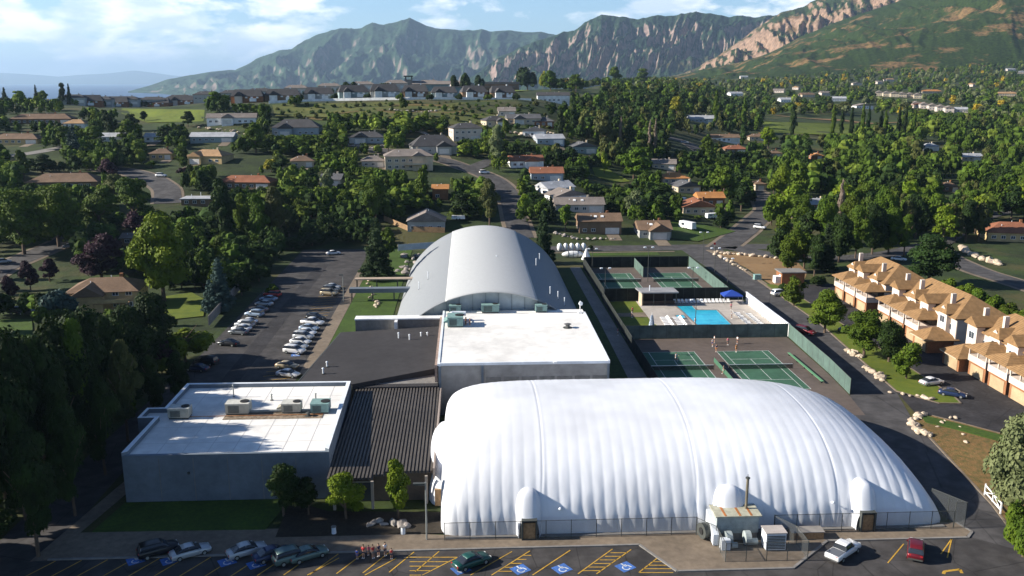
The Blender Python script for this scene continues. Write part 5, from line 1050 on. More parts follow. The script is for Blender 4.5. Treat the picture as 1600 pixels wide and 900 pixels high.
# ------------------------------------------------------------------ townhouses
def townhouse(y0, units, label, style=0):
    """front at X=96 facing west; y0 = near end; units = list of unit kinds from the near end to the far end"""
    t = thing('townhouse_block', label, 'townhouse', (96, y0, .03), group='cream townhouses with tan roofs east of the driveway')
    ul = 6.6; n = len(units); Ln = ul*n
    wl = MB().box(4.2, 15, 0, Ln, 0, 7.4); obj('wall', wl, pinkwhite, t)
    obj('end_wall', MB().box(4.3, 14.9, -.04, -.002, 0, 7.3).box(4.3, 14.9, Ln+.002, Ln+.04, 0, 7.3), mat('end_wall_stucco', (.50, .46, .42), .9, (1, .05)), t)
    ro = obj('roof', MB().gable(3.5, 15.7, -.5, Ln+.5, 7.42, 11.2, .2, 'y', hip=5.2), tan_roof, t)
    for i in range(0, n):
        ya = i*ul; yb = ya+ul; off = (i % 2)*.6
        # cross-gabled main roof section over each unit
        obj('dormer_wall', MB().box(3.2-off, 4.19, ya+2.2, ya+5.6, 3.2, 7.9+off), pinkwhite, t); q_ = MB().add([(3.19-off, ya+2.2, 7.9+off), (3.19-off, ya+5.6, 7.9+off), (3.19-off, ya+3.9, 9.3+off), (4.19, ya+3.9, 9.3+off)], [(0, 2, 1)]); obj('dormer_gable', q_, pinkwhite, t)
        obj('dormer_roof', MB().gable(2.7-off, 10.5, ya+1.7, ya+6.1, 7.95+off, 9.6+off, .15, 'x', hip=0 if i % 2 else 1.2), tan_roof, t)
        wf = obj('window', MB().box(3.13-off, 3.198-off, ya+2.8, ya+4.8, 5.6, 7.2), white, t); obj('pane', MB().box(3.10-off, 3.129-off, ya+2.95, ya+3.75, 5.75, 7.05).box(3.10-off, 3.129-off, ya+3.85, ya+4.65, 5.75, 7.05), wglass, wf)
        if i % 2 == 0 or i == n-1: obj('chimney', MB().box(5.6, 6.5, yb-1.5, yb-.8, 7.0, 11.4), pinkwhite, ro)
        kd = units[i]
        if kd == 'B':      # garage with roofed balcony over it
            obj('garage_wall', MB().box(0, 4.19, ya+.25, ya+5.9, 0, 2.75), brick, t)
            obj('garage_door', MB().box(-.06, -.003, ya+.9, ya+5.2, .05, 2.3), door_tan, t)
            obj('balcony', MB().box(-.25, 4.18, ya+.1, ya+6.0, 2.76, 4.0), pinkwhite, t)
            obj('balcony_recess_shade', MB().box(2.6, 4.17, ya+.4, ya+5.7, 4.01, 5.5), mat('shade_painted_glass', (.04, .035, .03), .5), t)  # dark block across the balcony back, recess shade put into its colour
            for yy in (ya+.12, ya+2.9, ya+5.75): obj('balcony_post', MB().box(-.2, .02, yy, yy+.22, 4.01, 5.5), pinkwhite, t)
            obj('balcony_roof', MB().gable(-.9, 6.2, ya-.35, ya+6.45, 5.55, 7.2, .2, 'x', hip=2.9), tan_roof, t)
        else:              # single storey garage with its own hip roof
            obj('garage_wall', MB().box(-1.4, 4.19, ya+.2, ya+6.2, 0, 2.75), brick, t)
            obj('garage_door', MB().box(-1.46, -1.403, ya+.8, ya+5.4, .05, 2.3), door_tan, t)
            obj('garage_roof', MB().gable(-2.1, 5.2, ya-.3, ya+6.7, 2.78, 4.8, .2, 'x', hip=3.0), tan_roof, t)
            wf = obj('window', MB().box(4.12, 4.19-.002, ya+1.6, ya+4.8, 4.4, 5.8), white, t); obj('pane', MB().box(4.09, 4.118, ya+1.75, ya+3.1, 4.5, 5.7).box(4.09, 4.118, ya+3.3, ya+4.65, 4.5, 5.7), wglass, wf)
        obj('dentil_trim', MB().box(-.5 if kd == 'B' else -2.2, -.3 if kd == 'B' else -2.11, ya+.1, ya+6.1, 5.38 if kd == 'B' else 2.6, 5.54 if kd == 'B' else 2.77), cream, t)
    a = PX(96, y0, 0); b = PX(110, y0+Ln, 9); PROT.append((b[0]-30, b[1], a[0]+40, a[1]-8))
    return t
townhouse(203.5, ['B', 'B', 'B'], 'farthest cream townhouse block, three balconied units beside the dark trees')
townhouse(171.5, ['G', 'B', 'B', 'B'], 'middle cream townhouse block with low arched garage at its near end')
townhouse(139.5, ['B', 'B', 'B', 'G'], 'near cream townhouse block with four chimneys, in front of the middle one')
townhouse(110, ['B', 'B', 'G'], 'nearest cream townhouse block, cut off by the right edge of the photo')
for (X, Y, rz, gx, fy) in DRV:
    if Y > 480: continue
    c_, s_ = math.cos(rz), math.sin(rz); P_ = lambda a, b: (X+a*c_-b*s_, Y+a*s_+b*c_)
    structure('driveway', ribbon_mb([P_(gx, fy-.1), P_(gx, fy-8.5)], 4.6, .12, step=1.5), concrete)
# ------------------------------------------------------------------ vehicles
PAINT = {}
def paint(n, c): PAINT[n] = mat('car_paint_'+n, c, .28, None, .25, spec=.6)
for n_, c_ in dict(white=(.75, .75, .75), silver=(.42, .44, .46), black=(.015, .016, .02), navy=(.02, .035, .09), maroon=(.14, .012, .02), green=(.012, .07, .06), grey=(.12, .13, .14), red=(.35, .02, .02), tan=(.36, .30, .20), teal=(.10, .16, .15), lightblue=(.28, .36, .46)).items(): paint(n_, c_)
lamp_m = mat('headlamp', (.7, .7, .68), .2); tail_m = mat('tail_lamp', (.45, .02, .02), .3); chrome = mat('chrome_trim', (.5, .5, .5), .25, metal=.9)
def loft(secs, n=12, sq=.55):
    """secs: (x, z0, z1, halfwidth_bottom, halfwidth_top)"""
    vs = []; fs = []
    for (x, z0, z1, wb, wt) in secs:
        zm = z0+(z1-z0)*.55
        ring = [(-wb*.92, z0), (wb*.92, z0), (wb, z0+(z1-z0)*.18), (wb, zm), (wt+(wb-wt)*.35, z0+(z1-z0)*.86), (wt*.94, z1), (0, z1+.02), (-wt*.94, z1), (-wt-(wb-wt)*.35, z0+(z1-z0)*.86), (-wb, zm), (-wb, z0+(z1-z0)*.18)]
        vs += [(x, y, z) for y, z in ring]
    m = 11
    for i in range(len(secs)-1):
        for j in range(m): a = i*m+j; b = i*m+(j+1) % m; fs.append((a, b, b+m, a+m))
    fs += [tuple(range(m))[::-1], tuple(range((len(secs)-1)*m, len(secs)*m))]
    return MB().add(vs, fs)
CARM = {}
def car_mesh(kind):
    if kind in CARM: return CARM[kind]
    d = {}
    if kind == 'sedan':
        L_ = 2.35
        body = [(-L_, .42, .72, .70, .62), (-L_+.12, .25, .86, .84, .76), (-1.75, .22, .94, .89, .82), (-.9, .22, .95, .9, .84), (.6, .22, .93, .9, .84), (1.2, .22, .90, .89, .80), (1.9, .24, .80, .86, .76), (2.22, .28, .68, .80, .68), (L_, .40, .58, .66, .58)]
        gl = [(-1.72, .90, .96, .80, .74), (-1.05, .92, 1.34, .80, .60), (-.2, .92, 1.42, .81, .60), (.35, .92, 1.37, .80, .60), (1.15, .88, .93, .79, .72)]
        rf = [(-1.02, 1.33, 1.375, .60, .57), (-.4, 1.41, 1.455, .60, .57), (.1, 1.40, 1.445, .60, .57), (.4, 1.36, 1.40, .59, .56)]
        wx = (-1.42, 1.42)
    elif kind == 'suv':
        L_ = 2.35
        body = [(-L_, .45, .85, .78, .74), (-L_+.08, .3, 1.08, .9, .84), (-1.6, .28, 1.12, .93, .87), (.5, .28, 1.12, .93, .87), (1.1, .28, 1.08, .92, .84), (1.9, .3, 1.0, .9, .8), (2.25, .34, .88, .84, .74), (L_, .45, .75, .74, .66)]
        gl = [(-2.2, 1.05, 1.14, .84, .8), (-2.0, 1.08, 1.66, .84, .68), (.1, 1.08, 1.72, .85, .68), (.45, 1.08, 1.66, .84, .67), (1.15, 1.04, 1.10, .82, .76)]
        rf = [(-2.02, 1.655, 1.71, .69, .66), (-1, 1.72, 1.78, .69, .66), (.1, 1.71, 1.76, .69, .66), (.5, 1.64, 1.69, .67, .64)]
        wx = (-1.42, 1.45)
    else:   # pickup
        L_ = 2.75
        body = [(-L_, .5, .95, .86, .84), (-L_+.05, .42, 1.08, .93, .88), (-1.0, .4, 1.10, .95, .9), (.5, .38, 1.10, .95, .88), (1.3, .38, 1.08, .95, .86), (2.3, .4, 1.02, .93, .82), (2.65, .42, .9, .86, .76), (L_, .5, .8, .78, .7)]
        gl = [(-.95, 1.06, 1.12, .84, .8), (-.82, 1.08, 1.70, .84, .68), (.2, 1.08, 1.78, .85, .69), (.55, 1.08, 1.72, .84, .68), (1.25, 1.05, 1.12, .82, .76)]
        rf = [(-.86, 1.69, 1.75, .69, .66), (-.2, 1.76, 1.83, .69, .66), (.25, 1.77, 1.82, .69, .66), (.58, 1.71, 1.76, .67, .64)]
        wx = (-1.65, 1.75)
    d['body'] = loft(body).mesh('body', True); d['window_glass'] = loft(gl).mesh('window_glass', False); d['roof'] = loft(rf).mesh('roof', True)
    hw = body[2][3]
    d['wheel'] = MB().tube((0, -.11, 0), (0, .11, 0), .34 if kind != 'sedan' else .31, n=16).mesh('wheel'); d['rim'] = MB().tube((0, -.125, 0), (0, .125, 0), .19, n=10).mesh('rim')
    d['wx'] = wx; d['hw'] = hw; d['L'] = L_; zt = {'sedan': .62, 'suv': .82, 'pickup': .86}[kind]; d['z'] = zt; d['r'] = .34 if kind != 'sedan' else .31
    d['head'] = MB().box(-.08, .02, -.16, .16, -.08, .08).mesh('headlight'); d['tail'] = MB().box(-.02, .05, -.14, .14, -.1, .1).mesh('tail_light')
    d['bump'] = MB().box(-.06, .06, -hw*.86, hw*.86, -.09, .09).mesh('bumper'); d['mirror'] = MB().box(-.1, .1, -.1, .1, -.07, .07).mesh('mirror')
    if kind == 'pickup': d['bed'] = MB().box(-L_+.12, -1.08, -.78, .78, 1.085, 1.125).mesh('cargo_bed')
    d['pill'] = MB().box(-.05, .05, -hw*.915, hw*.915, .95 if kind == 'sedan' else 1.1, 1.36 if kind == 'sedan' else 1.66, 0, .13).mesh('door_pillar')
    CARM[kind] = d; return d
def car(x, y, rz, kind, col, label, z=.04, grp='cars parked in the club car park'):
    d = car_mesh(kind); P_ = PAINT[col]
    t = thing('parked_car' if kind != 'pickup' else 'parked_pickup', label, {'sedan': 'car', 'suv': 'car', 'pickup': 'pickup truck'}[kind], (x, y, z), rz, grp)
    obj('body', d['body'], P_, t); obj('window_glass', d['window_glass'], glass, t); obj('roof', d['roof'], P_, t); obj('door_pillar', d['pill'], P_, t, loc=(-.25, 0, 0))
    for wx in d['wx']:
        for s in (-1, 1): w_ = obj('wheel', d['wheel'], black, t, loc=(wx, s*(d['hw']-.08), d['r'])); obj('rim', d['rim'], steel, w_)
    for s in (-1, 1):
        obj('headlight', d['head'], lamp_m, t, loc=(d['L']-.10, s*.58, d['z'])); obj('tail_light', d['tail'], tail_m, t, loc=(-d['L']+.03, s*.62, d['z']+.08)); obj('mirror', d['mirror'], P_, t, loc=(.85, s*(d['hw']+.06), d['z']+.3))
    obj('bumper', d['bump'], chrome if kind == 'pickup' else dark_steel, t, loc=(d['L']-.03, 0, .45)); obj('bumper', d['bump'], chrome if kind == 'pickup' else dark_steel, t, loc=(-d['L']+.03, 0, .47))
    if kind == 'pickup': obj('cargo_bed', d['bed'], mat('bed_liner', (.12, .13, .15), .7), t)
    return t
def carp(px, py, *a, **k):
    g = G(px, py); return car(g[0], g[1], *a, z=g[2]+k.pop('dz', .05), **k)
A_ = R(52)
carp(1317, 868, R(38), 'pickup', 'white', 'white pickup truck with open bed parked beside the kerb in front of the dome', grp='cars in front of the dome')
carp(1430, 866, R(62), 'suv', 'maroon', 'maroon estate car parked alone right of the white pickup', grp='cars in front of the dome')
carp(737, 883, R(32), 'sedan', 'green', 'dark green rounded car parked at the blue stall by the lamp pole', grp='cars in front of the dome')
for px, py, k, c, l_ in [(248, 866, 'suv', 'black', 'black car leftmost in the shaded front row'), (298, 868, 'sedan', 'silver', 'silver sedan second from the left in the shaded front row'), (386, 866, 'sedan', 'silver', 'pale silver sedan alone right of the gap in the shaded front row'), (427, 872, 'sedan', 'navy', 'dark navy car between two paler ones in the shaded front row'), (458, 876, 'suv', 'teal', 'grey green estate car with roof bars in the shaded front row'), (482, 872, 'sedan', 'teal', 'low dark teal car at the right end of the shaded front row')]:
    carp(px, py, R(30), k, c, l_, grp='cars in the shaded front row')
# left row, noses to the garden wall
rowL = [(184.5, 'sedan', 'black', 'black car alone nearest the camera in the left row'), (193.2, 'sedan', 'grey', 'dark car at the near end of the tight left row'), (196.0, 'sedan', 'white', 'white car second in the tight left row'), (199.0, 'suv', 'silver', 'silver hatchback third in the tight left row'), (202.0, 'sedan', 'white', 'white car fourth in the tight left row'),
        (208.5, 'suv', 'lightblue', 'pale blue car in the middle of the left row'), (213.0, 'sedan', 'grey', 'grey blue car in the far part of the left row'), (219, 'sedan', 'silver', 'silver blue car in the tree shade of the left row'), (224, 'sedan', 'lightblue', 'pale car second from the far end of the left row'), (228.5, 'suv', 'red', 'dark red car at the far end of the left row')]
for y, k, c, l_ in rowL: car(-51.6, y, R(162), k, c, l_)
car(-52.5, 171.5, R(162), 'suv', 'black', 'dark car in deep tree shade at the bottom of the left row')
car(-53.2, 167.6, R(162), 'sedan', 'navy', 'lowest dark car hidden in tree shade of the left row')
rowR = [(178.2, 'suv', 'white', 'big white off-roader nearest the camera in the right row'), (181.6, 'sedan', 'silver', 'silver car second in the right row'), (185.0, 'sedan', 'white', 'white sedan third in the right row'), (188.6, 'suv', 'silver', 'silver estate fourth in the right row'), (192.0, 'sedan', 'white', 'white car with blue tint fifth in the right row'), (195.6, 'sedan', 'lightblue', 'light blue car sixth in the right row'), (200.2, 'pickup', 'white', 'white pickup near the far end of the right row'), (204.2, 'suv', 'black', 'black car at the far end of the right row')]
for y, k, c, l_ in rowR: car(-36.4, y, R(-20), k, c, l_)
car(-36.0, 168.3, R(-20), 'sedan', 'tan', 'beige sedan beside the yellow hatching at the near stalls'); car(-34.8, 163.2, R(-20), 'sedan', 'white', 'cream white car nearest the low white building')
car(-37.0, 229.5, R(-20), 'suv', 'tan', 'tan off-roader nearest in the far trio by the canopies'); car(-37.0, 233.4, R(-20), 'suv', 'grey', 'grey off-roader in the middle of the far trio by the canopies'); car(-37.2, 237.2, R(-20), 'sedan', 'silver', 'silver car farthest in the far trio by the canopies')
carp(521, 398, R(20), 'sedan', 'white', 'single white car at the shaded top end of the car park')
carp(1455, 601, R(15), 'sedan', 'white', 'white car parked on the townhouse lot', grp='cars on the townhouse lot'); carp(1488, 619, R(-35), 'sedan', 'navy', 'dark car with bright headlights on the townhouse lot', grp='cars on the townhouse lot')
carp(1325, 518, R(20), 'sedan', 'navy', 'dark blue car in front of the farthest garages', grp='cars on the townhouse lot'); carp(1258, 522, R(-50), 'suv', 'maroon', 'maroon car driving up the club driveway', grp='cars on streets', dz=.1)
carp(1218, 462, R(15), 'suv', 'white', 'white car beside the small brick shed', grp='cars on the townhouse lot')
for px, py, rz, k, c, l_ in [(252, 277, -10, 'suv', 'white', 'white car on the round end street'), (757, 272, 10, 'suv', 'white', 'white van on the drive by the curved street'), (1070, 224, -20, 'sedan', 'silver', 'silver car far up the north street'), (1112, 256, 10, 'sedan', 'silver', 'silver car behind the trees on the north street'), (1187, 358, -40, 'suv', 'white', 'white car at the right kerb of the corner junction'),
                             (5, 412, 30, 'sedan', 'silver', 'silver car at the far left edge of the west street'), (110, 388, 30, 'sedan', 'grey', 'grey car by the purple trees on the west street'), (45, 492, 5, 'sedan', 'black', 'dark car on the drive of the nearest left house'), (30, 491, 5, 'suv', 'black', 'second dark car on the drive of the nearest left house'), (1357, 376, -10, 'suv', 'red', 'red and white car under the wood behind the townhouses'),
                             (425, 264, 0, 'sedan', 'white', 'white car on a drive in the middle west gardens'), (1404, 408, -30, 'sedan', 'white', 'white car on the street behind the townhouses')]:
    carp(px, py, R(rz), k, c, l_, grp='cars on streets', dz=.2)
# white trailer, tarp-covered boat, white canopy by the corner garden
def trailer(px, py, w_, d_, h_, rz, label, nm='white_trailer'):
    g = G(px, py); t = thing(nm, label, 'trailer', (g[0], g[1], g[2]+.1), R(rz)); obj('body', MB().box(-w_/2, w_/2, -d_/2, d_/2, .45, h_, .15, .1), white, t)
    for s in (-.6, .6): obj('wheel', MB().tube((s, -d_/2-.05, .35), (s, d_/2+.05, .35), .35, n=12), black, t)
    obj('hitch', MB().box(w_/2, w_/2+.9, -.08, .08, .4, .52), dark_steel, t); obj('side_window', MB().box(-w_*.3, -w_*.1, -d_/2-.02, -d_/2+.02, 1.4, h_-.5), wglass, t)
trailer(1074, 358, 7.0, 2.3, 2.8, -60, 'white caravan standing in the corner garden'); trailer(1112, 342, 5.0, 2.2, 2.2, 15, 'white covered trailer beside the cream corner house'); trailer(1058, 318, 7.5, 2.6, 2.4, 0, 'long white flat topped trailer behind the weeping tree'); trailer(560, 322, 5.0, 2.0, 1.4, 10, 'pale blue white boat trailer in the excavated yard'); trailer(716, 344, 5, 2, 1.7, 0, 'pale trailer between the gabled house and the round tree')
# ------------------------------------------------------------------ people
SKIN = mat('skin', (.45, .26, .18), .6); HAIR = mat('dark_hair', (.03, .02, .015), .8)
CL = {n: mat('cloth_'+n, c, .9) for n, c in dict(white=(.75, .75, .75), blue=(.03, .10, .45), red=(.5, .03, .04), pink=(.6, .12, .22), orange=(.6, .22, .03), navy=(.02, .03, .08), grey=(.2, .2, .2), lime=(.3, .5, .05), green=(.04, .2, .08)).items()}
def skin_mesh(name, J, E_, Rd, root=0, lvl=1):
    me = bpy.data.meshes.new(name); me.from_pydata(J, E_, []); me.update()
    o = bpy.data.objects.new(name, me); C.objects.link(o)
    sm_ = o.modifiers.new('s', 'SKIN'); sd_ = o.modifiers.new('d', 'SUBSURF'); sd_.levels = lvl; sd_.render_levels = lvl
    for i, v in enumerate(me.skin_vertices[0].data): v.radius = (Rd[i], Rd[i]); v.use_root = (i == root)
    dg = bpy.context.evaluated_depsgraph_get(); r = bpy.data.meshes.new_from_object(o.evaluated_get(dg)); r.name = name
    bpy.data.objects.remove(o); r.polygons.foreach_set('use_smooth', [True]*len(r.polygons)); return r
def person_meshes(pose):
    # joints in metres, facing -y
    if pose == 'stand': ha, hb = (.27, -.05, .98), (-.27, -.03, .98); ea, eb = (.25, .02, 1.17), (-.25, .02, 1.17); fa, fb = (.10, 0, .06), (-.10, -.02, .06); ka, kb = (.10, -.02, .48), (-.10, -.03, .48)
    else: ha, hb = (.34, -.42, 1.22), (-.30, -.25, 1.05); ea, eb = (.30, -.15, 1.12), (-.28, -.03, 1.16); fa, fb = (.20, -.22, .06), (-.18, .22, .06); ka, kb = (.16, -.20, .50), (-.14, .02, .47)
    J = [(0, 0, .93), (0, 0, 1.12), (0, .01, 1.36), (0, 0, 1.47), (0, -.01, 1.57), (0, -.02, 1.68), (.18, 0, 1.38), ea, ha, (-.18, 0, 1.38), eb, hb, (.09, 0, .88), ka, fa, (fa[0], fa[1]-.16, .035), (-.09, 0, .88), kb, fb, (fb[0], fb[1]-.16, .035), (0, -.13, 1.60)]
    E_ = [(0, 1), (1, 2), (2, 3), (3, 4), (4, 5), (2, 6), (6, 7), (7, 8), (2, 9), (9, 10), (10, 11), (0, 12), (12, 13), (13, 14), (14, 15), (0, 16), (16, 17), (17, 18), (18, 19), (4, 20)]
    Rd = [.13, .12, .13, .055, .085, .08, .06, .042, .032, .06, .042, .032, .085, .06, .045, .035, .085, .06, .045, .035, .018]
    for h_ in (8, 11):   # fingers and thumb
        hx, hy, hz_ = J[h_]; s = 1 if hx > 0 else -1
        for k, (dy, ln) in enumerate([(-.03, .075), (-.01, .085), (.01, .08), (.03, .065)]):
            J.append((hx+s*.01, hy+dy, hz_-.05)); J.append((hx, hy+dy*1.2-.01, hz_-.05-ln)); E_ += [(h_, len(J)-2), (len(J)-2, len(J)-1)]; Rd += [.010, .008]
        J.append((hx-s*.02, hy-.05, hz_-.04)); E_.append((h_, len(J)-1)); Rd.append(.011)
    body = skin_mesh('person', J, E_, Rd)
    sh = skin_mesh('shirt', [(0, 0, .98), (0, 0, 1.15), (0, .01, 1.36), (.18, 0, 1.37), tuple((Vector((.18, 0, 1.37))+Vector(ea))/2), (-.18, 0, 1.37), tuple((Vector((-.18, 0, 1.37))+Vector(eb))/2)], [(0, 1), (1, 2), (2, 3), (3, 4), (2, 5), (5, 6)], [.15, .15, .16, .09, .075, .09, .075])
    mid = lambda a, b, t=.5: tuple(Vector(a)*(1-t)+Vector(b)*t)
    so_ = skin_mesh('shorts', [(0, 0, .97), (.09, 0, .86), mid((.09, 0, .88), ka, .6), (-.09, 0, .86), mid((-.09, 0, .88), kb, .6)], [(0, 1), (1, 2), (0, 3), (3, 4)], [.15, .115, .10, .115, .10])
    hair = MB().ell((0, .025, 1.70), (.098, .105, .085), 12, 8).mesh('hair', True)
    eye = MB().ell((.035, -.105, 1.655), (.014, .01, .012), 6, 4).ell((-.035, -.105, 1.655), (.014, .01, .012), 6, 4).mesh('eyes'); shoe = MB().ell((fa[0], fa[1]-.07, .05), (.055, .15, .055), 8, 6).ell((fb[0], fb[1]-.07, .05), (.055, .15, .055), 8, 6).mesh('shoes')
    return dict(body=body, shirt=sh, shorts=so_, hair=hair, eyes=eye, shoes=shoe)
PM = {p: person_meshes(p) for p in ('stand', 'play')}
def person(px, py, rz, pose, shirt, shorts, label, grp=None, sc=1, z=.04):
    x, y = G0(px, py, z); m = PM[pose]
    t = thing('person', label, 'person', (x, y, z), R(rz), grp, (sc, sc, sc))
    obj('body', m['body'], SKIN, t); obj('shirt', m['shirt'], CL[shirt], t); obj('shorts', m['shorts'], CL[shorts], t); obj('hair', m['hair'], HAIR, t); obj('eyes', m['eyes'], black, t); obj('shoes', m['shoes'], white, t)
    return t
person(1113, 541, 40, 'stand', 'white', 'blue', 'person in white top and blue shorts leftmost between the lower courts', 'players between the lower courts')
person(1119, 550, -20, 'stand', 'navy', 'orange', 'person in dark top in front of the group between the lower courts', 'players between the lower courts')
person(1116, 536, 90, 'stand', 'white', 'grey', 'person in white standing behind the left pair between lower courts', 'players between the lower courts')
person(1137, 539, 0, 'stand', 'pink', 'grey', 'person in pink between the pair and the two on the right', 'players between the lower courts')
person(1152, 537, -60, 'stand', 'white', 'navy', 'person in white at the right rear of the lower court group', 'players between the lower courts')
person(1150, 550, 30, 'stand', 'orange', 'orange', 'person in orange at the right front of the lower court group', 'players between the lower courts')
person(1056, 564, 30, 'play', 'white', 'white', 'tennis player in white in the shaded lower court')
person(1130, 584, 60, 'play', 'grey', 'white', 'tennis player beside the divider of the lower courts')
person(988, 490, 0, 'stand', 'red', 'navy', 'person in red on the stone path by the pavilion'); person(987, 496, 60, 'stand', 'white', 'navy', 'person in white walking just below the person in red'); person(965, 524, 80, 'stand', 'pink', 'white', 'person in pink on the path beside the pool lawn fence')
person(1086, 507, 20, 'stand', 'white', 'white', 'person in white at the left edge of the swimming pool'); person(1142, 484, 0, 'stand', 'pink', 'grey', 'person in pink among the loungers right of the pool'); person(1143, 498, 50, 'stand', 'white', 'grey', 'person seated pale figure near the right pool edge')
for i, (px, py, a, b, l_) in enumerate([(568, 872, 'red', 'navy', 'person in red at the left of the group in front of the entrance'), (576, 868, 'pink', 'grey', 'person in pink in the group in front of the entrance'), (583, 872, 'red', 'grey', 'person in red and grey in the group in front of the entrance'), (592, 870, 'navy', 'navy', 'person in dark clothes in the group in front of the entrance'), (602, 868, 'white', 'navy', 'tall person in white shirt at the right of the entrance group'), (612, 873, 'red', 'navy', 'small person right of the tall one in white'), (558, 874, 'blue', 'blue', 'person in blue leftmost in front of the entrance')]):
    person(px, py, rnd.uniform(-180, 180), 'stand', a, b, l_, 'group waiting in front of the entrance', .78 if i in (1, 5, 6) else 1)
person(199, 512, 20, 'stand', 'grey', 'grey', 'person standing on the terrace of the nearest left garden', z=.6)
# ------------------------------------------------------------------ boulders
rk = []
for s in range(5):
    rg = random.Random(s); b = bmesh.new(); bmesh.ops.create_icosphere(b, subdivisions=2, radius=.5)
    for v in b.verts:
        f = 1+.35*mn.noise(v.co*2.3+Vector((s*7, 0, 0))); v.co = Vector((v.co.x*f*1.15, v.co.y*f*.85, max(-.2, v.co.z*f*.75)))
    me = bpy.data.meshes.new('boulder'); b.to_mesh(me); b.free(); rk.append(me)
def rock(x, y, z, r, m, label, grp):
    o = obj('boulder', rk[rnd.randrange(5)], m, loc=(x, y, z+r*.15), rz=rnd.uniform(0, 6)); o.scale = (r*rnd.uniform(.8, 1.3), r*rnd.uniform(.8, 1.2), r*rnd.uniform(.7, 1.1)); tag(o, label, 'boulder', grp)
def rocks_line(pts, n, r, label, grp, m=stone, spread=.6):
    for k in range(n):
        f = k/(n-1)*(len(pts)-1); i = min(int(f), len(pts)-2); f -= i
        g = G(pts[i][0]+(pts[i+1][0]-pts[i][0])*f, pts[i][1]+(pts[i+1][1]-pts[i][1])*f)
        if g: rock(g[0]+rnd.uniform(-spread, spread), g[1]+rnd.uniform(-spread, spread), g[2]+.1, r*rnd.uniform(.6, 1.4), m, label, grp)
rocks_line([(1118, 396), (1165, 399), (1250, 408)], 22, 1.3, 'pale boulder in the row along the cross street side of the bare plot', 'boulders along the street side of the bare plot')
rocks_line([(1120, 399), (1165, 423)], 14, 1.2, 'pale boulder in the slanting row along the walk side of the bare plot', 'boulders along the walk side of the bare plot')
rocks_line([(1324, 548), (1345, 560)], 10, 1.3, 'pale boulder in the upper cluster on the grass verge', 'upper cluster of boulders on the verge')
rocks_line([(1356, 576), (1378, 595)], 14, 1.3, 'pale boulder in the lower cluster on the grass verge', 'lower cluster of boulders on the verge')
rocks_line([(1395, 615), (1460, 625)], 8, 1.0, 'pale stone at the kerb end of the grass verge', 'stones at the kerb end of the verge')
rocks_line([(1440, 648), (1426, 660), (1436, 676), (1450, 682)], 20, 1.1, 'pale stone in the curved heap at the tip of the corner bank', 'stones at the tip of the corner bank')
rocks_line([(1462, 668), (1490, 650), (1500, 690)], 8, .6, 'small stone scattered on the brown corner bank', 'stones on the corner bank')
rocks_line([(1498, 385), (1515, 398), (1545, 410), (1560, 414)], 26, 2.2, 'large pale boulder in the retaining edge at the right hand street corner', 'retaining boulders at the right hand corner')
rocks_line([(625, 402), (650, 400), (640, 420), (620, 430)], 26, 1.4, 'grey boulder in the bank behind the arched hall', 'boulders in the bank behind the arched hall', stone_grey, 2)
rocks_line([(535, 226), (580, 232), (600, 228)], 22, 1.6, 'grey boulder in the street side wall below the small blue grey house', 'street wall boulders', stone_grey, 1.5)
rocks_line([(625, 205), (660, 207), (668, 212)], 14, 1.7, 'grey boulder in the lowest terrace wall', 'lowest terrace boulders', stone_grey, 1)
rocks_line([(610, 172), (660, 176), (700, 172)], 16, 1.6, 'brown boulder in the upper terrace wall on the slope', 'upper terrace boulders', stone_grey, 1)
rocks_line([(790, 205), (830, 214), (860, 208)], 22, 1.8, 'pale boulder in the rock terraces below the grey houses', 'rock terrace boulders', stone, 2)
rocks_line([(312, 200), (345, 203), (385, 210)], 18, 1.8, 'pale boulder in the rock garden of the white gabled house', 'rock garden boulders', stone, 2)
rocks_line([(868, 365), (900, 374), (960, 374)], 20, 1.1, 'small grey boulder along the kerb of the dark brown house', 'kerb boulders of the dark brown house', stone_grey, 1)
rocks_line([(575, 440), (583, 470), (590, 480)], 12, 1.0, 'brown stone in the bank beside the covered walkways', 'stones beside the covered walkways', stone, 1)
rocks_line([(570, 820), (600, 822), (640, 820)], 9, 1.1, 'dark stone in the planting bed before the entrance', 'stones in the entrance bed', stone_grey, .8)
# ------------------------------------------------------------------ trees
def leafm(n, c, c2, sc=.22): return mat('leaf_'+n, c, .7, (3.2, .3, c2, 4), objrand=.22, spec=.15, trans=.12)
LF = dict(green=leafm('green', (.085, .135, .008), (.040, .078, .006)), bright=leafm('bright', (.16, .22, .010), (.08, .135, .008)), dark=leafm('dark', (.026, .054, .008), (.012, .026, .005)), conifer=leafm('conifer', (.028, .05, .014), (.015, .032, .010)),
          spruce=leafm('blue_spruce', (.06, .105, .09), (.03, .06, .055)), purple=leafm('purple', (.045, .018, .028), (.022, .009, .014)), yellow=leafm('yellow', (.26, .24, .02), (.14, .17, .015)), sage=leafm('sage', (.17, .20, .085), (.09, .12, .05)), dead=leafm('bare_twig', (.26, .21, .16), (.17, .13, .10)), olive=leafm('olive', (.10, .11, .03), (.05, .065, .02)))
def leaves(rg, cen, rad, nrm, n, size, out):
    for _ in range(n): pass
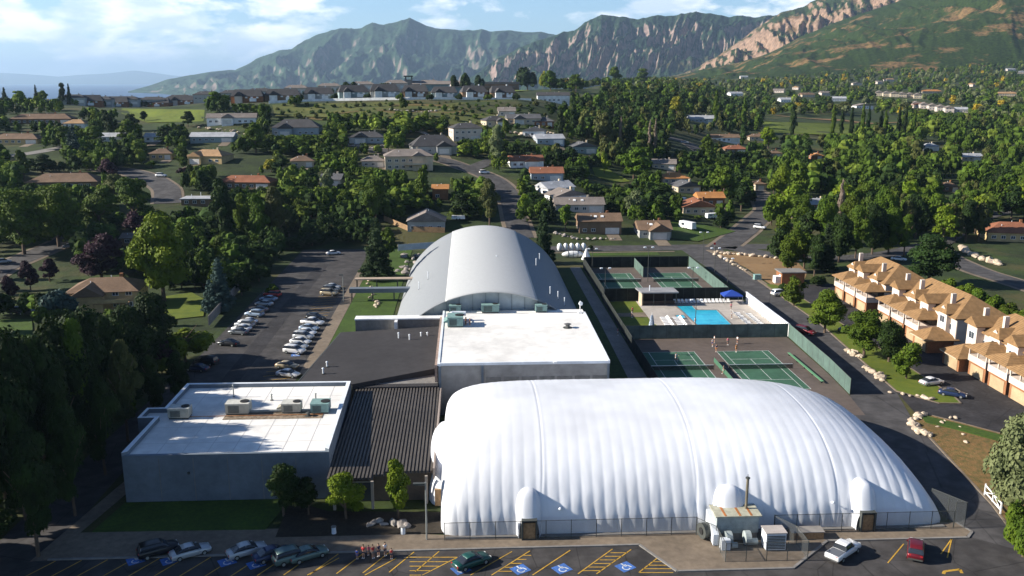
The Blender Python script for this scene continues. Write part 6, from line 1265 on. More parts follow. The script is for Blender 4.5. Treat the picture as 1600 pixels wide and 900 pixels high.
def crown(kind, nl, seed, lf):
    """unit tree crown: total height 1 from the ground, half width .5; leaf-clump faces round solid inner lobes added to block light"""
    rs = np.random.RandomState(seed); lobes = []
    if kind == 'broad':
        for k in range(rs.randint(15, 20)):
            a = rs.rand()*6.28; hh = rs.rand(); rr = (.05+.29*math.sqrt(rs.rand()))*(1 - .55*max(0, hh-.45)/.55) * (.75+.25*min(1, hh*3))
            r = rs.uniform(.10, .185); lobes.append((rr*math.cos(a), rr*math.sin(a), .20+.66*hh, r, r, r*.72))
        lobes.append((0, 0, .55, .24, .24, .26))
    elif kind == 'oval':
        for k in range(15):
            a = rs.rand()*6.28; hh = rs.rand(); w_ = math.sin(math.pi*(.12+.80*hh))**.8; rr = .27*w_*math.sqrt(rs.rand()); r = rs.uniform(.12, .19)*(.6+.4*w_); lobes.append((rr*math.cos(a), rr*math.sin(a), .18+.70*hh, r, r, r*.62))
        lobes.append((0, 0, .5, .22, .22, .34))
    elif kind == 'poplar':
        for k in range(20):
            hh = (k+rs.rand())/20; a = rs.rand()*6.28; w_ = math.sin(math.pi*(.10+.86*hh))**.6; rr = .2*w_*rs.rand(); r = rs.uniform(.17, .26)*w_; lobes.append((rr*math.cos(a), rr*math.sin(a), .10+.83*hh, r, r, .075))
    elif kind == 'conifer':
        for k in range(13):
            hh = k/12; w_ = (1-hh)**.85*.40+.03; m_ = max(3, int(9*(1-hh)))
            for q in range(m_):
                a = q/m_*6.28+rs.rand()*.9; rr = w_*rs.uniform(.45, .92); lobes.append((rr*math.cos(a), rr*math.sin(a), .10+.84*hh-rr*.08, .10*(1-hh*.55)+.02, .10*(1-hh*.55)+.02, .045))
            lobes.append((0, 0, .12+.84*hh, w_*.6, w_*.6, .07))
    elif kind == 'round':
        for k in range(26):
            a = rs.rand()*6.28; hh = rs.rand(); w_ = math.sin(math.pi*(.16+.70*hh)); rr = .34*w_*math.sqrt(rs.rand()); r = rs.uniform(.11, .19); lobes.append((rr*math.cos(a), rr*math.sin(a), .17+.68*hh, r, r, r*.85))
        lobes.append((0, 0, .5, .28, .28, .30))
    elif kind == 'bush':
        for k in range(12):
            a = rs.rand()*6.28; rr = .30*math.sqrt(rs.rand()); r = rs.uniform(.14, .24); lobes.append((rr*math.cos(a), rr*math.sin(a), .22+.42*rs.rand()*(1-rr), r, r, r*1.2))
    lobes = np.array(lobes); vol = lobes[:, 3]*lobes[:, 3]; pick = rs.choice(len(lobes), nl, p=vol/vol.sum())
    d = rs.normal(size=(nl, 3)); d /= np.linalg.norm(d, axis=1)[:, None]; d[:, 2] = np.where(d[:, 2] < -.3, -d[:, 2]*.6, d[:, 2])
    rad = rs.uniform(.72, 1.14, nl)**.8; P = lobes[pick, :3] + d*lobes[pick, 3:6]*rad[:, None]
    P[:, 2] = np.clip(P[:, 2], .03, 1.0)
    nr = d*.9 + rs.normal(size=(nl, 3))*.42 + np.array([0, 0, .25]); nr /= np.linalg.norm(nr, axis=1)[:, None]
    t = np.cross(nr, rs.normal(size=(nl, 3))); t /= np.linalg.norm(t, axis=1)[:, None]; b = np.cross(nr, t)
    s = lf*rs.uniform(.6, 1.35, nl)[:, None]
    V = np.stack([P-t*s*1.1-b*s*.25, P-b*s*.75+t*s*.2, P+t*s*1.2+b*s*.1, P+b*s*.8-t*s*.15], 1).reshape(-1, 3)
    F = np.arange(nl*4).reshape(-1, 4)
    vs = [tuple(v) for v in V]; fs = [tuple(f) for f in F]
    q = MB(); q.v = vs; q.f = fs
    for l in lobes:
        if kind == 'conifer' and l[3] < .05: continue
        q.ell(l[:3], l[3:6]*.66, 7, 5, .12, random.Random(seed))  # solid inner lobes, added to stop light passing through the crown
    return q.mesh('crown')
def trunk_mesh(kind, seed):
    rg = random.Random(seed); m = MB(); r = .03 if kind != 'poplar' else .045
    m.tube((0, 0, -.06), (.01, .01, .35), r, r*.7, 7); m.tube((.01, .01, .35), (0, 0, .8 if kind in ('conifer', 'poplar', 'oval') else .62), r*.7, r*.25, 6)
    if kind in ('broad', 'bush', 'oval', 'round'):
        for k in range(6): a = k*1.05+rg.random(); m.tube((.01, .01, .24+.05*k), (.30*math.cos(a)*rg.uniform(.7, 1), .30*math.sin(a)*rg.uniform(.7, 1), .42+.07*k), r*.5, r*.12, 5)
    else:
        for k in range(6): a = k*1.3; m.tube((0, 0, .2+.1*k), (.2*math.cos(a)*(1-.12*k), .2*math.sin(a)*(1-.12*k), .22+.1*k), r*.3, r*.1, 4)
    return m.mesh('trunk')
CR = {}
for kd, lf in (('broad', .030), ('oval', .030), ('poplar', .042), ('conifer', .024), ('bush', .045), ('round', .030)):
    CR[kd, 0] = [crown(kd, 9500, 10*s+1, lf*.62) for s in range(2)]; CR[kd, 1] = [crown(kd, 2600, 10*s+3, lf*1.1) for s in range(3)]
    CR[kd, 't'] = [trunk_mesh(kd, s) for s in range(2)]
TN = dict(broad='broadleaf_tree', oval='broadleaf_tree', poplar='poplar_tree', conifer='conifer_tree', bush='round_bush', round='broadleaf_tree')
TREES = []
def tree_at(X, Y, Z, h, w, kind, leaf, label, grp=None, lod=None):
    s = PX(X, Y, Z)[2]
    if lod is None: lod = 0 if h*s > 70 else 1
    t = thing(TN[kind], label, 'bush' if kind == 'bush' else 'tree', (X, Y, Z), rnd.uniform(0, 6.28), grp, (w, w, h))
    obj('crown', rnd.choice(CR[kind, lod]), LF[leaf], t); obj('trunk', rnd.choice(CR[kind, 't']), trunk_m, t)
    return t
HERO = []
ORDW2 = ['first', 'second', 'third', 'fourth', 'fifth', 'sixth', 'seventh', 'eighth', 'ninth', 'tenth', 'eleventh', 'twelfth', 'thirteenth', 'fourteenth', 'fifteenth']
ORDW = ['first', 'second', 'third', 'fourth', 'fifth', 'sixth', 'seventh', 'eighth', 'ninth', 'tenth']
def T(px, py, top, wpx, kind, leaf, label, grp=None, h=None):
    g = G(px, py)
    if g is None: return
    s = PX(*g)[2]; hh = h or (py-top)/s/cp*1.0
    # the crown top seen from above sits on the pixel row asked for
    lo, hi = .5, 60
    for _ in range(20):
        m = (lo+hi)/2
        if PX(g[0], g[1], g[2]+m)[1] > top: lo = m
        else: hi = m
    hh = lo; w = wpx/s
    HERO.append((px, py, wpx, py-top)); return tree_at(g[0], g[1], g[2], hh, w, kind, leaf, label, grp)
T(443, 806, 712, 84, 'oval', 'dark', 'dark dense pointed tree against the front wall of the low white roofed block')
T(482, 806, 744, 62, 'oval', 'dark', 'shorter dark dense tree right of the pointed one by the low block')
T(541, 812, 740, 80, 'broad', 'bright', 'broad sunlit tree in front of the ribbed entrance roof')
T(622, 812, 711, 66, 'oval', 'bright', 'upright sunlit tree near the right end of the ribbed entrance roof')
T(590, 436, 338, 66, 'conifer', 'conifer', 'large dark conifer at the left foot of the arched hall'); T(607, 404, 348, 36, 'oval', 'green', 'green tree directly behind the large conifer by the arched hall')
T(849, 412, 326, 44, 'conifer', 'conifer', 'dark conifer behind the right shoulder of the arched hall')
T(765, 356, 274, 52, 'oval', 'olive', 'oval olive green tree behind the crown of the arched roof')
T(661, 322, 252, 36, 'oval', 'green', 'tall slender green tree right of the excavated yard'); T(722, 340, 300, 50, 'broad', 'dark', 'dark round tree between the pale gabled house and the oval tree')
T(432, 388, 284, 62, 'oval', 'olive', 'tall olive tree above the top of the car park'); T(405, 392, 296, 50, 'oval', 'green', 'green tree left of the tall olive one above the car park'); T(352, 386, 272, 62, 'oval', 'dark', 'tall dark green tree above the west garden wall'); T(378, 380, 290, 44, 'oval', 'green', 'slim green tree beside the tall dark one above the west garden wall')
T(588, 348, 266, 56, 'oval', 'green', 'leafy green tree right of the excavated yard'); T(603, 300, 270, 44, 'oval', 'green', 'green tree top behind the leafy tree of the excavated yard')
T(512, 312, 256, 30, 'oval', 'sage', 'slim sage green tree on the sloping lawn in the middle'); T(512, 262, 240, 34, 'broad', 'bright', 'small bright tree before the single storey grey wing')
T(257, 472, 326, 116, 'round', 'bright', 'large bright green round tree in the left middle'); T(288, 440, 334, 60, 'broad', 'green', 'green tree on the right flank of the large bright one')
T(38, 398, 292, 104, 'round', 'green', 'big broad green tree at the left edge above the west street'); T(92, 386, 284, 88, 'round', 'green', 'big green tree right of the one at the left edge'); T(158, 368, 284, 76, 'broad', 'green', 'green tree below the round end street'); T(210, 352, 276, 76, 'broad', 'green', 'broad green tree covering the lower end of the round end street')
T(38, 280, 230, 34, 'oval', 'green', 'green tree in front of the left edge street'); T(66, 272, 240, 46, 'broad', 'dark', 'dark tree by the left edge street')
T(172, 284, 246, 40, 'broad', 'purple', 'purple leaved round tree at the top of the round end street'); T(180, 312, 270, 46, 'broad', 'olive', 'olive tree below the purple one on the round end street'); T(236, 262, 248, 18, 'bush', 'green', 'clipped green bush at the mouth of the round end street'); T(284, 272, 258, 18, 'bush', 'purple', 'purple bush left of the bright tan roofed house')
T(160, 440, 356, 88, 'broad', 'purple', 'large purple tree beside the west street'); T(215, 376, 328, 52, 'broad', 'purple', 'purple tree behind the large bright green one'); T(48, 454, 404, 36, 'broad', 'purple', 'small purple street tree left of the nearest left house'); T(78, 440, 402, 34, 'broad', 'purple', 'second small purple street tree near the nearest left house'); T(18, 470, 428, 30, 'broad', 'purple', 'third small purple street tree at the left edge')
T(92, 508, 442, 66, 'bush', 'spruce', 'rounded blue spruce in front of the nearest left house'); T(345, 486, 402, 58, 'conifer', 'spruce', 'blue spruce beside the pale garden wall'); T(330, 488, 436, 40, 'conifer', 'spruce', 'smaller blue spruce left of the taller one by the garden wall'); T(117, 250, 196, 40, 'conifer', 'spruce', 'blue spruce near the upper left ridge lawn')
T(245, 510, 470, 22, 'oval', 'green', 'small upright green tree on the garden lawn'); T(290, 566, 498, 96, 'bush', 'bright', 'bright rounded shrub tree at the edge of the shaded lane'); T(258, 580, 530, 50, 'broad', 'purple', 'purple shrub in front of the bright rounded shrub tree'); T(228, 572, 520, 40, 'oval', 'green', 'green shrub left of the purple shrub by the lane')
# tall shelter belt left of the driveway
belt = [(60, 870, 640, 110, 'oval', 'dark', 'dark tree beside the lane at the bottom left'), (118, 806, 610, 88, 'oval', 'dark', 'dark lane side tree right of the bottom left ones'), (128, 700, 486, 96, 'oval', 'green', 'tall sunlit tree at the centre of the left shelter belt'), (70, 716, 494, 92, 'oval', 'green', 'tall tree left of the centre of the left shelter belt'), (200, 690, 520, 84, 'oval', 'olive', 'dull olive tree at the right of the left shelter belt'), (22, 730, 548, 80, 'oval', 'green', 'tall tree at the left edge of the shelter belt'), (105, 768, 560, 96, 'oval', 'dark', 'dark tree in front of the centre of the shelter belt'), (40, 812, 600, 92, 'oval', 'dark', 'dark tree low at the left edge of the shelter belt'), (165, 742, 566, 80, 'oval', 'dark', 'dark tree near the shaded lane in the shelter belt'), (-10, 790, 590, 90, 'oval', 'dark', 'dark tree partly cut by the left edge of the photo'), (240, 650, 540, 64, 'oval', 'dark', 'dark tree at the upper right of the shelter belt'), (-40, 860, 640, 110, 'oval', 'dark', 'tree at the bottom left corner of the photo'), (282, 622, 540, 50, 'broad', 'dark', 'dark low tree behind the notch of the low block'), (200, 620, 500, 60, 'oval', 'dark', 'dark tree behind the dull olive one')]
for a in belt: T(*a)
for i in range(15):
    Y_ = 84+i*6.3; X_ = -61.5+rnd.uniform(-1.5, 1.2); p_ = PX(X_, Y_, 0); HERO.append((p_[0], p_[1], 100, 200))
    tree_at(X_, Y_, 0, (27-max(0, Y_-104)*.17)*rnd.uniform(.88, 1.05), rnd.uniform(10, 13), rnd.choice(['oval', 'round', 'round']), 'dark', ORDW[i]+' tree counted from the near end of the row along the shaded lane' if i < 10 else ['fifth', 'fourth', 'third', 'second', 'very'][i-10]+' last tree at the far end of the row along the shaded lane', 'row along the shaded lane', 0)
for i in range(16): tree_at(-59.6+rnd.uniform(-1, .6), 88+i*5.6, 0, rnd.uniform(2.5, 6), rnd.uniform(4.5, 6.5), 'bush', rnd.choice(['dark', 'green', 'dark']), 'shrub growing under the tall trees beside the shaded lane', 'undergrowth beside the shaded lane', 1)
# car park west bank
for a in [(458, 388, 366, 44, 'bush', 'dark', 'dark round shrub at the top end of the car park'), (405, 440, 408, 44, 'bush', 'dark', 'dark shrub on the bank above the left car row'), (385, 424, 380, 46, 'broad', 'dark', 'dark tree on the bank above the left car row'), (488, 384, 362, 46, 'bush', 'dark', 'wide dark shrub at the end of the car park'), (452, 372, 334, 40, 'oval', 'dark', 'dark tree beside the excavated yard'), (425, 462, 440, 26, 'bush', 'green', 'small green shrub on the car park bank'), (378, 462, 420, 36, 'broad', 'dark', 'dark tree just behind the pale garden wall')]: T(*a)
# by the townhouses
T(1240, 478, 428, 46, 'round', 'green', 'small round tree by the entrance of the townhouse lot'); T(1288, 520, 450, 72, 'round', 'green', 'round tree second along the townhouse verge'); T(1350, 556, 482, 84, 'round', 'green', 'broad tree third along the townhouse verge'); T(1388, 566, 496, 60, 'round', 'dark', 'tree touching the third verge tree on its right'); T(1416, 592, 532, 56, 'round', 'green', 'round tree nearest the parked white car on the townhouse verge')
T(1450, 446, 362, 96, 'round', 'dark', 'large dark tree behind the far townhouse block'); T(1590, 806, 630, 124, 'round', 'sage', 'big pale sage green tree at the right edge of the photo'); T(1598, 870, 760, 70, 'bush', 'green', 'green bushes below the sage tree at the right edge')
for i, (x, y) in enumerate([(1508, 458), (1530, 468), (1552, 478), (1575, 488), (1595, 496), (1480, 450)]): T(x, y+8, y-22, 34, 'bush', 'green', 'green bush in the hedge row behind the middle townhouse block', 'hedge row behind the middle townhouse block')
T(1224, 458, 438, 18, 'bush', 'dark', 'clipped round bush by the white annex of the brick shed'); T(1278, 446, 424, 30, 'bush', 'dark', 'dark bush right of the brick shed'); T(922, 392, 381, 12, 'bush', 'dark', 'small round bush on the street verge behind the far courts')
# named trees further back
back = [(1290, 424, 348, 44, 'conifer', 'conifer', 'tall dark conifer left of the far townhouse block'), (1256, 420, 360, 60, 'broad', 'green', 'leafy tree at the corner of the right hand wood'), (1222, 392, 330, 46, 'oval', 'green', 'green tree at the bend of the street by the junction'), (1262, 382, 326, 50, 'oval', 'dark', 'dark tree behind the junction wood edge'), (1310, 366, 280, 18, 'poplar', 'dead', 'bare grey dying poplar in the right hand wood'), (1336, 336, 292, 14, 'poplar', 'dead', 'shorter bare grey poplar in the right hand wood'), (1279, 342, 314, 24, 'conifer', 'spruce', 'small blue spruce in front of the white roofed house in the wood'),
        (969, 240, 180, 10, 'poplar', 'dead', 'bare grey poplar trunk left of the pair'), (1014, 246, 186, 9, 'poplar', 'dead', 'bare grey poplar, left one of the pair'), (1023, 246, 184, 9, 'poplar', 'dead', 'bare grey poplar, right one of the pair'), (942, 236, 172, 48, 'broad', 'olive', 'big olive green tree by the bare poplars'), (985, 240, 188, 30, 'oval', 'dark', 'dark tree between the bare poplars'), (990, 280, 228, 60, 'broad', 'green', 'round green tree over the curved garden lawn'), (944, 272, 234, 22, 'oval', 'bright', 'bright slim tree left of the round tree over the lawn'),
        (1057, 190, 148, 30, 'broad', 'yellow', 'yellow green tree standing out in the middle distance'), (1118, 196, 140, 15, 'poplar', 'green', 'tall green poplar right of the yellow green tree'), (1161, 208, 150, 14, 'poplar', 'green', 'tall green poplar with pale road behind it'), (1237, 216, 162, 18, 'poplar', 'dark', 'dark poplar at the left end of the pale road'), (1200, 232, 196, 34, 'broad', 'bright', 'bright green tree before the pasture'), (1190, 262, 232, 40, 'broad', 'olive', 'olive tree below the bright one before the pasture'),
        (1130, 318, 256, 58, 'broad', 'green', 'big green tree beside the north street'), (1158, 330, 280, 46, 'oval', 'dark', 'dark green tree at the bend of the north street'), (1105, 250, 208, 34, 'oval', 'green', 'green tree left of the white bungalow'), (1215, 330, 256, 50, 'broad', 'bright', 'bright green tree at the left front of the right hand wood'), (1242, 320, 250, 50, 'broad', 'green', 'green tree second in the front of the right hand wood'),
        (990, 340, 296, 44, 'broad', 'sage', 'pale weeping tree left of the skylit garage house'), (1000, 352, 318, 26, 'oval', 'green', 'green tree in front of the weeping tree'), (1030, 350, 328, 26, 'bush', 'green', 'round shrub in the corner garden'), (1126, 356, 334, 28, 'bush', 'dark', 'dark shrub at the right of the corner garden'), (1090, 342, 334, 14, 'bush', 'green', 'small shrub beside the covered trailer'),
        (883, 362, 316, 34, 'oval', 'green', 'green tree before the wide skylight roof'), (860, 348, 306, 26, 'conifer', 'conifer', 'slim conifer left of the wide skylight roof'), (821, 336, 300, 30, 'oval', 'bright', 'bright tree beside the curved street'), (815, 312, 276, 28, 'oval', 'green', 'green tree at the kerb of the curved street'), (893, 262, 226, 32, 'broad', 'dark', 'dark green tree right of the rust roofs'), (876, 218, 170, 20, 'poplar', 'dark', 'dark columnar tree left of the grey blue gable house'), (896, 214, 160, 22, 'poplar', 'dark', 'second dark columnar tree above the grey blue gable house'),
        (776, 262, 190, 40, 'oval', 'sage', 'tall grey green tree at the fork of the curved street'), (790, 214, 184, 24, 'oval', 'green', 'green tree on the slope above the fork'), (630, 172, 146, 16, 'bush', 'green', 'lone bush on the crest before the ridge houses'), (460, 166, 142, 24, 'bush', 'green', 'round bush at the left of the crest'), (610, 250, 224, 0, 'oval', 'green', '')]
for i, x in enumerate([468, 522, 575, 625, 671, 717, 762, 806]): T(x, 157, 143, 15, 'bush', 'dark' if i % 3 else 'green', ORDW[i]+' bush from the left between the ridge houses above the white fence', 'bushes between the ridge houses')
for i, (x, y, tp_, w_, kd, lf_) in enumerate([(1218, 408, 350, 44, 'round', 'dark'), (1236, 426, 352, 50, 'round', 'green'), (1272, 432, 356, 46, 'oval', 'dark'), (1310, 410, 330, 56, 'round', 'dark'), (1336, 404, 316, 50, 'round', 'green'), (1362, 398, 312, 54, 'round', 'dark'), (1388, 396, 320, 50, 'round', 'green'), (1412, 400, 330, 46, 'oval', 'green'), (1250, 372, 300, 54, 'round', 'green'), (1290, 384, 302, 52, 'round', 'green'), (1232, 350, 284, 50, 'round', 'bright'), (1330, 372, 296, 56, 'oval', 'green'), (1382, 372, 290, 56, 'round', 'green'), (1430, 372, 300, 52, 'round', 'dark'), (1205, 352, 300, 36, 'round', 'green')]):
    T(x, y, tp_, w_, kd, lf_, ORDW2[i]+' tree along the townhouse side edge of the right hand wood', 'townhouse side edge of the wood')
for a in back:
    if a[6]: T(*a)
for a in [(607, 238, 206, 26, 'oval', 'bright', 'bright tree left of the steep dark roof'), (516, 232, 204, 40, 'broad', 'green', 'round green tree by the blue grey houses'), (400, 240, 188, 44, 'broad', 'green', 'dense green tree right of the white gabled house'), (340, 172, 142, 44, 'broad', 'green', 'dense green tree at the end of the plateau lawn'), (294, 198, 172, 26, 'broad', 'dark', 'dark round tree at the edge of the plateau lawn'), (424, 268, 240, 30, 'bush', 'yellow', 'golden shrub in the middle west gardens'), (455, 330, 314, 22, 'bush', 'yellow', 'golden shrub beside the excavated yard'),
          (207, 206, 176, 30, 'broad', 'dark', 'dark tree left on the plateau lawn'), (226, 190, 172, 20, 'oval', 'dark', 'small dark tree on the plateau lawn'), (100, 234, 196, 44, 'broad', 'green', 'round green tree by the upper west street'), (150, 230, 194, 36, 'broad', 'green', 'second round green tree by the upper west street'), (205, 222, 186, 46, 'broad', 'green', 'large green tree below the plateau lawn'), (262, 226, 196, 50, 'broad', 'dark', 'wide dark tree below the plateau lawn'), (172, 216, 172, 30, 'oval', 'dark', 'dark green tree below the ridge houses'),
          (30, 168, 140, 30, 'broad', 'bright', 'yellow green tree at the left end of the ridge'), (66, 164, 140, 24, 'broad', 'bright', 'second yellow green tree at the left end of the ridge'), (8, 160, 136, 16, 'conifer', 'conifer', 'dark conifer at the left edge of the ridge'), (98, 150, 128, 16, 'broad', 'dark', 'dark tree on the skyline left of the ridge houses'), (108, 150, 130, 12, 'conifer', 'conifer', 'dark conifer on the skyline left of the ridge houses'), (56, 148, 132, 12, 'conifer', 'conifer', 'small dark skyline conifer at the far left'),
          (824, 137, 90, 36, 'bush', 'dark', 'tallest dark tree on the ridge skyline'), (848, 128, 104, 14, 'bush', 'yellow', 'golden tree right of the tallest ridge tree'), (860, 142, 108, 34, 'broad', 'green', 'large green tree on the ridge right of the tallest'), (900, 146, 114, 30, 'broad', 'green', 'green tree beside the ridge road'), (728, 136, 108, 20, 'bush', 'dark', 'dark tree right of the ridge school'), (750, 134, 107, 18, 'bush', 'dark', 'columnar dark tree left of the school annexe'), (710, 135, 112, 16, 'bush', 'dark', 'small dark tree before the school annexe'),
          (960, 128, 102, 26, 'broad', 'green', 'green tree on the skyline above the ridge road'), (1004, 130, 106, 30, 'broad', 'green', 'round green tree on the skyline under the middle mountain')]: T(*a)
for i, x in enumerate([1300, 1313, 1328, 1345, 1354, 1374, 1381, 1402, 1412, 1426]): T(x, 222+rnd.uniform(-4, 4), 164+rnd.uniform(-4, 8), rnd.uniform(9, 13), 'poplar', 'dark' if i % 3 else 'green', ORDW[i]+' poplar from the left in the row before the pale valley road', 'poplar row before the valley road')
for i, x in enumerate([540, 556, 574, 596, 612, 664, 676]): T(x, 139, 124, 20, 'bush', 'dark', ORDW[i]+' small tree from the left in the skyline row behind the ridge houses', 'skyline row behind the ridge houses')
# fill: woods and garden trees, the largest as things, the rest as one far wood
PROT += [(180, 262, 280, 326), (690, 245, 760, 272), (770, 268, 806, 350), (860, 372, 1240, 412), (1150, 320, 1215, 372), (20, 232, 95, 246), (190, 168, 320, 190), (1100, 392, 1215, 470), (925, 260, 985, 284), (1045, 350, 1140, 378), (0, 385, 110, 450), (1425, 384, 1600, 442), (740, 126, 832, 142), (1195, 180, 1400, 190), (1050, 212, 1100, 232), (0, 500, 50, 530), (230, 455, 322, 500), (905, 128, 935, 142), (1195, 196, 1330, 206), (640, 268, 680, 276), (310, 198, 390, 212), (790, 200, 860, 216), (1180, 372, 1210, 392), (300, 240, 420, 255)]
REG = [  # picture box, tries, height range m, kinds, label, group, spacing
    ((1180, 195, 1640, 380), 1700, (11, 17), [('broad', 'green')]*4+[('oval', 'green')]*2+[('broad', 'bright'), ('broad', 'dark'), ('oval', 'dark'), ('oval', 'olive')], 'wood tree', 'dense right hand wood', .36),
    ((-60, 520, 300, 880), 500, (14, 21), [('oval', 'dark'), ('broad', 'dark'), ('oval', 'green')], 'belt tree', 'left shelter belt', .24),
    ((860, 150, 1200, 260), 700, (8, 13), [('broad', 'green'), ('broad', 'dark'), ('oval', 'olive'), ('oval', 'dark'), ('broad', 'dark')], 'gully tree', 'wooded gully', .36),
    ((800, 215, 1180, 350), 900, (4.5, 8.5), [('broad', 'green'), ('oval', 'green'), ('broad', 'dark'), ('bush', 'dark')], 'street side tree', 'gardens round the north street', .29),
    ((400, 195, 800, 345), 1000, (5, 9.5), [('broad', 'green'), ('oval', 'green'), ('broad', 'dark'), ('bush', 'bright'), ('bush', 'green'), ('broad', 'bright')], 'slope tree', 'gardens on the middle slope', .25),
    ((-20, 170, 420, 345), 1200, (6, 11), [('broad', 'green'), ('broad', 'dark'), ('oval', 'dark'), ('broad', 'bright'), ('oval', 'green'), ('broad', 'green')], 'garden tree', 'gardens on the upper left', .25),
    ((-20, 345, 440, 520), 900, (6, 11), [('broad', 'dark'), ('oval', 'dark'), ('broad', 'green'), ('bush', 'dark')], 'shaded garden tree', 'shaded west gardens', .27),
    ((432, 336, 585, 392), 160, (4, 8), [('broad', 'dark'), ('bush', 'dark'), ('oval', 'dark')], 'bank tree', 'bank above the car park', .36),
    ((380, 158, 860, 205), 600, (1.5, 4.5), [('bush', 'dark'), ('bush', 'olive'), ('bush', 'green')], 'terrace scrub', 'scrub on the terraced slope', .85)]
LMK = [(325, 240, 'bright tan roofed house'), (95, 280, 'wide brown roofed house'), (158, 450, 'nearest left house'), (230, 285, 'round end street'), (384, 275, 'long rust roofed house'), (22, 212, 'left edge brown house'), (330, 212, 'long pale roofed house'), (255, 180, 'plateau lawn'), (360, 180, 'white gabled house'), (462, 195, 'big blue grey house'), (573, 210, 'small blue grey house'), (637, 242, 'big cream house'),
    (727, 200, 'tall cream house'), (666, 335, 'pale gabled house'), (525, 340, 'excavated yard'), (790, 270, 'curved street'), (830, 250, 'rust roofed house'), (906, 310, 'wide skylight roof'), (1024, 350, 'skylit garage house'), (1093, 315, 'cream corner house'), (970, 210, 'bare poplar trunks'), (1057, 170, 'yellow green tree'), (1134, 212, 'white bungalow'), (1281, 320, 'white roof in the wood'), (1310, 320, 'dying grey poplar'), (1456, 230, 'white villa'), (1520, 245, 'long white roof'),
    (1592, 350, 'right edge house'), (1300, 190, 'pale valley road'), (1450, 400, 'dark tree behind the townhouses'), (1180, 350, 'street junction'), (350, 480, 'pale garden wall'), (260, 420, 'large bright tree'), (60, 430, 'west street'), (290, 530, 'bright shrub tree'), (100, 600, 'tallest belt trees'), (60, 820, 'bottom left corner'), (865, 150, 'white ridge house'), (930, 140, 'ridge road'), (1020, 130, 'skyline under the middle mountain'), (630, 160, 'lone crest bush'), (700, 190, 'lowest terrace wall'), (560, 180, 'dry meadow'), (460, 158, 'westernmost gabled ridge house'), (1210, 240, 'cream cottage'), (1486, 290, 'mauve roofed house'), (1400, 290, 'middle of the wood'), (1560, 300, 'right end of the wood'), (1240, 380, 'junction edge of the wood'), (1110, 165, 'tall green poplar')]
def ORD2(n): return ['closest', 'second closest', 'third closest', 'fourth closest', 'fifth closest'][n] if n < 5 else '%dth closest' % (n+1)
cand = []; rt = random.Random(11)
gridc = {}
def free(px, py, w_, k=.42):
    for i in range(int((px-90)//60), int((px+90)//60)+1):
        for j in range(int((py-90)//60), int((py+90)//60)+1):
            for (a, b, c) in gridc.get((i, j), ()):
                if abs(a-px) < (c+w_)*k*.5+.5 and abs(b-py) < (c+w_)*k*.33+.5: return False
    return True
def putg(px, py, w_): gridc.setdefault((int(px//60), int(py//60)), []).append((px, py, w_))
for hpx, hpy, hw, hh in HERO: putg(hpx, hpy, hw)
def protected(px, py, w_, h_):
    for (x0, y0, x1, y1) in PROT:
        if px+w_*.42 > x0 and px-w_*.42 < x1 and py-h_ < y1-1 and py > y0+2: return True
    return False
for (bb_, tries, sz, kinds, lb_, gp, kk) in REG:
    for _ in range(tries*4):
        px = rt.uniform(bb_[0], bb_[2]); py = rt.uniform(bb_[1], bb_[3]); g = G(px, py)
        if g is None or (g[1] < 300 and -60 < g[0] < 104): continue
        s = PX(*g)[2]; kd, lfk = rt.choice(kinds); kd = 'round' if kd == 'broad' and rt.random() < .65 else kd; h = rt.uniform(*sz); w_ = h*rt.uniform(.62, .95) if kd != 'bush' else h*rt.uniform(1, 1.6)
        if kd == 'oval': w_ *= .75
        if protected(px, py, w_*s, h*s*.95) or not free(px, py, w_*s, kk): continue
        putg(px, py, w_*s); cand.append((h*s, g, h, w_, kd, lfk, lb_, gp, px, py))
cand.sort(key=lambda a: -a[0])
nthing = max(0, 296-len(HERO)); lk = {}
for c in cand[:nthing]:
    px, py = c[8], c[9]; d, lm = min((math.hypot(px-a, (py-b)*1.6), (a, b, n)) for a, b, n in LMK)
    dx, dy = px-lm[0], (py-lm[1])*1.6
    wd = ('right of' if dx > 0 else 'left of') if abs(dx) > abs(dy) else ('in front of' if dy > 0 else 'beyond')
    lk.setdefault((c[5], c[4], c[6], wd, lm[2]), []).append((d, c))
for (lfk, kd, lb_, wd, lm), its in lk.items():
    its.sort(key=lambda a: a[0])
    for q, (d, c) in enumerate(its):
        _, g, h, w_, kd, lfk, lb_, gp, px, py = c
        nm = {'green': 'mid green', 'bright': 'light green', 'dark': 'dark green', 'olive': 'olive green'}[lfk]+{'broad': ' broad', 'round': ' round', 'oval': ' upright', 'bush': ' low'}[kd]
        tree_at(g[0], g[1], g[2], h, w_, kd, lfk, nm+' '+lb_.replace('garden tree', 'garden tree')+', '+(ORD2(q)+' ' if len(its) > 1 else '')+wd+' the '+lm, gp)
# far wood as stuff, grouped by leaf colour
rest = [(c[1], c[2], c[3], c[4], c[5]) for c in cand[nthing:]]
farr = [((1080, 92, 1640, 200), 2600, (9, 14)), ((860, 112, 1100, 170), 500, (8, 13)), ((1400, 80, 1640, 110), 200, (7, 11)), ((-20, 134, 430, 160), 160, (4, 7)), ((430, 128, 830, 140), 120, (4, 7))]
for bb_, n_, sz in farr:
    for _ in range(n_*2):
        px = rt.uniform(bb_[0], bb_[2]); py = rt.uniform(bb_[1], bb_[3]); g = G(px, py)
        if g is None: continue
        s = PX(*g)[2]; h = rt.uniform(*sz); w_ = h*rt.uniform(.7, 1.2)
        if protected(px, py, w_*s, h*s) or not free(px, py, w_*s, .30): continue
        putg(px, py, w_*s); rest.append((g, h, w_, 'broad', rt.choice(['green', 'dark', 'dark', 'green', 'olive', 'bright', 'sage'] if rt.random() < .97 else ['yellow'])))
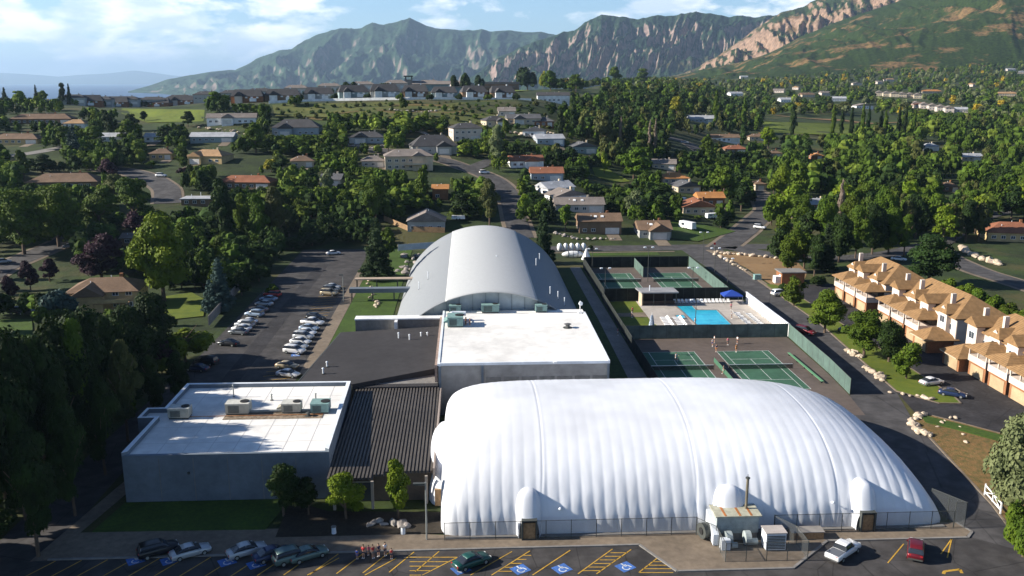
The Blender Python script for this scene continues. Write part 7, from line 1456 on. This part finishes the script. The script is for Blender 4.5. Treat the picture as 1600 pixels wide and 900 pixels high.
def lowcrown(seed, nl):
    rs = np.random.RandomState(seed); V = []; F = []
    lob = [(rs.uniform(-.22, .22), rs.uniform(-.22, .22), rs.uniform(.35, .78), rs.uniform(.16, .26)) for _ in range(6)]
    q = MB()
    for l in lob: q.ell(l[:3], (l[3], l[3], l[3]*.75), 5, 4, .2, random.Random(seed))
    m = crown('broad', nl, seed, .07 if nl < 200 else .045); v = [tuple(a.co) for a in m.vertices][:nl*4]; f = [tuple(p.vertices) for p in m.polygons][:nl]
    q.add(v, f); bpy.data.meshes.remove(m)
    return np.array(q.v), q.f
LC = [lowcrown(s, 110) for s in (21, 22, 23)]; LD = [lowcrown(s, 420) for s in (24, 25, 26)]
byleaf = {}
for g, h, w_, kd, lfk in rest: byleaf.setdefault(lfk, []).append((g, h, w_))
for lfk, L_ in byleaf.items():
    AV = []; AF = []; off = 0
    for i, (g, h, w_) in enumerate(L_):
        V, F = (LD if h*PX(*g)[2] > 17 else LC)[i % 3]; a = rt.uniform(0, 6.28); ca, sa = math.cos(a), math.sin(a)
        W = np.stack([(V[:, 0]*ca-V[:, 1]*sa)*w_+g[0], (V[:, 0]*sa+V[:, 1]*ca)*w_+g[1], V[:, 2]*h+g[2]-.5], 1)
        AV.append(W); AF += [tuple(k+off for k in f) for f in F]; off += len(V)
    me = bpy.data.meshes.new('distant_wood'); me.from_pydata(np.concatenate(AV).tolist(), [], AF); me.materials.append(mat('far_'+lfk, {'green': (.06, .10, .012), 'dark': (.03, .055, .012), 'olive': (.08, .09, .025), 'bright': (.11, .15, .02), 'sage': (.12, .14, .06), 'yellow': (.30, .22, .02)}[lfk], .8, (.08, .45, None, 8), spec=.1, trans=.15))
    o = bpy.data.objects.new('distant_wood', me); C.objects.link(o); tag(o, kind='stuff')
    tag(o, {'green': 'mid green', 'dark': 'dark green', 'olive': 'olive', 'bright': 'light green', 'sage': 'grey green', 'yellow': 'golden'}[lfk]+' distant tree cover across the valley', 'woodland')
print('trees', len(HERO), len(cand), 'rest', len(rest))
